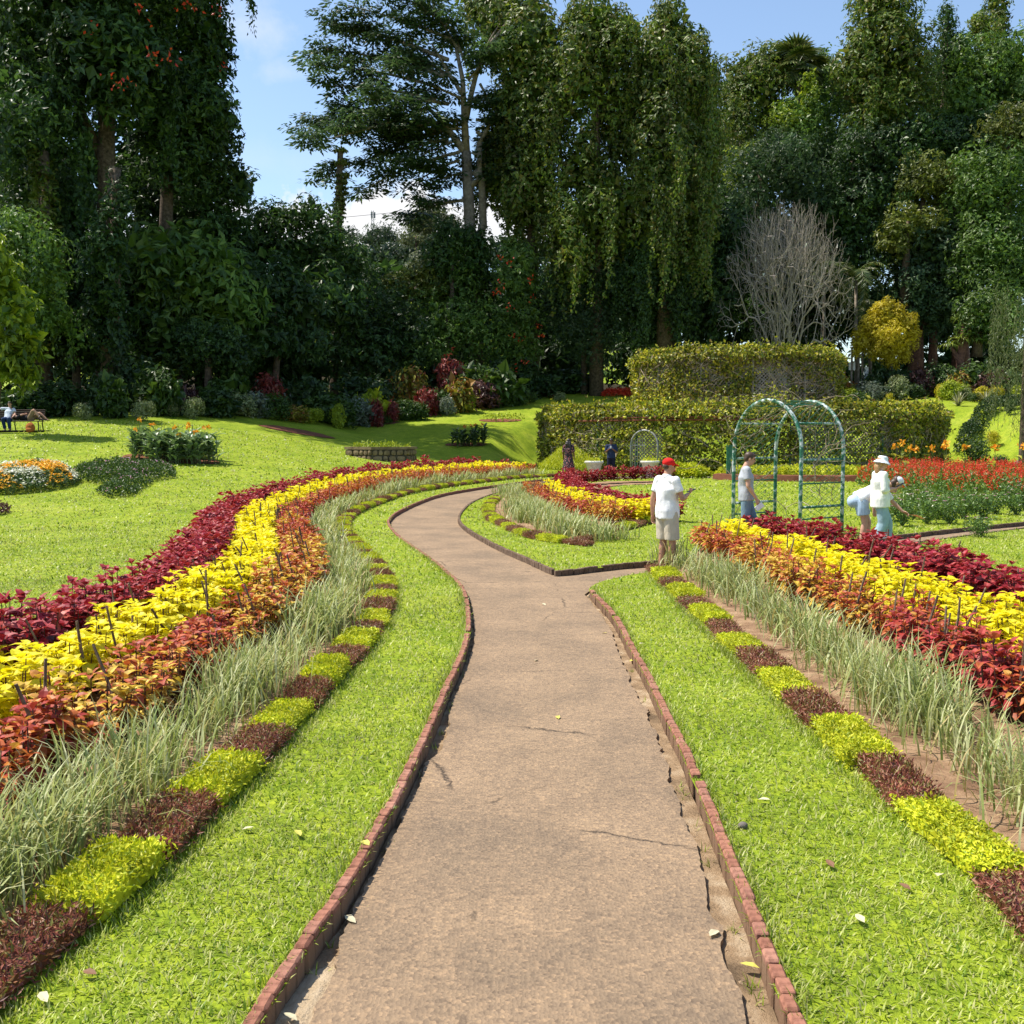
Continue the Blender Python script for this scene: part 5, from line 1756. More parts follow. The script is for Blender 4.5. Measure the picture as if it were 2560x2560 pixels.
# the shaded border below the left wood: px, base py, width, height, depth, kind, material
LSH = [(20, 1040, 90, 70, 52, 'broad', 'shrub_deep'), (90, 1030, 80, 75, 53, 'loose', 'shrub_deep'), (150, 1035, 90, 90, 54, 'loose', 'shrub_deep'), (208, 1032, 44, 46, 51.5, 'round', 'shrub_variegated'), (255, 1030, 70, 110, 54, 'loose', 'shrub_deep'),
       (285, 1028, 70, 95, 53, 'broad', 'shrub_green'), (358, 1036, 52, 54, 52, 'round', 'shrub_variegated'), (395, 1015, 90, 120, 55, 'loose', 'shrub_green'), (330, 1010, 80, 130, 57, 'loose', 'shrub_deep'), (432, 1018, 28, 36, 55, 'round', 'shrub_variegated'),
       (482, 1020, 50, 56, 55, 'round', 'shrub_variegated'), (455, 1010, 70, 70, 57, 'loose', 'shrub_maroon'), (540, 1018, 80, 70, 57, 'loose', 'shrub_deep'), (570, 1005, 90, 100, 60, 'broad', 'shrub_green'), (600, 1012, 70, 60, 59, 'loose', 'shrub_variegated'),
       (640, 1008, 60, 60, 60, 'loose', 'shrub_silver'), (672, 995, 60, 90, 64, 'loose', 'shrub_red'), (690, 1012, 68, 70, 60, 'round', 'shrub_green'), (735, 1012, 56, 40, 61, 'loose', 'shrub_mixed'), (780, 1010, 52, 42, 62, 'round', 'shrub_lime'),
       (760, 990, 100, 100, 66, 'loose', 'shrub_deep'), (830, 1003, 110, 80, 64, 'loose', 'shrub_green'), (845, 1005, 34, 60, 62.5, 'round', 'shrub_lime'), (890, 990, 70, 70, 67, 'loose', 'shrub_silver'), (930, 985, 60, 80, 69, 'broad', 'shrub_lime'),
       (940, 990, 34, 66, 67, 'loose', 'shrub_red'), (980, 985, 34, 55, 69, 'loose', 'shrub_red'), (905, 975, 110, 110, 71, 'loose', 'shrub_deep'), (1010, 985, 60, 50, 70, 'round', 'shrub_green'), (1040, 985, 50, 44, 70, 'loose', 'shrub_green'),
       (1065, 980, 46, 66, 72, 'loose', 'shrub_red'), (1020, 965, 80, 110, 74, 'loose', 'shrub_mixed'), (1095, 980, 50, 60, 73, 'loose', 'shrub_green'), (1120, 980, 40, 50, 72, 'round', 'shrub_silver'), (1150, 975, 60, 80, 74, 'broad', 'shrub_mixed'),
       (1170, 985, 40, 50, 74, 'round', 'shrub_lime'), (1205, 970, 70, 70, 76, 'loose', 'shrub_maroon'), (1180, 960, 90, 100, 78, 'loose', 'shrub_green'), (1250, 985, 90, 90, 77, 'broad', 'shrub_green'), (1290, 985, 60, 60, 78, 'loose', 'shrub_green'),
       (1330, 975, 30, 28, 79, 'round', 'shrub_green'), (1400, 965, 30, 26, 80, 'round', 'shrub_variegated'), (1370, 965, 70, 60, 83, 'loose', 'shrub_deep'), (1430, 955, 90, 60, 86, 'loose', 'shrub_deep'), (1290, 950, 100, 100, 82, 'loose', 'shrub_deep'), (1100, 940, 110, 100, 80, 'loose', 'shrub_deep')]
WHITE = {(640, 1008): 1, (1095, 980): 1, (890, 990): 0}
LSH.sort()
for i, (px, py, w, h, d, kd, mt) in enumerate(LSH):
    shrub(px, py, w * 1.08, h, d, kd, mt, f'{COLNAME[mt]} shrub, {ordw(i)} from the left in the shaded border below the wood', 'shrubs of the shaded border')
for i, (px, py, w, h, d, lab) in enumerate(((600, 985, 60, 80, 62, 'white-flowering shrub at the left end of the flowering group below the wood'), (715, 985, 50, 75, 66, 'white-flowering shrub below the dark drooping-leaved tree'), (985, 975, 60, 100, 74, 'tall white-flowering shrub above the red-leaved shrubs'), (1245, 960, 50, 110, 80, 'white-flowering climber shrub beside the red-flowered tree'))):
    shrub(px, py, w, h, d, 'loose', 'shrub_deep', lab, None, flowers='white_flower')
shrub(1125, 960, 70, 120, 78, 'loose', 'shrub_red', 'tall maroon-leaved shrub in the middle of the shaded border', None)

# the bright border on the right bank
RSH = [(2090, 990, 60, 70, 79, 'loose', 'shrub_mixed'), (2125, 985, 44, 40, 77, 'round', 'shrub_lime'), (2175, 985, 74, 60, 77, 'fine', 'shrub_silver'), (2150, 990, 40, 40, 76, 'loose', 'shrub_green'), (2212, 985, 40, 40, 77, 'loose', 'shrub_deep'), (2245, 985, 56, 54, 77, 'round', 'shrub_variegated'),
       (2225, 980, 24, 30, 76, 'round', 'shrub_yellow'), (2290, 988, 40, 34, 77, 'loose', 'shrub_deep'), (2305, 975, 50, 66, 79, 'loose', 'shrub_maroon'), (2330, 980, 60, 80, 79, 'round', 'shrub_deep'), (2352, 975, 26, 34, 76, 'round', 'shrub_yellow'), (2362, 965, 70, 70, 79, 'round', 'shrub_green'),
       (2378, 990, 52, 44, 75, 'round', 'shrub_lime'), (2398, 978, 50, 60, 77, 'loose', 'shrub_mixed'), (2400, 970, 46, 40, 76, 'round', 'shrub_lime'), (2408, 990, 34, 34, 75, 'round', 'shrub_variegated'), (2440, 985, 70, 80, 77, 'loose', 'shrub_green'), (2455, 988, 34, 34, 74, 'round', 'shrub_yellow'), (2480, 980, 70, 66, 76, 'loose', 'shrub_maroon'),
       (2472, 992, 34, 28, 74, 'round', 'shrub_variegated'), (2490, 988, 32, 38, 74, 'round', 'shrub_yellow'), (2435, 992, 30, 22, 73.5, 'round', 'shrub_green'), (2550, 990, 44, 40, 74, 'round', 'shrub_lime'), (2525, 995, 60, 60, 76, 'loose', 'shrub_green'), (2270, 975, 60, 60, 80, 'loose', 'shrub_deep'), (2200, 975, 70, 70, 80, 'loose', 'shrub_deep')]
RSH.sort()
for i, (px, py, w, h, d, kd, mt) in enumerate(RSH):
    shrub(px, py, w * 1.1, h * 1.1, d, kd, mt, f'{COLNAME[mt]} shrub, {ordw(i)} from the left in the sunny border, right bank', 'shrubs of the sunny border')
# ================================================================== THE CREEPER-GROWN PERGOLA
plain_mat('green_paint', [(.008, .075, .04), (.015, .13, .07), (.30, .36, .34)], scale=7, rough=.45, contrast=(.25, .9), spec=.5)
plain_mat('flaking_paint', [(.012, .10, .055), (.02, .14, .08), (.42, .47, .46), (.5, .54, .54)], scale=9, rough=.5, contrast=(.38, .66), spec=.5)
plain_mat('rust', [(.07, .022, .012), (.15, .05, .025), (.24, .10, .05)], scale=6, rough=.85, bump=.3)
plain_mat('grey_metal', [(.2, .2, .19), (.33, .33, .32)], scale=8, rough=.5, metal=.3)
plain_mat('lattice_wood', [(.16, .145, .12), (.30, .27, .23)], scale=5, rough=.8)
plain_mat('vine_wood', [(.14, .10, .065), (.28, .22, .15), (.46, .39, .29)], scale=6, rough=.85)
PC = np.array([12.7, 58.6]); PR0, PR1 = 10.95, 5.6
PZ = 0.35


def pergola():
    root = empty('creeper_pergola', (PC[0], PC[1], PZ))
    tag(root, 'round two-tiered pergola of lattice smothered in yellow-green creeper', 'pergola')
    inv = Matrix.Translation(root.location).inverted()
    rg = np.random.default_rng(31)

    def part(mb, name, mat, smooth=False):
        o = mb.obj(name, mat, root, smooth=smooth); o.matrix_parent_inverse = inv
        return o

    def ring_pt(r, a, z):
        return np.stack([PC[0] + r * np.cos(a), PC[1] + r * np.sin(a), np.broadcast_to(z, np.shape(a))], -1)

    GATE = -math.pi / 2 - .60                         # angle of the arched gate
    # creeper on the two drums: leaves, mostly on the outer skin, thinner where the lattice shows
    for name, r, z0, z1, n, bare in (('lower_creeper', PR0, PZ, 3.40, 23000, [(-1.50, -1.05, .72), (-.62, -.30, .35)]), ('upper_creeper', PR1, 3.2, 6.50, 12500, [(-1.62, -1.28, .92), (-2.3, -1.9, .35), (-1.2, -.4, .5)])):
        mb = MB()
        a = rg.uniform(-math.pi, .45, n)
        a = np.where(rg.random(n) < .2, rg.uniform(.3, math.pi, n), a)
        t = rg.uniform(0, 1, n)
        z = z0 + (z1 - z0) * t
        keep = np.ones(n, bool)
        for a0, a1, p in bare:
            inside = (a > a0) & (a < a1) & (t < .86) & (t > .04)
            keep &= ~(inside & (rg.random(n) < p))
        if r == PR0:                                    # the gate opening
            keep &= ~((np.abs(a - GATE) * r < .95) & (z < PZ + 1.75 + .35 * np.cos(np.clip((a - GATE) * r * 1.5, -1.5, 1.5))))
        clump = np.array([noise.noise(Vector((x * 4.2, zz * 1.3, r))) for x, zz in zip(a, z)])
        keep &= (clump > -.06) | (rg.random(n) < .40) | (t > .85)
        a, z, t, clump = a[keep], z[keep], t[keep], clump[keep]; n = len(a)
        q = ring_pt(r + rg.normal(.05, .11, n) + .22 * clump + .16 * (t > .86), a, z)
        o = ring_pt(1.0, a, 0) - np.array([PC[0], PC[1], 0])
        for k in range(2):
            nrm = o + rg.normal(0, .5, (n, 3)) + [0, 0, .35]
            D = unit(rg.normal(0, .8, (n, 3)) + [0, 0, -.25])
            leaf4(mb, q, D, nrm, rg.uniform(.13, .26, n), rg.uniform(.09, .15, n), .12)
        # the bushy roof edge and roof
        m = int(n * .55)
        a = rg.uniform(-math.pi, math.pi, m); rr = r - np.abs(rg.normal(0, .8, m)) * np.where(rg.random(m) < .6, .5, 2.0)
        q = ring_pt(rr, a, z1 + rg.normal(.08, .12, m))
        tall = rg.random(m) < .06
        q[tall, 2] += rg.uniform(.1, .45, tall.sum())
        for k in range(2):
            leaf4(mb, q, unit(rg.normal(0, .8, (m, 3)) + [0, 0, .35]), rg.normal(0, .5, (m, 3)) + [0, 0, 1], rg.uniform(.13, .26, m), rg.uniform(.09, .15, m), .12)
        part(mb, name, 'hedge_leaf')
    # roof boards under the creeper keep the inside dark
    mb = MB(); an = np.linspace(0, 2 * np.pi, 49)
    for r0, r1, z in ((PR1 - .3, PR0 - .25, 3.25), (.0, PR1 - .2, 6.3)):
        A, B = ring_pt(r0, an, z), ring_pt(r1, an, z)
        i = np.arange(48); mb.add(np.concatenate([A, B]), F4=np.stack([i, i + 1, i + 50, i + 49], 1))
    part(mb, 'roof', 'vine_wood')
    # woody stems
    mb = MB()
    for k in range(460):
        up_ = k % 3 == 0
        r, z0, z1 = (PR1, 3.3, 6.4) if up_ else (PR0, PZ, 3.3)
        a = rg.uniform(-math.pi + .1, .3); z = rg.uniform(z0, z1 - .4)
        m = int(rg.integers(6, 16)); da = rg.normal(0, .022 if not up_ else .035)
        aa = a + np.cumsum(np.full(m, da) + rg.normal(0, .008, m)); zz = np.clip(z + np.cumsum(rg.normal(.10, .12, m)), z0 + .05, z1)
        tube(mb, ring_pt(r + .12 + np.cumsum(rg.normal(0, .02, m)), aa, zz), np.linspace(.024, .009, m) * rg.uniform(.6, 1.3), seg=4, cap=False)
    part(mb, 'woody_stems', 'vine_wood')
    # lattice panels: crossing slats
    for name, r, z0, z1, a0, a1 in (('lattice', PR0 - .12, PZ, 3.2, -1.55, -.95), ('lattice', PR0 - .12, PZ, 3.2, -.70, -.25), ('lattice', PR0 - .12, PZ, 3.2, -2.7, -2.1), ('lattice', PR1 - .1, 3.3, 6.2, -2.75, -1.65), ('lattice', PR1 - .1, 3.3, 6.2, -1.60, -.15)):
        mb = MB(); hgt = z1 - z0; st = .19
        for sgn in (-1, 1):
            off = .014 * sgn
            s0 = a0 * r; s1 = a1 * r
            for c in np.arange(s0 - hgt, s1 + hgt, st):
                # slat from (c, z0) rising at 45 degrees
                u0, u1 = 0.0, hgt
                lo = np.array([c, c + sgn * hgt])
                t0, t1 = 0.0, 1.0
                for bound, side in ((s0, 1), (s1, -1)):
                    f0, f1 = (lo[0] - bound) * side, (lo[1] - bound) * side
                    if f0 < 0 and f1 < 0:
                        t0, t1 = 1, 0
                    elif f0 < 0:
                        t0 = max(t0, f0 / (f0 - f1))
                    elif f1 < 0:
                        t1 = min(t1, f0 / (f0 - f1))
                if t1 - t0 < .05:
                    continue
                tt = np.linspace(t0, t1, 4)
                ss = lo[0] + (lo[1] - lo[0]) * tt; zz = z0 + hgt * tt
                w = .017
                A = ring_pt(r + off, (ss - w) / r, zz + sgn * w); B = ring_pt(r + off, (ss + w) / r, zz - sgn * w)
                j = np.arange(3); mb.add(np.concatenate([A, B]), F4=np.stack([j, j + 1, j + 5, j + 4], 1))
        o = part(mb, name, 'lattice_wood'); o['kind'] = 'stuff'
    # posts and rails
    for r, z0, z1, angs, rad in ((PR0 - .05, PZ, 3.3, np.linspace(-2.9, -.2, 13), .045), (PR1 - .02, 3.3, 6.35, (-2.6, -2.1, -1.628, -1.1, -.6), .07)):
        for a in angs:
            mb = MB(); p0 = ring_pt(r, np.array(a), z0 - .2); p1 = ring_pt(r, np.array(a), z1)
            tube(mb, [p0, p1], rad, seg=6)
            part(mb, 'post', 'green_paint' if r > 8 else 'lattice_wood')
    for z in (PZ + .9, PZ + 1.9):
        mb = MB(); aa = np.linspace(-1.6, -.25, 30); tube(mb, ring_pt(PR0 - .02, aa, z), .022, seg=5)
        part(mb, 'rail', 'green_paint')
    mb = MB(); aa = np.linspace(-2.55, -1.62, 24)
    tube(mb, ring_pt(PR0 + .24, aa, 2.86), .05, seg=6); tube(mb, ring_pt(PR0 + .26, aa[4:-3], 2.98), .035, seg=6)
    part(mb, 'rusty_rail', 'rust')
    # arched gate frame with a gate leaf
    c = ring_pt(PR0 + .28, np.array(GATE), 0); T = np.array([-math.sin(GATE), math.cos(GATE), 0]); w = .72
    mb = MB(); aa = np.linspace(0, np.pi, 15)
    arch = [c + T * -w + [0, 0, PZ - .1]] + [c + T * -w * math.cos(q) + np.array([0, 0, PZ + 1.3 + .72 * math.sin(q)]) for q in aa] + [c + T * w + [0, 0, PZ - .1]]
    tube(mb, arch, .05, seg=7); part(mb, 'gate_arch', 'grey_metal', True)
    gt = MB()
    for k in range(6):
        u = -.62 + k * .13
        tube(gt, [c + T * u + [0, 0, PZ + .05], c + T * u + [0, 0, PZ + 1.45 + .25 * (1 - (u / .72) ** 2)]], .014, seg=5)
    for z in (.15, 1.3):
        tube(gt, [c + T * -.66 + [0, 0, PZ + z], c + T * .06 + [0, 0, PZ + z]], .018, seg=5)
    part(gt, 'gate', 'grey_metal')


pergola()

# golden foliage at the foot of the pergola
leaf_mat('golden_grass', [(.25, .3, .01), (.38, .42, .012), (.5, .5, .03)], rough=.5, trans=.3)


def mound(name, label, cat, poly, h, mat, n, size, kind=None, seed=1, up=.8, group=None, blade=False, wob=.35):
    """low planting over a ground polygon"""
    rg = np.random.default_rng(seed)
    poly = np.asarray(poly, float)
    lo, hi = poly.min(0), poly.max(0)
    q = rg.uniform(lo, hi, (n * 3, 2)); q = q[pip(q, poly)][:n]; m = len(q)
    dl = dist_line(q, np.concatenate([poly, poly[:1]]))
    top = h * np.clip(.35 + dl / (h * 1.3), 0, 1) * (1 + wob * np.array([noise.noise(Vector((x * 1.6, y * 1.6, seed))) for x, y in q]))
    z = top * (1 - .75 * rg.random(m) ** 2.2)
    mb = MB()
    Pn = np.column_stack([q, H(q[:, 0], q[:, 1]) + z])
    if blade:
        blades(mb, Pn, rg.uniform(0, 6.28, m), size * rg.uniform(.7, 1.3, m), size * .13, rg.uniform(.1, .8, m), seg=2)
    else:
        for k in range(2):
            leaf4(mb, Pn + rg.normal(0, size * .2, Pn.shape), unit(rg.normal(0, .7, (m, 3)) + [0, 0, .15]), rg.normal(0, .5, (m, 3)) + [0, 0, up], size * rg.uniform(.7, 1.3, m), size * .55 * rg.uniform(.8, 1.2, m), .12)
    o = mb.obj(name, mat)
    tag(o, label, cat, group, kind)
    return o


mound('golden_shrub', 'soft golden-green mound at the left foot of the pergola', 'shrub', [(1.2, 48), (2.4, 46.6), (4.2, 48.2), (4.0, 50.0), (1.6, 51)], 1.15, 'golden_grass', 5200, .16, seed=4, blade=True)
mound('lime_groundcover', 'lime green groundcover below the lattice, above the brown bank', 'groundcover', [(8.8, 44.6), (10.5, 43.0), (15.5, 42.8), (17, 44.0), (16.5, 46.3), (9.5, 47.0)], .42, 'lime_mat', 9000, .17, seed=5, kind='stuff')
mound('lime_shrub', 'low lime green shrub by the pergola gate', 'shrub', [(6.6, 45.6), (8.2, 45.0), (9.0, 46.0), (8.2, 47.2), (6.9, 47)], .55, 'lime_mat', 2600, .16, seed=6)

# brown earth bank with brick face in front of the groundcover
bl_ = smooth_line([(8.6, 44.0), (10.4, 42.6), (13, 42.2), (15.6, 42.2), (17.2, 43.2)], .3)
mb = MB(); A = ground3(bl_, -.05); B = ground3(offset(bl_, .1), .24 + .05 * gnoise(bl_[:, 0], bl_[:, 1], 1.5)); C = ground3(offset(bl_, .6), .26); i = np.arange(len(bl_) - 1); k = len(bl_)
mb.add(np.concatenate([A, B, C]), F4=np.concatenate([np.stack([i, i + 1, i + 1 + k, i + k], 1), np.stack([i + k, i + k + 1, i + 1 + 2 * k, i + 2 * k], 1)]))
tag(mb.obj('earth_bank', 'red_earth'), 'low brown earth bank before the groundcover', None, kind='structure')

# white pots
plain_mat('white_pot', [(.42, .40, .36), (.62, .6, .55), (.72, .7, .66)], scale=6, rough=.7, bump=.2)


def pot(px, d, label):
    x = P(px, 1150, d).x
    root = empty('white_pot', (x, d, Hs(x, d))); tag(root, label, 'pot', 'white pots by the pergola')
    mb = MB(); lathe(mb, [(.0, .0), (.22, .0), (.2, .12), (.16, .2), (.3, .34), (.37, .60), (.40, .62), (.44, .66), (.44, .73), (.38, .74), (.36, .66), (.0, .64)], seg=20)
    mb.obj('bowl', 'white_pot', root, smooth=True)
    pb = MB(); n = 160
    q = np.column_stack([RNG.normal(0, .16, n), RNG.normal(0, .16, n), RNG.uniform(.66, .82, n)])
    leaf4(pb, q, rand_unit(n) + [0, 0, .6], rand_unit(n), .13, .06)
    f = pb.obj('plant', 'lime_mat', root); f['kind'] = 'stuff'


pot(1485, 46.2, 'white stone pot between the long-haired woman and the man in navy')
pot(1625, 46.4, 'white stone pot below the arched gate')

# ================================================================== THE GREEN ROSE ARCH
def rose_arch():
    A_r, B_r = np.array([5.80, 20.55]), np.array([6.90, 21.35])
    pv = np.array([-1.04, 1.43])
    A_l, B_l = A_r + pv, B_r + pv
    c = (A_r + B_l) / 2
    root = empty('rose_arch', (c[0], c[1], 0)); tag(root, 'green arched pipe trellis with flaking paint over the lawn', 'arch')
    inv = Matrix.Translation(root.location).inverted()
    rg = np.random.default_rng(4)

    def part(mb, name, mat, smooth=True):
        o = mb.obj(name, mat, root, smooth=smooth); o.matrix_parent_inverse = inv

    SPR, TOP = 1.78, 2.78

    def hoop(l, r, t):
        return np.array([l[0] + (r[0] - l[0]) * (1 - math.cos(t)) / 2, l[1] + (r[1] - l[1]) * (1 - math.cos(t)) / 2, SPR + (TOP - SPR) * math.sin(t)])

    aa = np.linspace(0, np.pi, 17)
    for l, r in ((A_l, A_r), (B_l, B_r)):
        mb = MB()
        tube(mb, [np.array([l[0], l[1], -.1]), np.array([l[0], l[1], .9])] + [hoop(l, r, t) for t in aa] + [np.array([r[0], r[1], .9]), np.array([r[0], r[1], -.1])], .040, seg=9)
        part(mb, 'hoop', 'flaking_paint')
    for a, b in ((A_l, B_l), (A_r, B_r)):
        for z, m in ((.36, 'green_paint'), (.60, 'flaking_paint'), (1.08, 'green_paint'), (1.56, 'flaking_paint')):
            mb = MB(); tube(mb, [np.array([a[0], a[1], z]), np.array([b[0], b[1], z])], .028 if m == 'flaking_paint' else .016, seg=7)
            part(mb, 'rung', m)
    for t in (.55, 1.1, 1.57, 2.0, 2.6):
        mb = MB(); tube(mb, [hoop(A_l, A_r, t), hoop(B_l, B_r, t)], .026 if t in (.55, 2.6) else .013, seg=7)
        part(mb, 'purlin', 'flaking_paint' if t in (.55, 2.6) else 'green_paint')
    # wire netting over the sides and the vault
    net = MB()
    def wall(u, v):                                      # u 0..1 along depth, v 0..1 round the section
        out = []
        L = .0
        tot = 2 * (SPR - .1) + 2.9
        s = v * tot
        if s < SPR - .1:
            pl = np.array([A_l[0], A_l[1], .1 + s]); ql = np.array([B_l[0], B_l[1], .1 + s])
        elif s < SPR - .1 + 2.9:
            t = (s - SPR + .1) / 2.9 * np.pi
            pl = hoop(A_l, A_r, t); ql = hoop(B_l, B_r, t)
        else:
            z = SPR - (s - (SPR - .1) - 2.9)
            pl = np.array([A_r[0], A_r[1], z]); ql = np.array([B_r[0], B_r[1], z])
        return pl * (1 - u) + ql * u
    nv = 110
    for k in range(-12, nv, 2):
        for sg in (1, -1):
            pts = []
            for j in range(13):
                v = (k + (j if sg > 0 else 12 - j)) / nv
                if 0 <= v <= 1:
                    pts.append(wall(j / 12, v))
            if len(pts) > 2:
                tube(net, pts, .0042, seg=3, cap=False)
    part(net, 'wire_netting', 'green_paint')
    # dry climbing stems
    mb = MB()
    for k in range(46):
        side = rg.random() < .5
        b = (A_r + (B_r - A_r) * rg.uniform(.2, .9)) if side else (A_l + (B_l - A_l) * rg.uniform(0, .9))
        z = rg.uniform(.0, 2.2); n = int(rg.integers(8, 22))
        p = np.array([b[0], b[1], z]); d = unit(np.array([rg.normal(0, .4), rg.normal(0, .4), 1.0])); pts = [p]
        if k % 3 == 0:
            p = hoop(A_l, A_r, rg.uniform(.3, 2.6)) + np.append((B_r - A_r) * rg.uniform(0, 1), 0); pts = [p]; d = unit(rg.normal(size=3) + [-.5, 0, .1])
        for j in range(n):
            d = unit(d + rg.normal(0, .28, 3) + [0, 0, -.02]); p = p + d * .085; pts.append(p)
        tube(mb, pts, np.linspace(.009, .004, len(pts)), seg=4, cap=False)
    part(mb, 'dry_vines', 'vine_wood')
    lf = MB()
    n = 420
    t = rg.uniform(.0, 2.0, n); q = np.array([hoop(A_l, A_r, a) for a in t]) + np.column_stack([rg.normal(0, .22, n), rg.normal(0, .22, n), rg.normal(.05, .14, n)])
    leaf4(lf, q, rg.normal(size=(n, 3)), rg.normal(size=(n, 3)) + [0, 0, .5], .07, .04)
    part(lf, 'rose_leaves', 'hedge_leaf', False)


rose_arch()
# green post beside the arch by the pergola
mb = MB(); x = P(1823, 1140, 44).x; box(mb, (x, 44, Hs(x, 44) + .75), (.22, .12, 1.5)); tag(mb.obj('green_post', 'green_paint'), 'flat green post standing before the pergola creeper', 'post')
# ================================================================== BEDS ON THE LAWN AND SMALL THINGS
def soil_oval(px, py, w, h, label, mat='red_earth', name='bare_bed'):
    """bare earth oval cut in the lawn; w,h in pixels of the photograph"""
    c = G(px, py, False); k = c.y / 2560
    # vertical pixels to ground depth by the local sight line
    c2 = G(px, py - h / 2, False); c1 = G(px, py + h / 2, False)
    dy = max(.25, (c2.y - c1.y) / 2)
    an = np.linspace(0, 2 * np.pi, 44, endpoint=False)
    rr = 1 + .12 * gnoise(np.cos(an) * 2, np.sin(an) * 2, 1.0, px * .1)
    xy = np.stack([c.x + np.cos(an) * w / 2 * k * rr, c.y + np.sin(an) * dy * rr], 1)
    cdt_sheet(xy, max(.15, w * k / 14), lambda x, y: H(x, y) + .03, name, mat, label, zn=.02, zs=3)
    return c, w / 2 * k, dy


# canna plants
leaf_mat('canna_leaf', [(.08, .14, .05), (.14, .22, .08), (.20, .29, .12), (.28, .36, .19)], rough=.38, trans=.25, spec=.5)
leaf_mat('canna_dark', [(.03, .06, .022), (.055, .10, .03), (.09, .13, .04)], rough=.38, trans=.2, spec=.5)


def canna_proto(mat, fm, seed, h=1.05, flower=True):
    global RNG
    keep = RNG; RNG = np.random.default_rng(seed)
    st, lf, fl = MB(), MB(), MB()
    for s in range(3):
        a = RNG.uniform(0, 6.28); o = np.array([math.cos(a), math.sin(a), 0]) * RNG.uniform(.02, .14)
        top = o * 1.6 + [0, 0, h * RNG.uniform(.75, 1.05)]
        tube(st, [o, (o + top) / 2, top], [.014, .012, .007], seg=5, cap=False)
        for k in range(6):
            t = .15 + .8 * k / 6; az = a + k * 2.4 + RNG.normal(0, .3); el = RNG.uniform(.45, 1.1)
            D = np.array([[math.cos(az) * math.cos(el), math.sin(az) * math.cos(el), math.sin(el)]])
            Nn = np.array([[-math.cos(az) * math.sin(el), -math.sin(az) * math.sin(el), math.cos(el)]])
            leaf8(lf, (o * (1 - t) + top * t)[None], D, Nn, RNG.uniform(.36, .52), RNG.uniform(.13, .2), RNG.uniform(.15, .5), .2)
        if flower and s == 0:
            tube(st, [top, top + [0, 0, .22]], [.007, .005], seg=4, cap=False)
            n = 12; leaf4(fl, np.repeat([top + [0, 0, .2]], n, 0) + RNG.normal(0, .035, (n, 3)), rand_unit(n) + [0, 0, .5], rand_unit(n), .11, .07)
    RNG = keep
    return lf.mesh('canna_plant', mat), st.mesh('stem', 'canna_stem'), (fl.mesh('flower', fm) if fl.n else None)


plain_mat('canna_stem', [(.06, .10, .03), (.12, .16, .05)], scale=10, rough=.5)


def canna_bed(c, rx, ry, n, protos, label, group, sc=1.0):
    pts = []
    while len(pts) < n:
        a = random.uniform(0, 6.28); r = math.sqrt(random.random())
        pts.append((c.x + math.cos(a) * r * rx, c.y + math.sin(a) * r * ry))
    for x, y in pts:
        lf, st, fl = random.choice(protos)
        o = link('canna_plant', lf); s = random.uniform(.82, 1.15) * sc
        o.location = (x, y, Hs(x, y)); o.rotation_euler = (random.uniform(-.08, .08), random.uniform(-.08, .08), random.uniform(0, 6.28)); o.scale = (s, s, s)
        tag(o, label, 'plant', group)
        link('stem', st, o)
        if fl and random.random() < .3:
            link('flower', fl, o)


CAN_O = [canna_proto('canna_leaf', 'orange_flower', 10 + i, flower=i < 2) for i in range(4)]
CAN_R = [canna_proto('canna_dark', 'red_flower', 30 + i, flower=True) for i in range(3)]
c, rx, ry = soil_oval(430, 1150, 240, 18, 'dark soil under the orange canna clump', 'red_earth', 'canna_bed_soil')
canna_bed(c, rx * .95, 1.3, 60, CAN_O, 'broad-leaved canna plant of the big clump on the left lawn', 'cannas of the big clump', 1.0)
c, rx, ry = soil_oval(1165, 1112, 105, 10, 'soil under the small red canna clump', 'red_earth', 'canna_bed_soil')
canna_bed(c, rx * .9, 1.0, 18, CAN_R, 'dark canna plant of the small red-flowered clump on the lawn', 'cannas of the small clump', .9)
for px, py, w, h, lab in ((745, 1080, 185, 12, 'bare brown oval bed on the lawn, left one'), (1250, 1052, 105, 8, 'bare brown oval bed on the upper lawn, right one'), (930, 1058, 135, 8, 'dark soil of the low planted oval bed on the lawn')):
    soil_oval(px, py, w, h, lab)
c = G(930, 1056, False)
mound('bedding_plants', 'low dark green bedding plants in the oval bed on the lawn', 'plants', [(c.x + math.cos(a) * 1.5, c.y + math.sin(a) * 1.6) for a in np.linspace(0, 6.28, 18)[:-1]], .38, 'shrub_green', 1300, .17, seed=8, kind='stuff')
c = G(1260, 1047, False)
mound('seedlings', 'sparse pale seedlings behind the bare oval bed', 'plants', [(c.x + math.cos(a) * 1.7, c.y + math.sin(a) * 1.6) for a in np.linspace(0, 6.28, 18)[:-1]], .2, 'shrub_lime', 160, .16, seed=9, kind='stuff')
# daisies: white and orange flowers at the left edge
leaf_mat('daisy_green', [(.05, .10, .03), (.09, .15, .045), (.14, .2, .08)], rough=.5)
leaf_mat('daisy_orange', [(.75, .32, .012), (.8, .42, .02), (.75, .5, .05)], rough=.5, trans=.2)
leaf_mat('daisy_white', [(.62, .62, .52), (.75, .75, .68), (.55, .58, .4)], rough=.5, trans=.2)


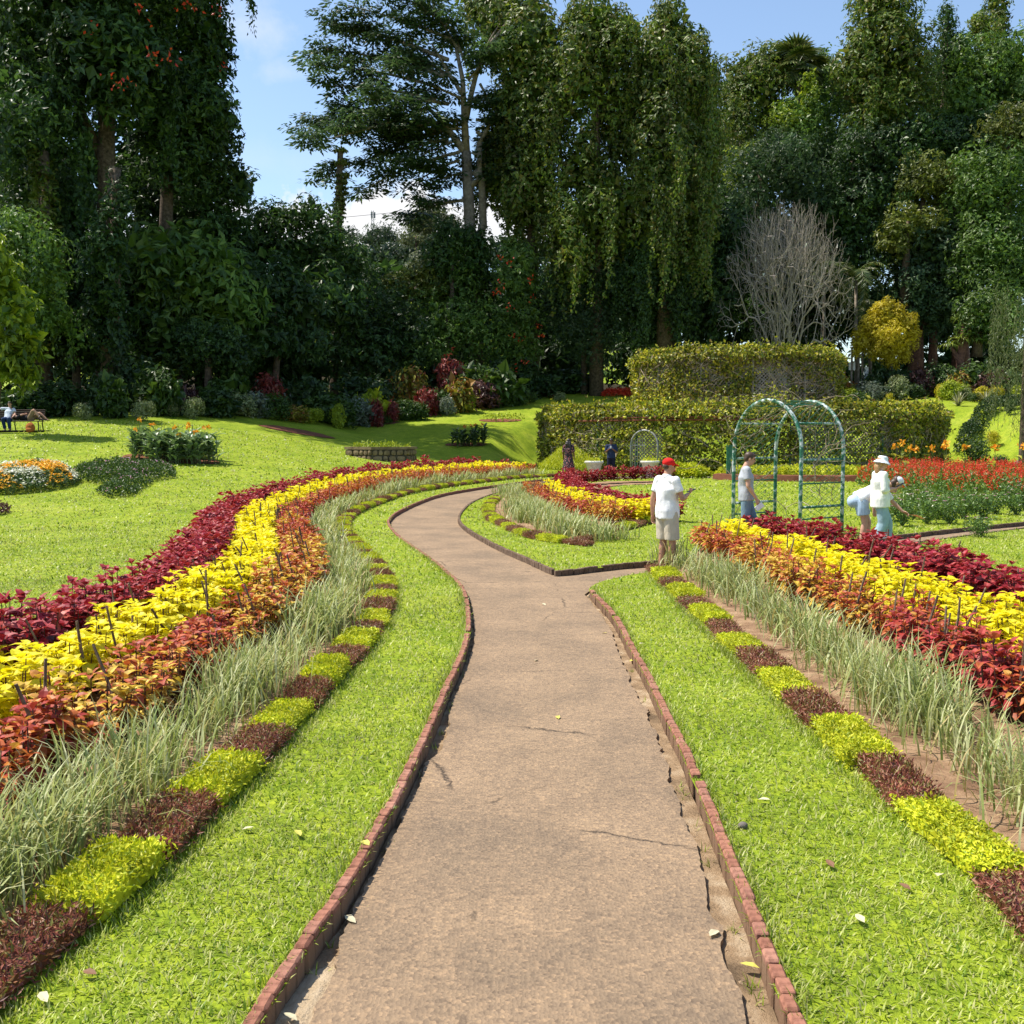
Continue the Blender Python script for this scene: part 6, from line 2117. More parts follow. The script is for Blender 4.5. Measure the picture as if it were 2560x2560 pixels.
def flower_mass(name, label, poly, h, green, fmats, n_leaf, n_fl, fsize, seed, lsize=.09, region=None):
    o = mound(name, label, 'flower bed', poly, h, green, n_leaf, lsize, seed=seed, kind='stuff')
    rg = np.random.default_rng(seed + 50)
    poly = np.asarray(poly, float)
    q0f = lambda q: np.array([noise.noise(Vector((x * .8, y * .8, seed))) for x, y in q])
    for fi, fm in enumerate(fmats):
        q = rg.uniform(poly.min(0), poly.max(0), (n_fl * 3, 2)); q = q[pip(q, poly)]
        f = np.array([noise.noise(Vector((x * .8, y * .8, seed + fi * 9.1))) for x, y in q])
        q = q[(f > np.quantile(f, .45)) if fi == 0 else (q0f(q) < -.02)][:n_fl]; m = len(q)
        dl = dist_line(q, np.concatenate([poly, poly[:1]]))
        z = H(q[:, 0], q[:, 1]) + h * np.clip(.35 + dl / (h * 1.3), 0, 1) * (1 + .2 * rg.random(m)) + .02
        fb = MB()
        for k in range(3):
            leaf4(fb, np.column_stack([q, z]) + rg.normal(0, fsize * .2, (m, 3)), rg.normal(0, 1, (m, 3)) * [1, 1, .3], np.array([0, 0, 1]) + rg.normal(0, .3, (m, 3)), fsize, fsize * .8)
        p = fb.obj('blossom', fm, o); p['kind'] = 'stuff'
    return o


a, b = G(-90, 1190, False), G(150, 1240, False)
cz = G(40, 1225, False)
flower_mass('daisy_bed', 'bed of white and orange daisies at the left edge of the lawn', [(cz.x + math.cos(t) * 1.45 - .25, cz.y + math.sin(t) * 2.1 + .9) for t in np.linspace(0, 6.28, 24)[:-1]], .5, 'daisy_green', ['daisy_orange', 'daisy_white'], 4200, 620, .08, 3)
cz = G(270, 1225, False)
poly = [tuple(G(x, y, False)[:2]) for x, y in ((165, 1193), (235, 1170), (330, 1166), (436, 1178), (438, 1196), (385, 1205), (330, 1245), (262, 1248), (240, 1235), (280, 1218), (200, 1205))]
flower_mass('herb_bed', 'low loose green bed with tiny pink flowers on the left lawn', poly, .34, 'shrub_green', ['pink_flower'], 5200, 90, .045, 4, lsize=.085)
cz = G(5, 1285, False)
flower_mass('herb_bed', 'corner of a dull low bed at the left edge below the daisies', [(cz.x + math.cos(t) * .45 - .3, cz.y + math.sin(t) * .6) for t in np.linspace(0, 6.28, 16)[:-1]], .26, 'shrub_maroon', ['pink_flower'], 500, 30, .04, 5, lsize=.07)


# ---- stone planter
plain_mat('planter_stone', [(.10, .07, .04), (.19, .135, .075), (.28, .205, .12)], scale=3, rough=.9, bump=.7, bscale=12)
plain_mat('mortar', [(.07, .06, .045), (.12, .10, .075)], scale=8, rough=.95)


def planter():
    c = G(945, 1152, False)
    R0 = 90 * c.y / 2560 * 1.02
    root = empty('stone_planter', (c.x, c.y + 1.2, c.z - .05)); tag(root, 'six-sided low planter of rough stone with a coping, on the lawn', 'planter')
    rg = np.random.default_rng(2); Ht = .62
    mb = MB(); cor = [np.array([math.cos(t) * R0, math.sin(t) * R0 * .75]) for t in np.arange(6) * math.pi / 3 + .35]
    core = [q * .96 for q in cor]
    V = np.array([[q[0], q[1], z] for z in (0, Ht - .05) for q in core]); i = np.arange(6); j = (i + 1) % 6
    mb.add(V, F4=np.stack([i, j, j + 6, i + 6], 1)); mb.obj('wall', 'mortar', root)
    cp = MB()
    for k in range(6):
        a, b = cor[k], cor[(k + 1) % 6]
        V = np.array([[q[0] * s, q[1] * s, z] for z in (Ht - .06, Ht + .06) for q, s in ((a, 1.05), (b, 1.05), (b, .86), (a, .86))])
        m2 = MB(); m2.add(V, F4=[[0, 1, 5, 4], [1, 2, 6, 5], [2, 3, 7, 6], [3, 0, 4, 7], [4, 5, 6, 7], [3, 2, 1, 0]])
        m2.obj('coping', 'planter_stone', root)
        # rough stones in two courses, near sides only
        L = np.linalg.norm(b - a); t = (b - a) / L; nr = np.array([t[1], -t[0]])
        if (a + b)[1] > .4:
            continue
        for row in range(2):
            u = rg.uniform(0, .08)
            while u < L - .1:
                w = min(rg.uniform(.2, .46), L - u)
                hh = (Ht - .08) / 2
                sm = MB(); pc = a + t * (u + w / 2); n = 9
                an = np.linspace(0, 2 * np.pi, n, endpoint=False) + rg.normal(0, .12, n)
                rx = np.cos(an) * w * .48 * (1 + rg.normal(0, .06, n)); rz = np.sin(an) * hh * .48 * (1 + rg.normal(0, .06, n))
                rx = np.sign(rx) * np.minimum(np.abs(rx) * 1.18, w * .48); rz = np.sign(rz) * np.minimum(np.abs(rz) * 1.18, hh * .48)
                base = np.column_stack([pc[0] + t[0] * rx, pc[1] + t[1] * rx, row * hh + hh / 2 + .01 + rz])
                out = base * 1 + np.array([nr[0], nr[1], 0]) * .045; cen = np.array([pc[0], pc[1], row * hh + hh / 2]) + np.array([nr[0], nr[1], 0]) * rg.uniform(.05, .075)
                inn = base - np.array([nr[0], nr[1], 0]) * .06
                out = cen + (out - cen) * .86
                sm.add(np.concatenate([inn, out, [cen]]), F3=np.stack([np.arange(n) + n, (np.arange(n) + 1) % n + n, np.full(n, 2 * n)], 1), F4=np.stack([np.arange(n), (np.arange(n) + 1) % n, (np.arange(n) + 1) % n + n, np.arange(n) + n], 1))
                sm.obj('stone', 'planter_stone', root)
                u += w + .015
    pm = MB(); n = 900
    an = RNG.uniform(0, 6.28, n); rr = np.sqrt(RNG.random(n)) * .8
    q = np.column_stack([np.cos(an) * rr * R0, np.sin(an) * rr * R0 * .75, Ht - .1 + RNG.uniform(0, .3, n) * (1 + gnoise(np.cos(an) * rr, np.sin(an) * rr, 2.5))])
    leaf4(pm, q, rand_unit(n) + [0, 0, .5], rand_unit(n), .13, .06)
    blades(pm, q[:400] * [1, 1, 0] + [0, 0, Ht - .1], RNG.uniform(0, 6.28, 400), RNG.uniform(.15, .45, 400), .014, RNG.uniform(0, .6, 400), seg=2)
    o = pm.obj('weeds', 'shrub_lime', root); o['kind'] = 'stuff'


planter()


# ---- bench
plain_mat('bench_wood', [(.03, .016, .011), (.065, .034, .022)], scale=6, rough=.6)
plain_mat('bench_iron', [(.01, .01, .01), (.025, .025, .025)], scale=6, rough=.5)
BEN = G(75, 1078, False)


def bench():
    root = empty('park_bench', (BEN.x - .75, BEN.y, BEN.z), .08); tag(root, 'dark slatted park bench with iron legs under the left trees', 'bench')
    W = 2.6
    for k in range(5):
        m = MB(); box(m, (0, -.28 + k * .11, .44), (W, .085, .035), bev=.006); m.obj('seat_slat', 'bench_wood', root)
    for k in range(5):
        m = MB(); box(m, (0, .24 + k * .03, .55 + k * .095), (W, .03, .075), bev=.006); m.obj('back_slat', 'bench_wood', root)
    for x in (-1.2, 0.0, 1.2):
        m = MB(); tube(m, [(x, -.3, 0), (x, -.26, .22), (x, -.3, .42)], .025, seg=6); m.obj('leg', 'bench_iron', root)
        m = MB(); tube(m, [(x, .3, 0), (x, .2, .3), (x, .25, .5), (x, .38, .96)], .025, seg=6); m.obj('leg', 'bench_iron', root)
    for x in (-1.25, 1.25):
        m = MB(); tube(m, [(x, -.28, .43), (x, -.3, .6), (x, -.22, .68), (x, .1, .66), (x, .27, .6)], .022, seg=6); m.obj('armrest', 'bench_iron', root)
    m = MB(); box(m, (0, -.1, .01), (3.0, 1.1, .04)); m.obj('plinth', 'mortar', root)
    return root


bench_o = bench()

# ---- the salvia bed, cannas and vincas on the right
leaf_mat('salvia_green', [(.06, .12, .02), (.11, .19, .03), (.17, .25, .05)], rough=.45, trans=.25)
leaf_mat('salvia_red', [(.50, .022, .010), (.62, .045, .016), (.70, .09, .025), (.55, .03, .03)], rough=.5, trans=.3)
leaf_mat('yellow_canna', [(.35, .3, .03), (.5, .45, .06), (.12, .16, .04)], rough=.5, trans=.3)
SAL = np.array([(12.4, 34.6), (12.6, 31.2), (14.4, 29.2), (17, 28.4), (21, 29), (24, 36), (24, 42), (14.4, 42.5), (13.0, 38.5)])


def salvia():
    rg = np.random.default_rng(12)
    n = 17000
    q = rg.uniform(SAL.min(0), SAL.max(0), (n * 2, 2)); q = q[pip(q, SAL)][:n]; m = len(q)
    dl = dist_line(q, np.concatenate([SAL, SAL[:1]]))
    hgt = .78 * np.clip(.55 + dl / 1.2, 0, 1) * (1 + .2 * np.array([noise.noise(Vector((x * 1.3, y * 1.3, 2))) for x, y in q]))
    z = hgt * (1 - .85 * rg.random(m) ** 1.6)
    mb = MB(); Pn = np.column_stack([q, H(q[:, 0], q[:, 1]) + z])
    for k in range(2):
        leaf4(mb, Pn + rg.normal(0, .03, Pn.shape), unit(rg.normal(0, .8, (m, 3)) + [0, 0, -.1]), rg.normal(0, .5, (m, 3)) + [0, 0, .6], rg.uniform(.08, .15, m), rg.uniform(.05, .085, m))
    o = mb.obj('salvia_foliage', 'salvia_green'); tag(o, 'dense green and scarlet salvia bed behind the two women', 'flower bed', kind='stuff')
    sp = MB(); n = 2500
    q = rg.uniform(SAL.min(0), SAL.max(0), (n * 2, 2)); q = q[pip(q, SAL)][:n]
    dl = dist_line(q, np.concatenate([SAL, SAL[:1]]))
    top = .80 * np.clip(.5 + dl / 1.2, 0, 1) * rg.uniform(.62, 1.0, len(q)) ** .6 * (1 + .22 * np.array([noise.noise(Vector((x * 1.3, y * 1.3, 2))) for x, y in q]))
    for (x, y), t in zip(q, top):
        k = 12; zz = np.linspace(-.06, rg.uniform(.16, .30), k)
        lean = rg.normal(0, .05, 2); a = rg.uniform(0, 6.28, k)
        p = np.column_stack([x + lean[0] * zz * 4, y + lean[1] * zz * 4, Hs(x, y) + t + zz])
        leaf4(sp, p, np.column_stack([np.cos(a), np.sin(a), np.full(k, .35)]), rg.normal(size=(k, 3)), .075 * np.linspace(1.15, .5, k), .04)
    b = sp.obj('salvia_spikes', 'salvia_red', o); b['kind'] = 'stuff'


salvia()
for i, (px, py, d) in enumerate(((2240, 1115, 40), (2255, 1108, 41), (2275, 1122, 38), (2330, 1120, 40), (2362, 1118, 38), (2366, 1108, 36), (2412, 1118, 37), (2488, 1122, 34), (2556, 1118, 35), (2290, 1125, 41))):
    p = P(px, py, d); z = Hs(p.x, d)
    root = empty('canna_stalk', (p.x, d, z)); tag(root, f'orange-flowered canna stalk rising from the salvia, {ordw(i)} of those counted from the left' if False else 'tall orange-flowered canna stalk rising out of the red salvia', 'plant', 'canna stalks in the salvia')
    hh = p.z - z
    m = MB(); tube(m, [(0, 0, 0), (.02, 0, hh * .6), (0, 0, hh)], [.016, .013, .008], seg=5); m.obj('stem', 'canna_stem', root)
    fm = MB(); n = 16; leaf4(fm, RNG.normal(0, .05, (n, 3)) + [0, 0, hh], rand_unit(n) + [0, 0, .3], rand_unit(n), .15, .09); fm.obj('flower', 'orange_flower', root)
    lm = MB(); n = 4; az = RNG.uniform(0, 6.28, n)
    leaf8(lm, np.column_stack([np.zeros((n, 2)), hh * RNG.uniform(.45, .75, n)]), np.column_stack([np.cos(az), np.sin(az), np.full(n, .8)]), np.column_stack([-np.cos(az), -np.sin(az), np.ones(n)]), .4, .13, .4)
    lm.obj('leaf', 'yellow_canna', root)


# vinca bushes
def vinca_proto(seed):
    global RNG
    keep = RNG; RNG = np.random.default_rng(seed)
    lf, st, fl = MB(), MB(), MB()
    for s in range(16):
        a = RNG.uniform(0, 6.28); r = RNG.uniform(.1, .42); top = np.array([math.cos(a) * r, math.sin(a) * r, RNG.uniform(.35, .62)])
        tube(st, [(0, 0, 0), top * [.5, .5, .55], top], [.008, .006, .003], seg=4, cap=False)
        n = 26; t = RNG.uniform(.3, 1.05, n)[:, None]
        q = top * t + RNG.normal(0, .06, (n, 3))
        leaf4(lf, q, rand_unit(n), rand_unit(n) + [0, 0, .8], RNG.uniform(.06, .10, n), RNG.uniform(.03, .045, n))
        if RNG.random() < .4:
            n = 5; leaf4(fl, np.repeat([top + [0, 0, .04]], n, 0), np.column_stack([np.cos(np.arange(n) * 1.26), np.sin(np.arange(n) * 1.26), np.full(n, .25)]), np.repeat([[0, 0, 1.0]], n, 0), .045, .04)
    RNG = keep
    return lf.mesh('vinca_bush', 'vinca_leaf'), st.mesh('stem', 'canna_stem'), fl.mesh('flower', 'pink_flower')


leaf_mat('vinca_leaf', [(.05, .10, .02), (.10, .18, .03), (.16, .25, .05)], rough=.35, trans=.25, spec=.5)
VIN = [vinca_proto(i) for i in range(3)]
vs = [G(x, y) for x, y in ((2215, 1305), (2255, 1318), (2285, 1300), (2315, 1312), (2345, 1300), (2375, 1312), (2335, 1285), (2405, 1300), (2300, 1278), (2430, 1285), (2460, 1300), (2260, 1282), (2490, 1288), (2370, 1275), (2540, 1290), (2560, 1270), (2520, 1268))]
for v in vs:
    lf, st, fl = random.choice(VIN); o = link('vinca_bush', lf)
    o.location = (v.x, v.y, v.z); s = random.uniform(.95, 1.35); o.scale = (s, s, s * .95); o.rotation_euler = (0, 0, random.uniform(0, 6.28))
    tag(o, 'leggy green vinca bush with small pink flowers before the salvia', 'shrub', 'vinca bushes before the salvia'); link('stem', st, o); link('flower', fl, o)
v = G(2452, 1345); o = link('vinca_bush', VIN[0][0]); o.location = v; o.scale = (.9, .9, .75); tag(o, 'single small vinca bush growing at the path edge on the right', 'shrub'); link('stem', VIN[0][1], o); link('flower', VIN[0][2], o)

# ---- the topiary garden at the right
for px, py, w, h, d, kd, mt, lab in ((2398, 1130, 52, 44, 44, 'fine', 'shrub_yellow', 'clipped golden ball behind the salvia, left one'), (2465, 1112, 48, 32, 47, 'fine', 'shrub_yellow', 'clipped golden ball behind the salvia, right one'),
                                     (2445, 1100, 72, 84, 56, 'fine', 'shrub_green', 'bushy green conifer-like shrub in the garden right of the pergola'), (2502, 1105, 46, 46, 52, 'fine', 'shrub_deep', 'clipped dark cone bush right of the golden ball'),
                                     (2522, 1115, 36, 32, 46, 'fine', 'shrub_green', 'small clipped green dome at the right behind the salvia'), (2484, 1075, 36, 40, 60, 'fine', 'shrub_yellow', 'golden clipped bush behind the conifer-like shrub'), (2524, 1055, 26, 38, 64, 'fine', 'shrub_green', 'small green clipped cone at the right edge garden'),
                                     (2415, 1070, 22, 16, 60, 'fine', 'shrub_silver', 'flat grey-green cushion left of the conifer-like shrub')):
    shrub(px, py, w, h, d, kd, mt, lab, None)
mound('clipped_hedge', 'low clipped golden hedge behind the salvia at the right', 'hedge', [(18.6, 43.6), (25, 43.4), (25, 44.6), (18.6, 44.8)], .6, 'shrub_yellow', 3600, .11, seed=21)
HB = smooth_line([(27.0, 61.5), (29.5, 65.0), (32.5, 67.5), (37, 69.5)], .4)
hp = np.concatenate([offset(HB, -.6), offset(HB, .6)[::-1]])
mound('bank_hedge', 'long dark clipped hedge along the lawn terrace at the right', 'hedge', hp, 1.3, 'shrub_deep', 7000, .16, seed=22, wob=.05)
leaf_mat('agave_leaf', [(.2, .2, .1), (.34, .33, .2), (.48, .45, .3)], rough=.5, trans=.1)
for px, py, d, r, lab in ((2395, 1030, 70, 1.0, 'spiky striped agave on the far lawn, left one'), (2465, 1012, 73, 1.0, 'spiky striped agave on the far lawn, right one')):
    x = P(px, py, d).x; m = MB(); n = 30
    el = RNG.uniform(.15, 1.2, n)
    blades(m, np.zeros((n, 3)), RNG.uniform(0, 6.28, n), r * RNG.uniform(.8, 1.15, n), .13, el, seg=3, curl=.25)
    o = m.obj('agave', 'agave_leaf', loc=(x, d, Hs(x, d) + .02)); tag(o, lab, 'agave')
plain_mat('boulder', [(.10, .085, .075), (.2, .17, .15)], scale=2, rough=.9, bump=.5)
for px, py, d, r, lab in ((2556, 1088, 50, .5, 'brown boulder at the right edge of the garden'), (2538, 1090, 52, .35, 'small brown boulder beside the larger one')):
    x = P(px, py, d).x; m = MB()
    V = ICO_V * (1 + .22 * np.array([noise.noise(Vector(v * 1.7 + px)) for v in ICO_V]))[:, None] * [r, r * .8, r * .75]
    m.add(V, F3=ICO_F); o = m.obj('boulder', 'boulder', loc=(x, d, Hs(x, d) + r * .3)); tag(o, lab, 'rock')
# banana-like plants on the bank
for px, py, d, lab in ((2480, 965, 78, 'clump of upright paddle leaves in the sunny border, left one'), (2512, 968, 77, 'clump of upright paddle leaves in the sunny border, right one')):
    lf, st, fl = CAN_O[3]; o = link('paddle_leaf_plant', lf); x = P(px, py, d).x; o.location = (x, d, Hs(x, d)); o.scale = (2.4, 2.4, 2.4); tag(o, lab, 'plant'); link('stem', st, o)

# ---- hose, earth heap, red bed, signs in the distance
plain_mat('hose_blue', [(.02, .16, .32), (.05, .25, .42)], scale=9, rough=.4)
c = G(1158, 994, False); t = np.linspace(0, 7 * 2 * np.pi, 220)
m = MB(); tube(m, np.column_stack([np.cos(t) * (.45 + .45 * t / t[-1]) * 1.25, np.sin(t) * (.4 + .45 * t / t[-1]), .03 + .02 * np.sin(t * 3.3) + .06 * (1 - t / t[-1])]), .028, seg=5)
tag(m.obj('garden_hose', 'hose_blue', loc=c, smooth=True), 'coil of blue garden hose lying on the shaded lawn', 'hose')
for px, py, w, h, lab in ((1362, 990, 56, 14, 'larger heap of red-brown earth on the far lawn'), (1325, 990, 34, 8, 'smaller heap of red-brown earth on the far lawn')):
    c = G(px, py, False); k = c.y / 2560; m = MB()
    V = ICO_V * (1 + .3 * np.array([noise.noise(Vector(v * 2 + px)) for v in ICO_V]))[:, None] * [w * k / 2, w * k / 2, h * k * .9]
    m.add(V, F3=ICO_F); tag(m.obj('earth_heap', 'red_earth', loc=(c.x, c.y + .5, c.z), smooth=True), lab, 'earth heap')
c = G(1552, 990, False)
if c.y < 95:
    mound('red_bed', 'strip of reddish bedding plants behind the pergola, left of its upper tier', 'flower bed', [(c.x - 1.6, c.y - .6), (c.x + 1.6, c.y - .6), (c.x + 1.6, c.y + 1.2), (c.x - 1.6, c.y + 1.2)], .5, 'salvia_red', 900, .16, seed=31, kind='stuff')
plain_mat('sign_white', [(.6, .6, .58), (.72, .72, .7)], scale=5, rough=.6)
for px, py, d, w, h, lab in ((2166, 935, 81, .3, 1.1, 'small white post below the golden tree'), (2326, 940, 82, .5, .5, 'small white sign before the dark bank'), (2130, 915, 82, .5, .6, 'pale notice board on a thin stand left of the golden tree')):
    p = P(px, py, d); root = empty('garden_sign', (p.x, d, Hs(p.x, d))); tag(root, lab, 'sign'); m = MB(); box(m, (0, 0, p.z - Hs(p.x, d)), (w, .06, h)); m.obj('board', 'sign_white', root)
    m = MB(); tube(m, [(0, 0, 0), (0, 0, p.z - Hs(p.x, d))], .03, seg=5); m.obj('stand', 'bark', root)
# radio mast on the hill
m = MB(); p = P(932, 556, 235); z0 = p.z - 2.0
for dx, dy in ((-.35, -.35), (.35, -.35), (.35, .35), (-.35, .35)):
    tube(m, [(dx, dy, -12), (dx * .6, dy * .6, 2.6)], .05, seg=4)
for z in np.arange(-10, 2.6, .9):
    tube(m, [(-.3, -.3, z), (.3, -.3, z + .9)], .03, seg=3); tube(m, [(.3, -.3, z), (-.3, -.3, z + .9)], .03, seg=3)
for a in range(3):
    box(m, (math.cos(a * 2.1) * .45, math.sin(a * 2.1) * .45, 1.6), (.3, .2, 1.3))
tag(m.obj('radio_mast', 'grey_metal', loc=p), 'tiny lattice radio mast on the far hilltop', 'mast')
# overhead wires in the sky gap
m = MB(); tube(m, [P(400, 520, 190), P(840, 545, 200), P(1100, 520, 215)], .05, seg=3); tag(m.obj('overhead_wire', 'bench_iron'), 'thin overhead wire crossing the sky gap', 'wire')

# ---- fallen leaves, pebbles
leaf_mat('fallen_pale', [(.5, .45, .28), (.6, .55, .38)], rough=.6, trans=.2)
leaf_mat('fallen_yellow', [(.55, .5, .05), (.6, .55, .15)], rough=.6, trans=.2)
leaf_mat('fallen_brown', [(.16, .08, .04), (.22, .11, .06)], rough=.7, trans=.1)
FALL = []
for mt in ('fallen_pale', 'fallen_yellow', 'fallen_brown'):
    m = MB(); leaf8(m, np.array([[-.035, 0, .006]]), np.array([[1.0, 0, .06]]), np.array([[0, 0, 1.0]]), .075, .034, .05, .12); FALL.append(m.mesh('fallen_leaf', mt))
for px, py, k, lab in ((620, 2090, 0, 'pale leaf fallen on the left lawn strip beside the bronze block'), (745, 2102, 1, 'yellow leaf fallen on the left lawn strip, upper middle'), (915, 2128, 1, 'pale yellow leaf caught on the left brick kerb'), (225, 2457, 2, 'brown curled leaf fallen on the near left lawn'), (110, 2520, 0, 'pale leaf at the bottom left of the lawn'),
                       (735, 2548, 1, 'yellow-green leaf lying by the left kerb at the bottom'), (875, 2275, 0, 'grey-green leaf in the gap beside the left kerb'), (725, 2515, 0, 'pale leaf beside the left kerb near the bottom'), (1910, 2017, 0, 'cream leaf fallen on the right lawn strip'), (2150, 2320, 0, 'tan leaf fallen on the near right lawn'),
                       (1813, 1762, 1, 'yellow leaf fallen on the right lawn strip near the bed'), (1605, 1620, 0, 'white leaf fallen on the upper right lawn strip'), (1512, 1573, 1, 'yellow speck of a leaf on the path by the right kerb'), (1052, 1548, 0, 'pale leaf fallen on the far left lawn strip'), (2350, 2210, 0, 'pale leaf fallen beside the golden edging block'),
                       (2075, 2180, 2, 'brown leaf fallen on the right lawn strip'), (1395, 1780, 1, 'small yellow leaf on the path beyond the crack'), (1875, 2390, 1, 'yellow-green leaf in the right gutter'), (1340, 1640, 0, 'pale leaf on the middle of the path'), (1360, 1503, 0, 'pale leaf on the path near the junction'),
                       (1580, 1640, 1, 'green-yellow leaf sticking up in the right gutter'), (2262, 2238, 2, 'brown leaf lying in the golden edging plants'), (1785, 2310, 0, 'tan leaf lying in the right gutter')):
    g = G(px, py); onpath = bool(pip(np.array([[g.x, g.y]]), PATH_C)[0])
    o = link('fallen_leaf', FALL[k]); s = random.uniform(.8, 1.15)
    o.location = (g.x, g.y, (-.045 if onpath else .035)); o.rotation_euler = (random.uniform(-.2, .2), random.uniform(-.2, .2), random.uniform(0, 6.28)); o.scale = (s, s, s); tag(o, lab, 'leaf')
g = G(1857, 2078); m = MB(); m.add(ICO_V * [.026, .018, .02], F3=ICO_F); tag(m.obj('pebble', 'boulder', loc=(g.x, g.y, .03), smooth=True), 'dark pebble lying on the right lawn strip', 'stone')
# crumbs of broken asphalt along the right edge
crumbs = MB()
sel = ra[(ra[:, 1] > 3) & (ra[:, 1] < 13)]
for k in range(160):
    p = sel[RNG.integers(0, len(sel))] + RNG.normal(0, .02, 2) + [.02, 0]
    r = RNG.uniform(.005, .013)
    V = ICO_V * (1 + RNG.normal(0, .15, (len(ICO_V), 1))) * [r, r * 1.3, r * .7]
    crumbs.add(V + [p[0], p[1], -.082 + r * .4], F3=ICO_F)
tag(crumbs.obj('asphalt_crumbs', 'asphalt'), 'crumbs of broken asphalt along the right path edge', 'rubble', kind='stuff')
# tiny weeds in the gutter
m = MB()
for k in range(26):
    l = (lk if k % 2 else rk); l = l[(l[:, 1] > 3) & (l[:, 1] < 9)]
    p = l[RNG.integers(0, len(l))] + ([.04, 0] if k % 2 else [-.05, 0]); n = 9
    blades(m, np.column_stack([p[0] + RNG.normal(0, .012, n), p[1] + RNG.normal(0, .02, n), np.full(n, -.09)]), RNG.uniform(0, 6.28, n), RNG.uniform(.03, .08, n), .006, RNG.uniform(.1, .9, n), seg=1)
tag(m.obj('gutter_weeds', 'grass_blade'), 'small weeds sprouting beside the brick kerbs', 'weeds', kind='stuff')
# ================================================================== PEOPLE (local frame: facing +X, left +Y, up +Z)
def skin_mat(name, c):
    plain_mat(name, [tuple(v * .82 for v in c), c, tuple(min(1, v * 1.12) for v in c)], scale=14, rough=.5, spec=.35)


skin_mat('skin_fair', (.52, .29, .20)); skin_mat('skin_tan', (.42, .22, .14)); skin_mat('skin_brown', (.16, .075, .045))
for nm, c in {'polo_white': (.78, .78, .79), 'blouse_cream': (.76, .77, .70), 'shirt_white': (.74, .76, .8), 'tee_grey': (.36, .38, .42), 'shorts_beige': (.50, .44, .34), 'jeans_blue': (.16, .24, .31), 'jeans_pale': (.27, .39, .44),
              'denim_light': (.36, .47, .60), 'navy': (.020, .032, .075), 'navy_dark': (.012, .014, .03), 'cap_red': (.62, .018, .015), 'hat_white': (.72, .75, .8), 'jeans_dark': (.02, .045, .12), 'khaki': (.24, .17, .10), 'shoe_white': (.7, .7, .7),
              'shoe_dark': (.03, .03, .035), 'tee_pale_blue': (.52, .58, .68), 'black_top': (.015, .015, .02), 'phone_dark': (.015, .016, .02), 'bag_orange': (.34, .11, .025), 'trim_white': (.75, .75, .75), 'denim_far': (.10, .14, .22), 'bag_blue': (.14, .45, .62)}.items():
    plain_mat(nm, [tuple(v * .86 for v in c), c, tuple(min(.85, v * 1.1) for v in c)], scale=9, rough=.85 if 'phone' not in nm else .2, spec=.2 if 'phone' not in nm else .5, bump=.25 if 'phone' not in nm else 0, bscale=22)
plain_mat('hair_dark', [(.010, .007, .006), (.03, .02, .016)], scale=40, rough=.45, spec=.5)
plain_mat('hair_brown', [(.035, .02, .013), (.085, .05, .032)], scale=40, rough=.5, spec=.4)
plain_mat('hair_blond', [(.20, .10, .04), (.38, .22, .10), (.5, .32, .16)], scale=30, rough=.5, spec=.4)
plain_mat('eye_dark', [(.01, .008, .006), (.02, .015, .012)], scale=5, rough=.3)
plain_mat('lip', [(.3, .10, .085), (.36, .13, .11)], scale=5, rough=.5)


def floral():
    m, N, L, out = new_mat('floral_dress')
    tc = N.new('ShaderNodeTexCoord'); v = N.new('ShaderNodeTexVoronoi'); setin(v, Scale=16.0)
    L.new(tc.outputs['Object'], v.inputs['Vector'])
    r = ramp(N, [(.6, .5, .45), (.35, .06, .05), (.018, .014, .02)], pos=[.0, .3, .42]); L.new(v.outputs['Distance'], r.inputs[0])
    p = N.new('ShaderNodeBsdfPrincipled'); setin(p, Roughness=.8); L.new(r.outputs[0], p.inputs['Base Color']); L.new(p.outputs[0], out.inputs[0])


floral()


def loft(mb, pts, rad, side=(0, 1, 0), seg=14, caps=('round', 'round')):
    """closed tube through points; rad = (half width along side, half depth) at each point"""
    pts = np.asarray(pts, float); rad = np.asarray([r if np.ndim(r) else (r, r) for r in rad], float)
    T = unit(np.gradient(pts, axis=0)) if len(pts) > 2 else np.repeat(unit([pts[-1] - pts[0]]), len(pts), 0)
    P_, R_, T_ = list(pts), list(rad), list(T)
    if caps[0] == 'round':
        for k in (.45, .8, .97):
            P_.insert(0, pts[0] - T[0] * rad[0].min() * k); R_.insert(0, rad[0] * math.sqrt(1 - k * k)); T_.insert(0, T[0])
    if caps[1] == 'round':
        for k in (.45, .8, .97):
            P_.append(pts[-1] + T[-1] * rad[-1].min() * k); R_.append(rad[-1] * math.sqrt(1 - k * k)); T_.append(T[-1])
    P_, R_, T_ = np.array(P_), np.array(R_), np.array(T_); k = len(P_)
    s = np.asarray(side, float)
    U = s - T_ * (T_ @ s)[:, None]; bad = np.linalg.norm(U, axis=1) < .15
    U[bad] = np.array([1.0, 0, 0]) - T_[bad] * T_[bad][:, :1]
    U = unit(U); W = np.cross(T_, U)
    a = np.linspace(0, 2 * np.pi, seg, endpoint=False)
    V = (P_[:, None] + np.cos(a)[None, :, None] * U[:, None] * R_[:, 0][:, None, None] + np.sin(a)[None, :, None] * W[:, None] * R_[:, 1][:, None, None]).reshape(-1, 3)
    j = np.arange(seg); jn = (j + 1) % seg
    F4 = np.concatenate([np.stack([i * seg + j, i * seg + jn, (i + 1) * seg + jn, (i + 1) * seg + j], 1) for i in range(k - 1)])
    V = np.concatenate([V, P_[:1], P_[-1:]])
    F3 = np.concatenate([np.stack([np.full(seg, k * seg), jn, j], 1), np.stack([np.full(seg, k * seg + 1), (k - 1) * seg + j, (k - 1) * seg + jn], 1)])
    mb.add(V, F3=F3, F4=F4)


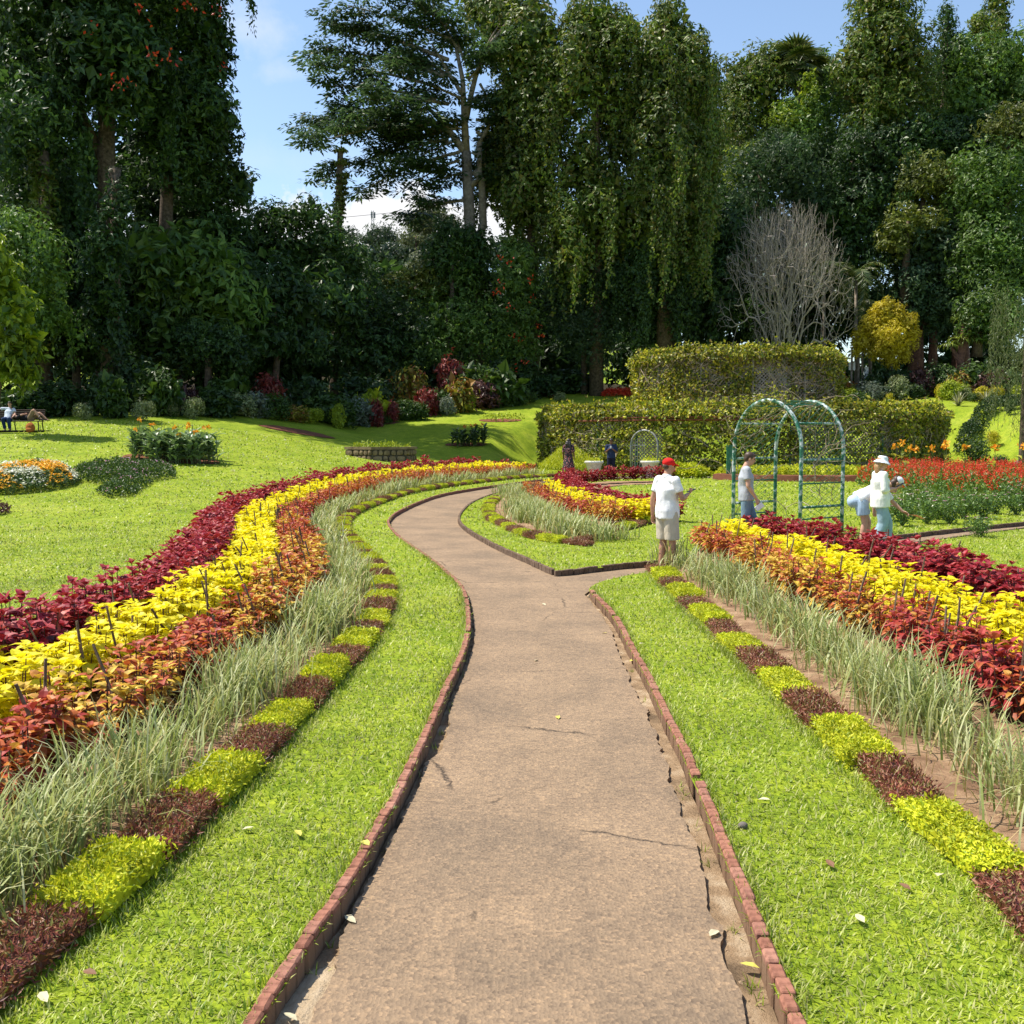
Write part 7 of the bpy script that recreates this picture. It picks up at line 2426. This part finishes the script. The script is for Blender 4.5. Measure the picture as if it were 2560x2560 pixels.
def ball(mb, c, r, M=None):
    V = ICO3_V * np.asarray(r, float)
    if M is not None:
        V = V @ np.array(M)[:3, :3].T
    mb.add(V + np.asarray(c, float), F3=ICO3_F)


_b = bmesh.new(); bmesh.ops.create_icosphere(_b, subdivisions=3, radius=1.0)
ICO3_V = np.array([v.co for v in _b.verts]); ICO3_F = np.array([[v.index for v in f.verts] for f in _b.faces]); _b.free()


_L = np.random.default_rng(3).uniform(-1, 1, (32, 32, 32))


def vnoise(p):
    """smooth lattice noise"""
    i = np.floor(p).astype(int); f = p - i; f = f * f * (3 - 2 * f); r = 0
    for a in (0, 1):
        for b in (0, 1):
            for c in (0, 1):
                w = (f[:, 0] if a else 1 - f[:, 0]) * (f[:, 1] if b else 1 - f[:, 1]) * (f[:, 2] if c else 1 - f[:, 2])
                r = r + w * _L[(i[:, 0] + a) % 32, (i[:, 1] + b) % 32, (i[:, 2] + c) % 32]
    return r


WORK = bpy.data.scenes.new('work')


def fuse(mb, name, mat, parent, voxel=.010, smooth=4, fold=0.0, fs=9.0):
    """melts overlapping closed pieces into one continuous skin"""
    me = mb.mesh(name)
    ob = bpy.data.objects.new('tmp', me); WORK.collection.objects.link(ob)
    m = ob.modifiers.new('r', 'REMESH'); m.mode = 'VOXEL'; m.voxel_size = voxel; m.use_smooth_shade = True
    s = ob.modifiers.new('s', 'SMOOTH'); s.factor = .5; s.iterations = smooth
    if voxel < .0085:
        dm = ob.modifiers.new('d', 'DECIMATE'); dm.ratio = .22
    WORK.view_layers[0].update(); dg = WORK.view_layers[0].depsgraph
    me2 = bpy.data.meshes.new_from_object(ob.evaluated_get(dg))
    bpy.data.objects.remove(ob); bpy.data.meshes.remove(me)
    me2.name = name
    if fold:
        n = len(me2.vertices); co = np.empty(n * 3, np.float32); no = np.empty(n * 3, np.float32)
        me2.vertices.foreach_get('co', co); me2.vertices.foreach_get('normal', no)
        co = co.reshape(-1, 3); no = no.reshape(-1, 3)
        f = vnoise(co * [fs, fs, fs * .6]) + .5 * vnoise(co * [fs * 2.3, fs * 2.3, fs * 1.2])
        co = co + no * (fold * f)[:, None]
        me2.vertices.foreach_set('co', co.astype(np.float32).ravel())
    me2.polygons.foreach_set('use_smooth', np.ones(len(me2.polygons), bool))
    me2.materials.clear(); me2.materials.append(MATS[mat]); me2.update()
    return link(name, me2, parent)


V3 = lambda *a: np.array(a, float)


def hand(mb, w, d, pn, size=1.0, curl=.5, left=True):
    """palm and five fingers; w wrist, d pointing direction, pn palm normal"""
    d = unit(d); pn = unit(pn - d * (pn @ d)); s = np.cross(pn, d) * (1 if left else -1)
    k = size
    loft(mb, [w - d * .01, w + d * .03 * k, w + d * .085 * k], [(.022 * k, .016 * k), (.036 * k, .014 * k), (.038 * k, .013 * k)], side=s)
    for i, (o, ln) in enumerate(((-.028, .062), (-.0095, .074), (.0095, .078), (.028, .070))):
        b = w + d * .085 * k + s * o * k; p = [b]; a = .15 + curl * .35
        for j in range(3):
            dd = d * math.cos(a) + pn * math.sin(a); p.append(p[-1] + dd * ln * k * (.42, .33, .25)[j]); a += curl * .75
        loft(mb, p, [.0088 * k, .0085 * k, .008 * k, .0068 * k], side=s, seg=8)
    b = w + d * .03 * k + s * .032 * k; dd = unit(d * .65 + s * .6 + pn * .45)
    loft(mb, [b, b + dd * .035 * k, b + unit(dd + d * .5 + pn * .2) * .065 * k], [.011 * k, .0105 * k, .008 * k], seg=8)


def head(mb, c, yaw=0.0, pitch=0.0, k=1.0):
    """skull, jaw, nose, ears; returns the head's frame"""
    M = np.array(Matrix.Rotation(yaw, 3, 'Z') @ Matrix.Rotation(pitch, 3, 'Y'))
    q = lambda x, y, z: c + M @ (np.array([x, y, z]) * k)
    ball(mb, q(-.008, 0, .03), V3(.094, .074, .092) * k, M)
    ball(mb, q(.022, 0, -.035), V3(.066, .058, .075) * k, M)
    ball(mb, q(.052, 0, -.082), V3(.028, .030, .026) * k, M)
    loft(mb, [q(.082, 0, .022), q(.098, 0, -.008), q(.104, 0, -.022)], [.009 * k, .012 * k, .014 * k], seg=8)
    ball(mb, q(.078, 0, .040), V3(.014, .045, .012) * k, M)
    for s in (-1, 1):
        ball(mb, q(-.005, s * .075, -.002), V3(.020, .009, .032) * k, M)
        ball(mb, q(.06, s * .03, -.018), V3(.02, .02, .018) * k, M)
    ball(mb, q(.084, 0, -.055), V3(.014, .024, .010) * k, M)
    return q, M


def face(root, q, M, k=1.0, brow='hair_dark'):
    for s in (-1, 1):
        e = MB(); ball(e, q(.080, s * .031, .014), V3(.009, .013, .0085) * k, M); e.obj('eye', 'eye_dark', root, smooth=True)
        b = MB(); ball(b, q(.086, s * .032, .036), V3(.006, .02, .005) * k, M); b.obj('eyebrow', brow, root, smooth=True)
    m = MB(); ball(m, q(.092, 0, -.053), V3(.008, .022, .007) * k, M); m.obj('mouth', 'lip', root, smooth=True)


def limb(mb, a, b, c, ra, rb, rc, bulge=.0):
    """upper and lower part with a bulge below the joint"""
    a, b, c = map(np.asarray, (a, b, c))
    loft(mb, [a, a * .5 + b * .5, b], [ra, ra * .55 + rb * .5, rb])
    m = b * .68 + c * .32
    loft(mb, [b, m, b * .3 + c * .7, c], [rb, rb * (1 + bulge), rc * 1.25, rc])


def person(name, label, loc, rz, J, wear, cat='person', k=1.0, voxel=.009):
    """J: joints in metres, local frame. wear: list of (part name, material, builder(mb,J), folds)"""
    root = empty(name, loc, rz); tag(root, label, cat)
    b = MB()
    J = {n: np.asarray(v, float) for n, v in J.items()}
    for s in 'lr':
        limb(b, J['hip' + s], J['knee' + s], J['ankle' + s], .082 * k, .056 * k, .038 * k, .05)
        an = J['ankle' + s]; t = unit(J.get('toe' + s, V3(1, 0, 0)))
        loft(b, [an - t * .03 + V3(0, 0, -.03), an + t * .06 + V3(0, 0, -.045), an + t * .15 + V3(0, 0, -.06)], [(.034, .034), (.042, .03), (.04, .02)], side=np.cross([0, 0, 1], t))
        limb(b, J['sho' + s], J['elb' + s], J['wri' + s], .052 * k, .039 * k, .026 * k, .05)
        hd = unit(J.get('hand' + s, J['wri' + s] - J['elb' + s]))
        hand(b, J['wri' + s], hd, J.get('palm' + s, V3(0, 1 if s == 'r' else -1, 0)), k, J.get('curl' + s, np.array(.5)).item(), left=(s == 'l'))
    sd = unit(J['shol'] - J['shor']); hs = unit(J['hipl'] - J['hipr'])
    pel, ch, nk = J['pelvis'], J['chest'], J['neck']
    loft(b, [pel - unit(ch - pel) * .05, pel, pel * .55 + ch * .45, ch, ch * .45 + nk * .55], [(.13 * k, .10 * k), (.155 * k, .112 * k), (.135 * k, .10 * k), (.165 * k, .115 * k), (.11 * k, .075 * k)], side=sd, seg=18)
    loft(b, [J['shol'], ch * .3 + nk * .7, J['shor']], [.05 * k, .06 * k, .05 * k])
    hc = J['head']; loft(b, [nk - unit(hc - nk) * .05, hc - unit(hc - nk) * .03], [.062 * k, .054 * k])
    q, M = head(b, hc, float(J.get('yaw', 0)), float(J.get('pitch', 0)), k)
    body = fuse(b, 'body', wear['skin'], root, voxel=voxel if voxel > .0065 else voxel, smooth=2)
    for nm, mat, fn, fold in wear['parts']:
        m = MB(); fn(m, J, q, M)
        fuse(m, nm, mat, root, voxel=max(voxel * 1.15, .0125), smooth=2, fold=fold)
    return root, J, q, M


# ---- garments
def torso_shirt(hem=.12, ease=.028, sleeve=.55, flare=1.0, belly=0.0):
    def fn(m, J, q, M):
        sd = unit(J['shol'] - J['shor']); pel, ch, nk = J['pelvis'], J['chest'], J['neck']; up = unit(ch - pel)
        low = pel - up * hem; e = ease
        fr = np.cross(sd, up)
        loft(m, [low, pel, pel * .5 + ch * .5 + fr * belly * .3, ch, ch * .5 + nk * .5, nk - up * .015], [((.165 + e) * flare, (.118 + e + belly * .5) * flare), ((.165 + e) * flare, (.118 + e + belly) * flare), (.150 + e, .112 + e + belly), (.172 + e, .118 + e), (.13 + e * .7, .085 + e * .5), (.068, .066)], side=sd, seg=22, caps=('flat', 'flat'))
        loft(m, [J['shol'] - sd * .02, ch * .25 + nk * .75, J['shor'] + sd * .02], [.068, .075, .068], seg=14)
        for s in 'lr':
            a, b, c = J['sho' + s], J['elb' + s], J['wri' + s]
            if sleeve <= 1:
                e_ = a + (b - a) * sleeve
                loft(m, [a, a * .5 + e_ * .5, e_], [.072, .070, .068], caps=('round', 'flat'))
            else:
                e_ = b + (c - b) * (sleeve - 1)
                loft(m, [a, a * .5 + b * .5, b], [.070, .062, .056]); loft(m, [b, b * .5 + e_ * .5, e_], [.056, .054, .052], caps=('round', 'flat'))
    return fn


def collar(m, J, q, M):
    nk = J['neck']; up = unit(J['head'] - nk)
    loft(m, [nk - up * .025, nk + up * .035], [(.078, .078), (.070, .070)], caps=('flat', 'flat'))


def legs_wear(to, r0=.105, r1=.085, r2=.07, top=.07):
    """shorts or trousers; to <=1 along the thigh, up to 2 at the ankle"""
    def fn(m, J, q, M):
        hs = unit(J['hipl'] - J['hipr']); pel = J['pelvis']; up = unit(J['chest'] - pel)
        loft(m, [pel - up * .09, pel, pel + up * top], [(.165, .125), (.172, .128), (.158, .118)], side=hs, seg=20, caps=('round', 'flat'))
        for s in 'lr':
            a, b, c = J['hip' + s], J['knee' + s], J['ankle' + s]
            if to <= 1:
                e = a + (b - a) * to
                loft(m, [a + up * .02, a * .5 + e * .5, e], [r0, r0 * .5 + r1 * .52, r1], caps=('round', 'flat'))
            else:
                e = b + (c - b) * (to - 1)
                loft(m, [a + up * .02, a * .5 + b * .5, b], [r0, r0 * .55 + r1 * .45, r1]); loft(m, [b, b * .5 + e * .5, e], [r1, r1 * .5 + r2 * .5, r2], caps=('round', 'flat'))
    return fn


def shoes(m, J, q, M):
    for s in 'lr':
        an = J['ankle' + s]; t = unit(J.get('toe' + s, V3(1, 0, 0))); sd = np.cross([0, 0, 1], t)
        loft(m, [an - t * .045 + V3(0, 0, -.045), an + t * .04 + V3(0, 0, -.048), an + t * .13 + V3(0, 0, -.06), an + t * .175 + V3(0, 0, -.065)], [(.038, .036), (.046, .036), (.048, .026), (.036, .02)], side=sd)


def low_shoes(m, J, q, M):
    for s in 'lr':
        an = J['ankle' + s]; t = unit(J.get('toe' + s, V3(1, 0, 0))); sd = np.cross([0, 0, 1], t)
        loft(m, [an - t * .045 + V3(0, 0, -.062), an + t * .06 + V3(0, 0, -.064), an + t * .17 + V3(0, 0, -.07)], [(.042, .022), (.05, .022), (.042, .016)], side=sd)


def cap_hat(m, J, q, M):
    ball(m, q(-.010, 0, .055), V3(.104, .086, .080), M)
    loft(m, [q(-.05, 0, .035), q(.03, 0, .035)], [(.080, .03), (.080, .03)], side=M @ V3(0, 1, 0))
    loft(m, [q(.07, 0, .050), q(.12, 0, .044), q(.172, 0, .030)], [(.076, .010), (.070, .009), (.045, .008)], side=M @ V3(0, 1, 0))


def short_hair(m, J, q, M):
    ball(m, q(-.022, 0, .050), V3(.100, .083, .086), M)
    ball(m, q(-.055, 0, .0), V3(.056, .072, .075), M)
    ball(m, q(.050, 0, .088), V3(.048, .062, .03), M)
    for s in (-1, 1):
        ball(m, q(.012, s * .062, .035), V3(.03, .018, .05), M)


def nape_hair(m, J, q, M):
    ball(m, q(-.045, 0, .0), V3(.054, .070, .062), M)


def long_hair(length, width=.085, wav=0.0):
    def fn(m, J, q, M):
        ball(m, q(-.022, 0, .045), V3(.102, .086, .090), M); ball(m, q(-.05, 0, -.02), V3(.065, .078, .1), M)
        p0 = q(-.055, 0, -.02); bk = -(M @ V3(1, 0, 0)); n = 7
        pts = [p0 + bk * (.03 + .02 * math.sin(i * 1.3)) + V3(0, 0, -length * i / (n - 1)) for i in range(n)]
        loft(m, pts, [(width * (.85 + .25 * math.sin(i * .55 + .4)), .042 - .002 * i) for i in range(n)], side=M @ V3(0, 1, 0))
        if wav:
            for i in range(16):
                a = i * 2.4
                b = pts[min(n - 1, 1 + i // 3)] + (M @ V3(0, 1, 0)) * width * .8 * math.cos(a) + bk * .02
                loft(m, [b, b + V3(.01 * math.cos(a), .02 * math.sin(a), -.1), b + V3(0, .01, -.2)], [.028, .026, .014], seg=8)
    return fn


# ---- a standing pose to start from (height about 1.75)
def stand(**kw):
    J = dict(pelvis=V3(0, 0, .96), chest=V3(-.01, 0, 1.28), neck=V3(-.015, 0, 1.47), head=V3(.02, 0, 1.625),
             hipl=V3(0, .09, .92), hipr=V3(0, -.09, .92), kneel=V3(.015, .10, .49), kneer=V3(.015, -.10, .49), anklel=V3(-.01, .11, .085), ankler=V3(-.01, -.11, .085),
             shol=V3(-.01, .185, 1.41), shor=V3(-.01, -.185, 1.41), elbl=V3(-.03, .24, 1.13), elbr=V3(-.03, -.24, 1.13), wril=V3(.04, .25, .88), wrir=V3(.04, -.25, .88))
    J.update(kw)
    return J


def phone(root, p, rot, name='phone', mat='phone_dark', s=(.075, .15, .009)):
    m = MB(); box(m, (0, 0, 0), s, bev=.003)
    o = m.obj(name, mat); o.parent = None
    return o


def place_held(o, root, p, rot, label, cat):
    o.matrix_world = Matrix.Translation(root.location) @ Matrix.Rotation(root.rotation_euler.z, 4, 'Z') @ Matrix.Translation(Vector(p)) @ rot
    tag(o, label, cat)


# 1  man in the white polo and red cap, on the side path, looking away to the right
g = G(1668, 1420)
J = stand(elbr=V3(.06, -.27, 1.14), wrir=V3(.27, -.17, 1.20), handr=V3(.9, .25, .35), palmr=V3(-.2, .5, .8), curlr=V3(.9), elbl=V3(-.07, .26, 1.12), wril=V3(-.05, .28, .86), curll=V3(.9), yaw=-.25, pitch=.16,
          anklel=V3(-.03, .10, .085), ankler=V3(.02, -.10, .085))
r1, J1, q1, M1 = person('person', 'man in white polo, beige shorts and red cap standing on the side path', (g.x, g.y + .05, -.062), R(34), J,
    dict(skin='skin_tan', parts=[('polo_shirt', 'polo_white', torso_shirt(.13, .034, .62, 1.04, .02), .010), ('collar', 'polo_white', collar, 0), ('shorts', 'shorts_beige', legs_wear(.98, .118, .112), .010),
                                 ('shoes', 'shoe_white', low_shoes, 0), ('cap', 'cap_red', cap_hat, 0), ('hair', 'hair_brown', nape_hair, 0)]), voxel=.007)
face(r1, q1, M1, brow='hair_brown')
ph = phone(r1, None, None); place_held(ph, r1, J1['wrir'] + V3(.10, .03, .055), Matrix.Rotation(-.5, 4, 'Y') @ Matrix.Rotation(math.pi / 2, 4, 'Z') @ Matrix.Rotation(.2, 4, 'X'), 'dark phone held up by the man in the red cap', 'phone')

# 2  man in the grey tee walking right
g = V3(4.33, 18.9)
J = stand(head=V3(.055, 0, 1.615), pitch=.28, kneel=V3(.14, .10, .51), anklel=V3(.22, .10, .085), kneer=V3(-.02, -.09, .49), ankler=V3(-.25, -.10, .14), toer=V3(.85, 0, -.5), elbr=V3(.0, -.245, 1.13), wrir=V3(.15, -.24, .90), elbl=V3(-.1, .24, 1.13), wril=V3(.0, .26, .89),
          handr=V3(.35, 0, -.95), palmr=V3(-.3, .9, 0), curlr=V3(.7))
r2, J2, q2, M2 = person('person', 'dark-haired man in grey t-shirt and jeans walking behind the yellow coleus', (g[0], g[1], 0), R(-6), J,
    dict(skin='skin_fair', parts=[('t_shirt', 'tee_grey', torso_shirt(.11, .026, .62, 1.03), .009), ('jeans', 'jeans_blue', legs_wear(1.95, .102, .082, .072), .008), ('shoes', 'shoe_white', shoes, 0), ('hair', 'hair_brown', short_hair, .006)]), voxel=.007)
face(r2, q2, M2, brow='hair_brown')
ph = phone(r2, None, None, 'folded_map', 'trim_white', (.09, .16, .01)); place_held(ph, r2, J2['wrir'] + V3(.06, .0, -.15), Matrix.Rotation(.9, 4, 'Y') @ Matrix.Rotation(math.pi / 2, 4, 'X'), 'pale folded paper in the hand of the man in grey', 'paper')

# 3  woman in the bucket hat
g = V3(6.75, 18.75)
J = stand(head=V3(.03, 0, 1.60), neck=V3(-.005, 0, 1.45), pitch=.22, kneel=V3(.20, .08, .50), anklel=V3(.20, .09, .085), kneer=V3(.03, -.09, .50), ankler=V3(-.16, -.09, .13), toer=V3(.85, 0, -.4), elbr=V3(-.03, -.23, 1.12), wrir=V3(.20, -.15, 1.14), handr=V3(.95, .15, .35), palmr=V3(-.3, 0, .95), curlr=V3(.45),
          elbl=V3(.02, .23, 1.12), wril=V3(.22, .12, 1.10), shol=V3(-.01, .165, 1.39), shor=V3(-.01, -.165, 1.39))


def bucket(m, J, q, M):
    prof = [(.0, .118), (.06, .116), (.088, .102), (.098, .055), (.104, .035), (.165, -.022), (.160, -.030), (.098, .022), (.08, .03), (.0, .05)]
    t = MB(); lathe(t, prof, seg=28)
    V = np.concatenate(t.V); V = np.array([q(v[0] - .012, v[1] * .92, v[2] + .018) for v in V]); m.add(V, F4=np.concatenate(t.F4))


r3, J3, q3, M3 = person('person', 'woman in white bucket hat, cream blouse and pale jeans looking at her phone', (g[0], g[1], -.062), R(6), J,
    dict(skin='skin_fair', parts=[('blouse', 'blouse_cream', torso_shirt(.16, .040, 1.35, 1.08), .012), ('jeans', 'jeans_pale', legs_wear(1.72, .112, .096, .085), .009), ('shoes', 'shoe_white', shoes, 0),
                                  ('hair', 'hair_blond', long_hair(.40, .07), .006), ('bucket_hat', 'hat_white', bucket, .002)]), voxel=.007)
face(r3, q3, M3, brow='hair_brown')
ph = phone(r3, None, None); place_held(ph, r3, J3['wrir'] + V3(.11, .01, .075), Matrix.Rotation(-.45, 4, 'Y') @ Matrix.Rotation(math.pi / 2, 4, 'Z'), 'phone in the hand of the woman in the bucket hat', 'phone')

# 4  woman bending down with a dry leaf
g = V3(6.72, 19.35)
J = dict(pelvis=V3(-.16, 0, .90), chest=V3(.18, 0, 1.07), neck=V3(.40, 0, 1.18), head=V3(.545, -.02, 1.215), pitch=.62, yaw=-.15,
         hipl=V3(-.13, .09, .86), hipr=V3(-.13, -.09, .86), kneel=V3(.06, .10, .47), kneer=V3(-.06, -.10, .46), anklel=V3(.02, .10, .085), ankler=V3(-.12, -.10, .085),
         shol=V3(.32, .165, 1.12), shor=V3(.28, -.165, 1.11), elbl=V3(.50, .20, .88), wril=V3(.70, .12, .67), elbr=V3(.07, -.24, .96), wrir=V3(.07, -.22, .73), handl=V3(.85, -.05, -.4), palml=V3(-.2, -.5, -.8), curll=V3(.8), handr=V3(.2, 0, -1))
r4, J4, q4, M4 = person('person', 'woman in white cap and denim shorts bending down behind the bucket-hat woman', (g[0], g[1], -.062), R(-4), J,
    dict(skin='skin_fair', parts=[('blouse', 'shirt_white', torso_shirt(.02, .036, .95, 1.05), .012), ('denim_shorts', 'denim_light', legs_wear(.62, .125, .125), .008), ('shoes', 'shoe_white', shoes, 0), ('cap', 'hat_white', cap_hat, 0), ('hair', 'hair_brown', long_hair(.16, .07), .005)]), voxel=.007)
face(r4, q4, M4, brow='hair_brown')
m = MB(); n = 9; a = np.linspace(-.35, .35, n)
leaf4(m, np.repeat([[0, 0, 0.0]], n, 0), np.column_stack([np.cos(a), np.sin(a) * .7, np.full(n, -.1)]), np.column_stack([np.full(n, .1), RNG.normal(0, .3, n), np.ones(n)]), .30, .06)
tube(m, [(-.12, 0, .02), (0, 0, 0)], .006, seg=5)
leaf_mat('dry_leaf', [(.42, .20, .07), (.55, .30, .12)], rough=.6, trans=.25)
o = m.obj('dry_leaf', 'dry_leaf'); place_held(o, r4, J4['wril'] + V3(.13, -.01, -.06), Matrix.Rotation(.12, 4, 'Y'), 'large dry brown leaf held by the bending woman', 'leaf')

# 5  long-haired woman far off by the pergola, seen from behind
g = V3(2.50, 45.3)
def dress(m, J, q, M):
    torso_shirt(.05, .03, .9)(m, J, q, M)
    loft(m, [J['pelvis'] + V3(0, 0, .05), V3(0, 0, .7), V3(0, 0, .35)], [(.17, .13), (.24, .2), (.30, .27)], caps=('flat', 'flat'))


r5, J5, q5, M5 = person('person', 'woman with long black wavy hair and a floral dress before the pergola', (g[0], g[1], Hs(g[0], g[1])), R(70), stand(yaw=.1),
    dict(skin='skin_brown', parts=[('dress', 'floral_dress', dress, .01), ('hair', 'hair_dark', long_hair(.55, .13, 1), .012)]), voxel=.011)
# 6  man in navy, facing the camera with both hands at his chest
g = V3(4.46, 46.1)
r6, J6, q6, M6 = person('person', 'man in navy shirt holding something white at his chest by the pergola', (g[0], g[1], Hs(g[0], g[1])), R(-100),
    stand(pitch=.3, elbl=V3(.02, .25, 1.14), elbr=V3(.02, -.25, 1.14), wril=V3(.24, .07, 1.27), wrir=V3(.24, -.07, 1.27), handl=V3(.5, -.4, .6), handr=V3(.5, .4, .6)),
    dict(skin='skin_brown', parts=[('shirt', 'navy', torso_shirt(.10, .03, .9), .01), ('trousers', 'navy_dark', legs_wear(1.95), .006), ('hair', 'hair_dark', short_hair, .004), ('shoes', 'shoe_dark', shoes, 0)]), voxel=.011)
face(r6, q6, M6)
ph = phone(r6, None, None, 'cup', 'trim_white', (.07, .07, .10)); place_held(ph, r6, V3(.30, 0, 1.36), Matrix.Identity(4), 'small white cup held by the man in navy', 'cup')

# 7, 8  the couple on the bench
br = bench_o.location
sx = BEN.x - .95
J = dict(pelvis=V3(.0, 0, .55), chest=V3(-.17, 0, .85), neck=V3(-.22, .02, 1.04), head=V3(-.20, .02, 1.20), yaw=0.0, pitch=.05, hipl=V3(.04, .09, .53), hipr=V3(.04, -.09, .53), kneel=V3(.45, .12, .53), kneer=V3(.45, -.12, .52), anklel=V3(.42, .14, .085), ankler=V3(.34, -.08, .085),
         shol=V3(-.18, .18, .98), shor=V3(-.20, -.19, 1.0), elbr=V3(-.22, -.47, .98), wrir=V3(-.16, -.72, .97), elbl=V3(-.02, .28, .76), wril=V3(.2, .22, .62))
r7, J7, q7, M7 = person('person', 'man in pale t-shirt and jeans sitting on the bench, arm along its back', (sx, BEN.y + .02, BEN.z), R(-78), J,
    dict(skin='skin_fair', parts=[('t_shirt', 'tee_pale_blue', torso_shirt(.06, .028, .6), .01), ('jeans', 'jeans_dark', legs_wear(1.95, .10, .08, .07), .006), ('shoes', 'shoe_dark', shoes, 0), ('hair', 'hair_dark', short_hair, .006)]), voxel=.011)
face(r7, q7, M7)
J = dict(pelvis=V3(-.62, 0, .56), chest=V3(-.30, 0, .60), neck=V3(-.12, 0, .62), head=V3(.05, 0, .66), yaw=math.pi, pitch=-1.2, hipl=V3(-.66, .09, .55), hipr=V3(-.66, -.09, .55), kneel=V3(-.85, .10, .93), kneer=V3(-1.02, -.12, .80), anklel=V3(-1.14, .10, .56), ankler=V3(-1.30, -.12, .55),
         toel=V3(-1, 0, 0), toer=V3(-1, 0, 0), shol=V3(-.16, .17, .60), shor=V3(-.16, -.17, .60), elbl=V3(-.36, .2, .72), elbr=V3(-.36, -.2, .70), wril=V3(-.45, .04, .76), wrir=V3(-.48, -.04, .75))
r8, J8, q8, M8 = person('person', 'second person lying along the bench with khaki-clad knees drawn up', (sx + .30, BEN.y + .02, BEN.z), R(184), J,
    dict(skin='skin_fair', parts=[('top', 'black_top', torso_shirt(.04, .026, .8), .006), ('shorts', 'khaki', legs_wear(.95, .11, .095), .006), ('shoes', 'shoe_dark', shoes, 0), ('hair', 'hair_dark', short_hair, .004)]), voxel=.011)
# rucksack before the bench
m = MB(); ball(m, (0, 0, .22), (.20, .13, .22)); ball(m, (0, -.06, .12), (.17, .12, .12)); ball(m, (0, 0, .36), (.12, .09, .08))
bx = P(76, 1070, BEN.y - .75).x
root = empty('rucksack', (bx, BEN.y - .75, Hs(bx, BEN.y - .75))); tag(root, 'orange-brown rucksack standing on the grass before the bench', 'rucksack'); fuse(m, 'pouch', 'bag_orange', root, .012, 3, .012)
m = MB(); tube(m, [(-.08, .06, .40), (0, .07, .48), (.08, .06, .40)], .014, seg=6); m.obj('handle', 'bag_orange', root, smooth=True)

# 9-11  three walkers far away in the shade
for i, (px, mt1, mt2, hairm, lab) in enumerate(((1516, 'navy', 'khaki', 'hair_dark', 'far walker in blue, leftmost of the three in the shade'), (1534, 'trim_white', 'denim_far', 'hair_dark', 'far walker with a dark pack, middle of the three in the shade'), (1548, 'trim_white', 'navy_dark', 'hair_dark', 'far walker in white, rightmost of the three in the shade'))):
    d = 122 + i * 1.5; p = P(px, 905, d); z = P(px, 928, d).z
    z = max(z, Hs(p.x, d))
    s = .25
    rr, JJ, qq, MM = person('person', lab, (p.x, d, z - .0), R(85 + i * 12), stand(kneel=V3(.15, .1, .5), anklel=V3(.25, .1, .085), ankler=V3(-.25, -.1, .12), elbl=V3(.05, .24, 1.13), wril=V3(.2, .24, .92)),
        dict(skin='skin_tan', parts=[('shirt', mt1, torso_shirt(.1, .03, .7), 0), ('trousers', mt2, legs_wear(.95 if i == 0 else 1.9), 0), ('hair', hairm, short_hair, 0)] + ([('backpack', 'black_top', lambda m, J, q, M: ball(m, (-.22, 0, 1.2), (.11, .16, .24)), 0)] if i else [])), voxel=.016)
    if i == 2:
        m = MB(); box(m, (0, 0, .2), (.35, .12, .42), bev=.02); o = m.obj('carrier_bag', 'bag_blue'); place_held(o, rr, (.1, -.35, .25), Matrix.Identity(4), 'light blue carrier bag beside the far walkers', 'bag')

bpy.data.scenes.remove(WORK)
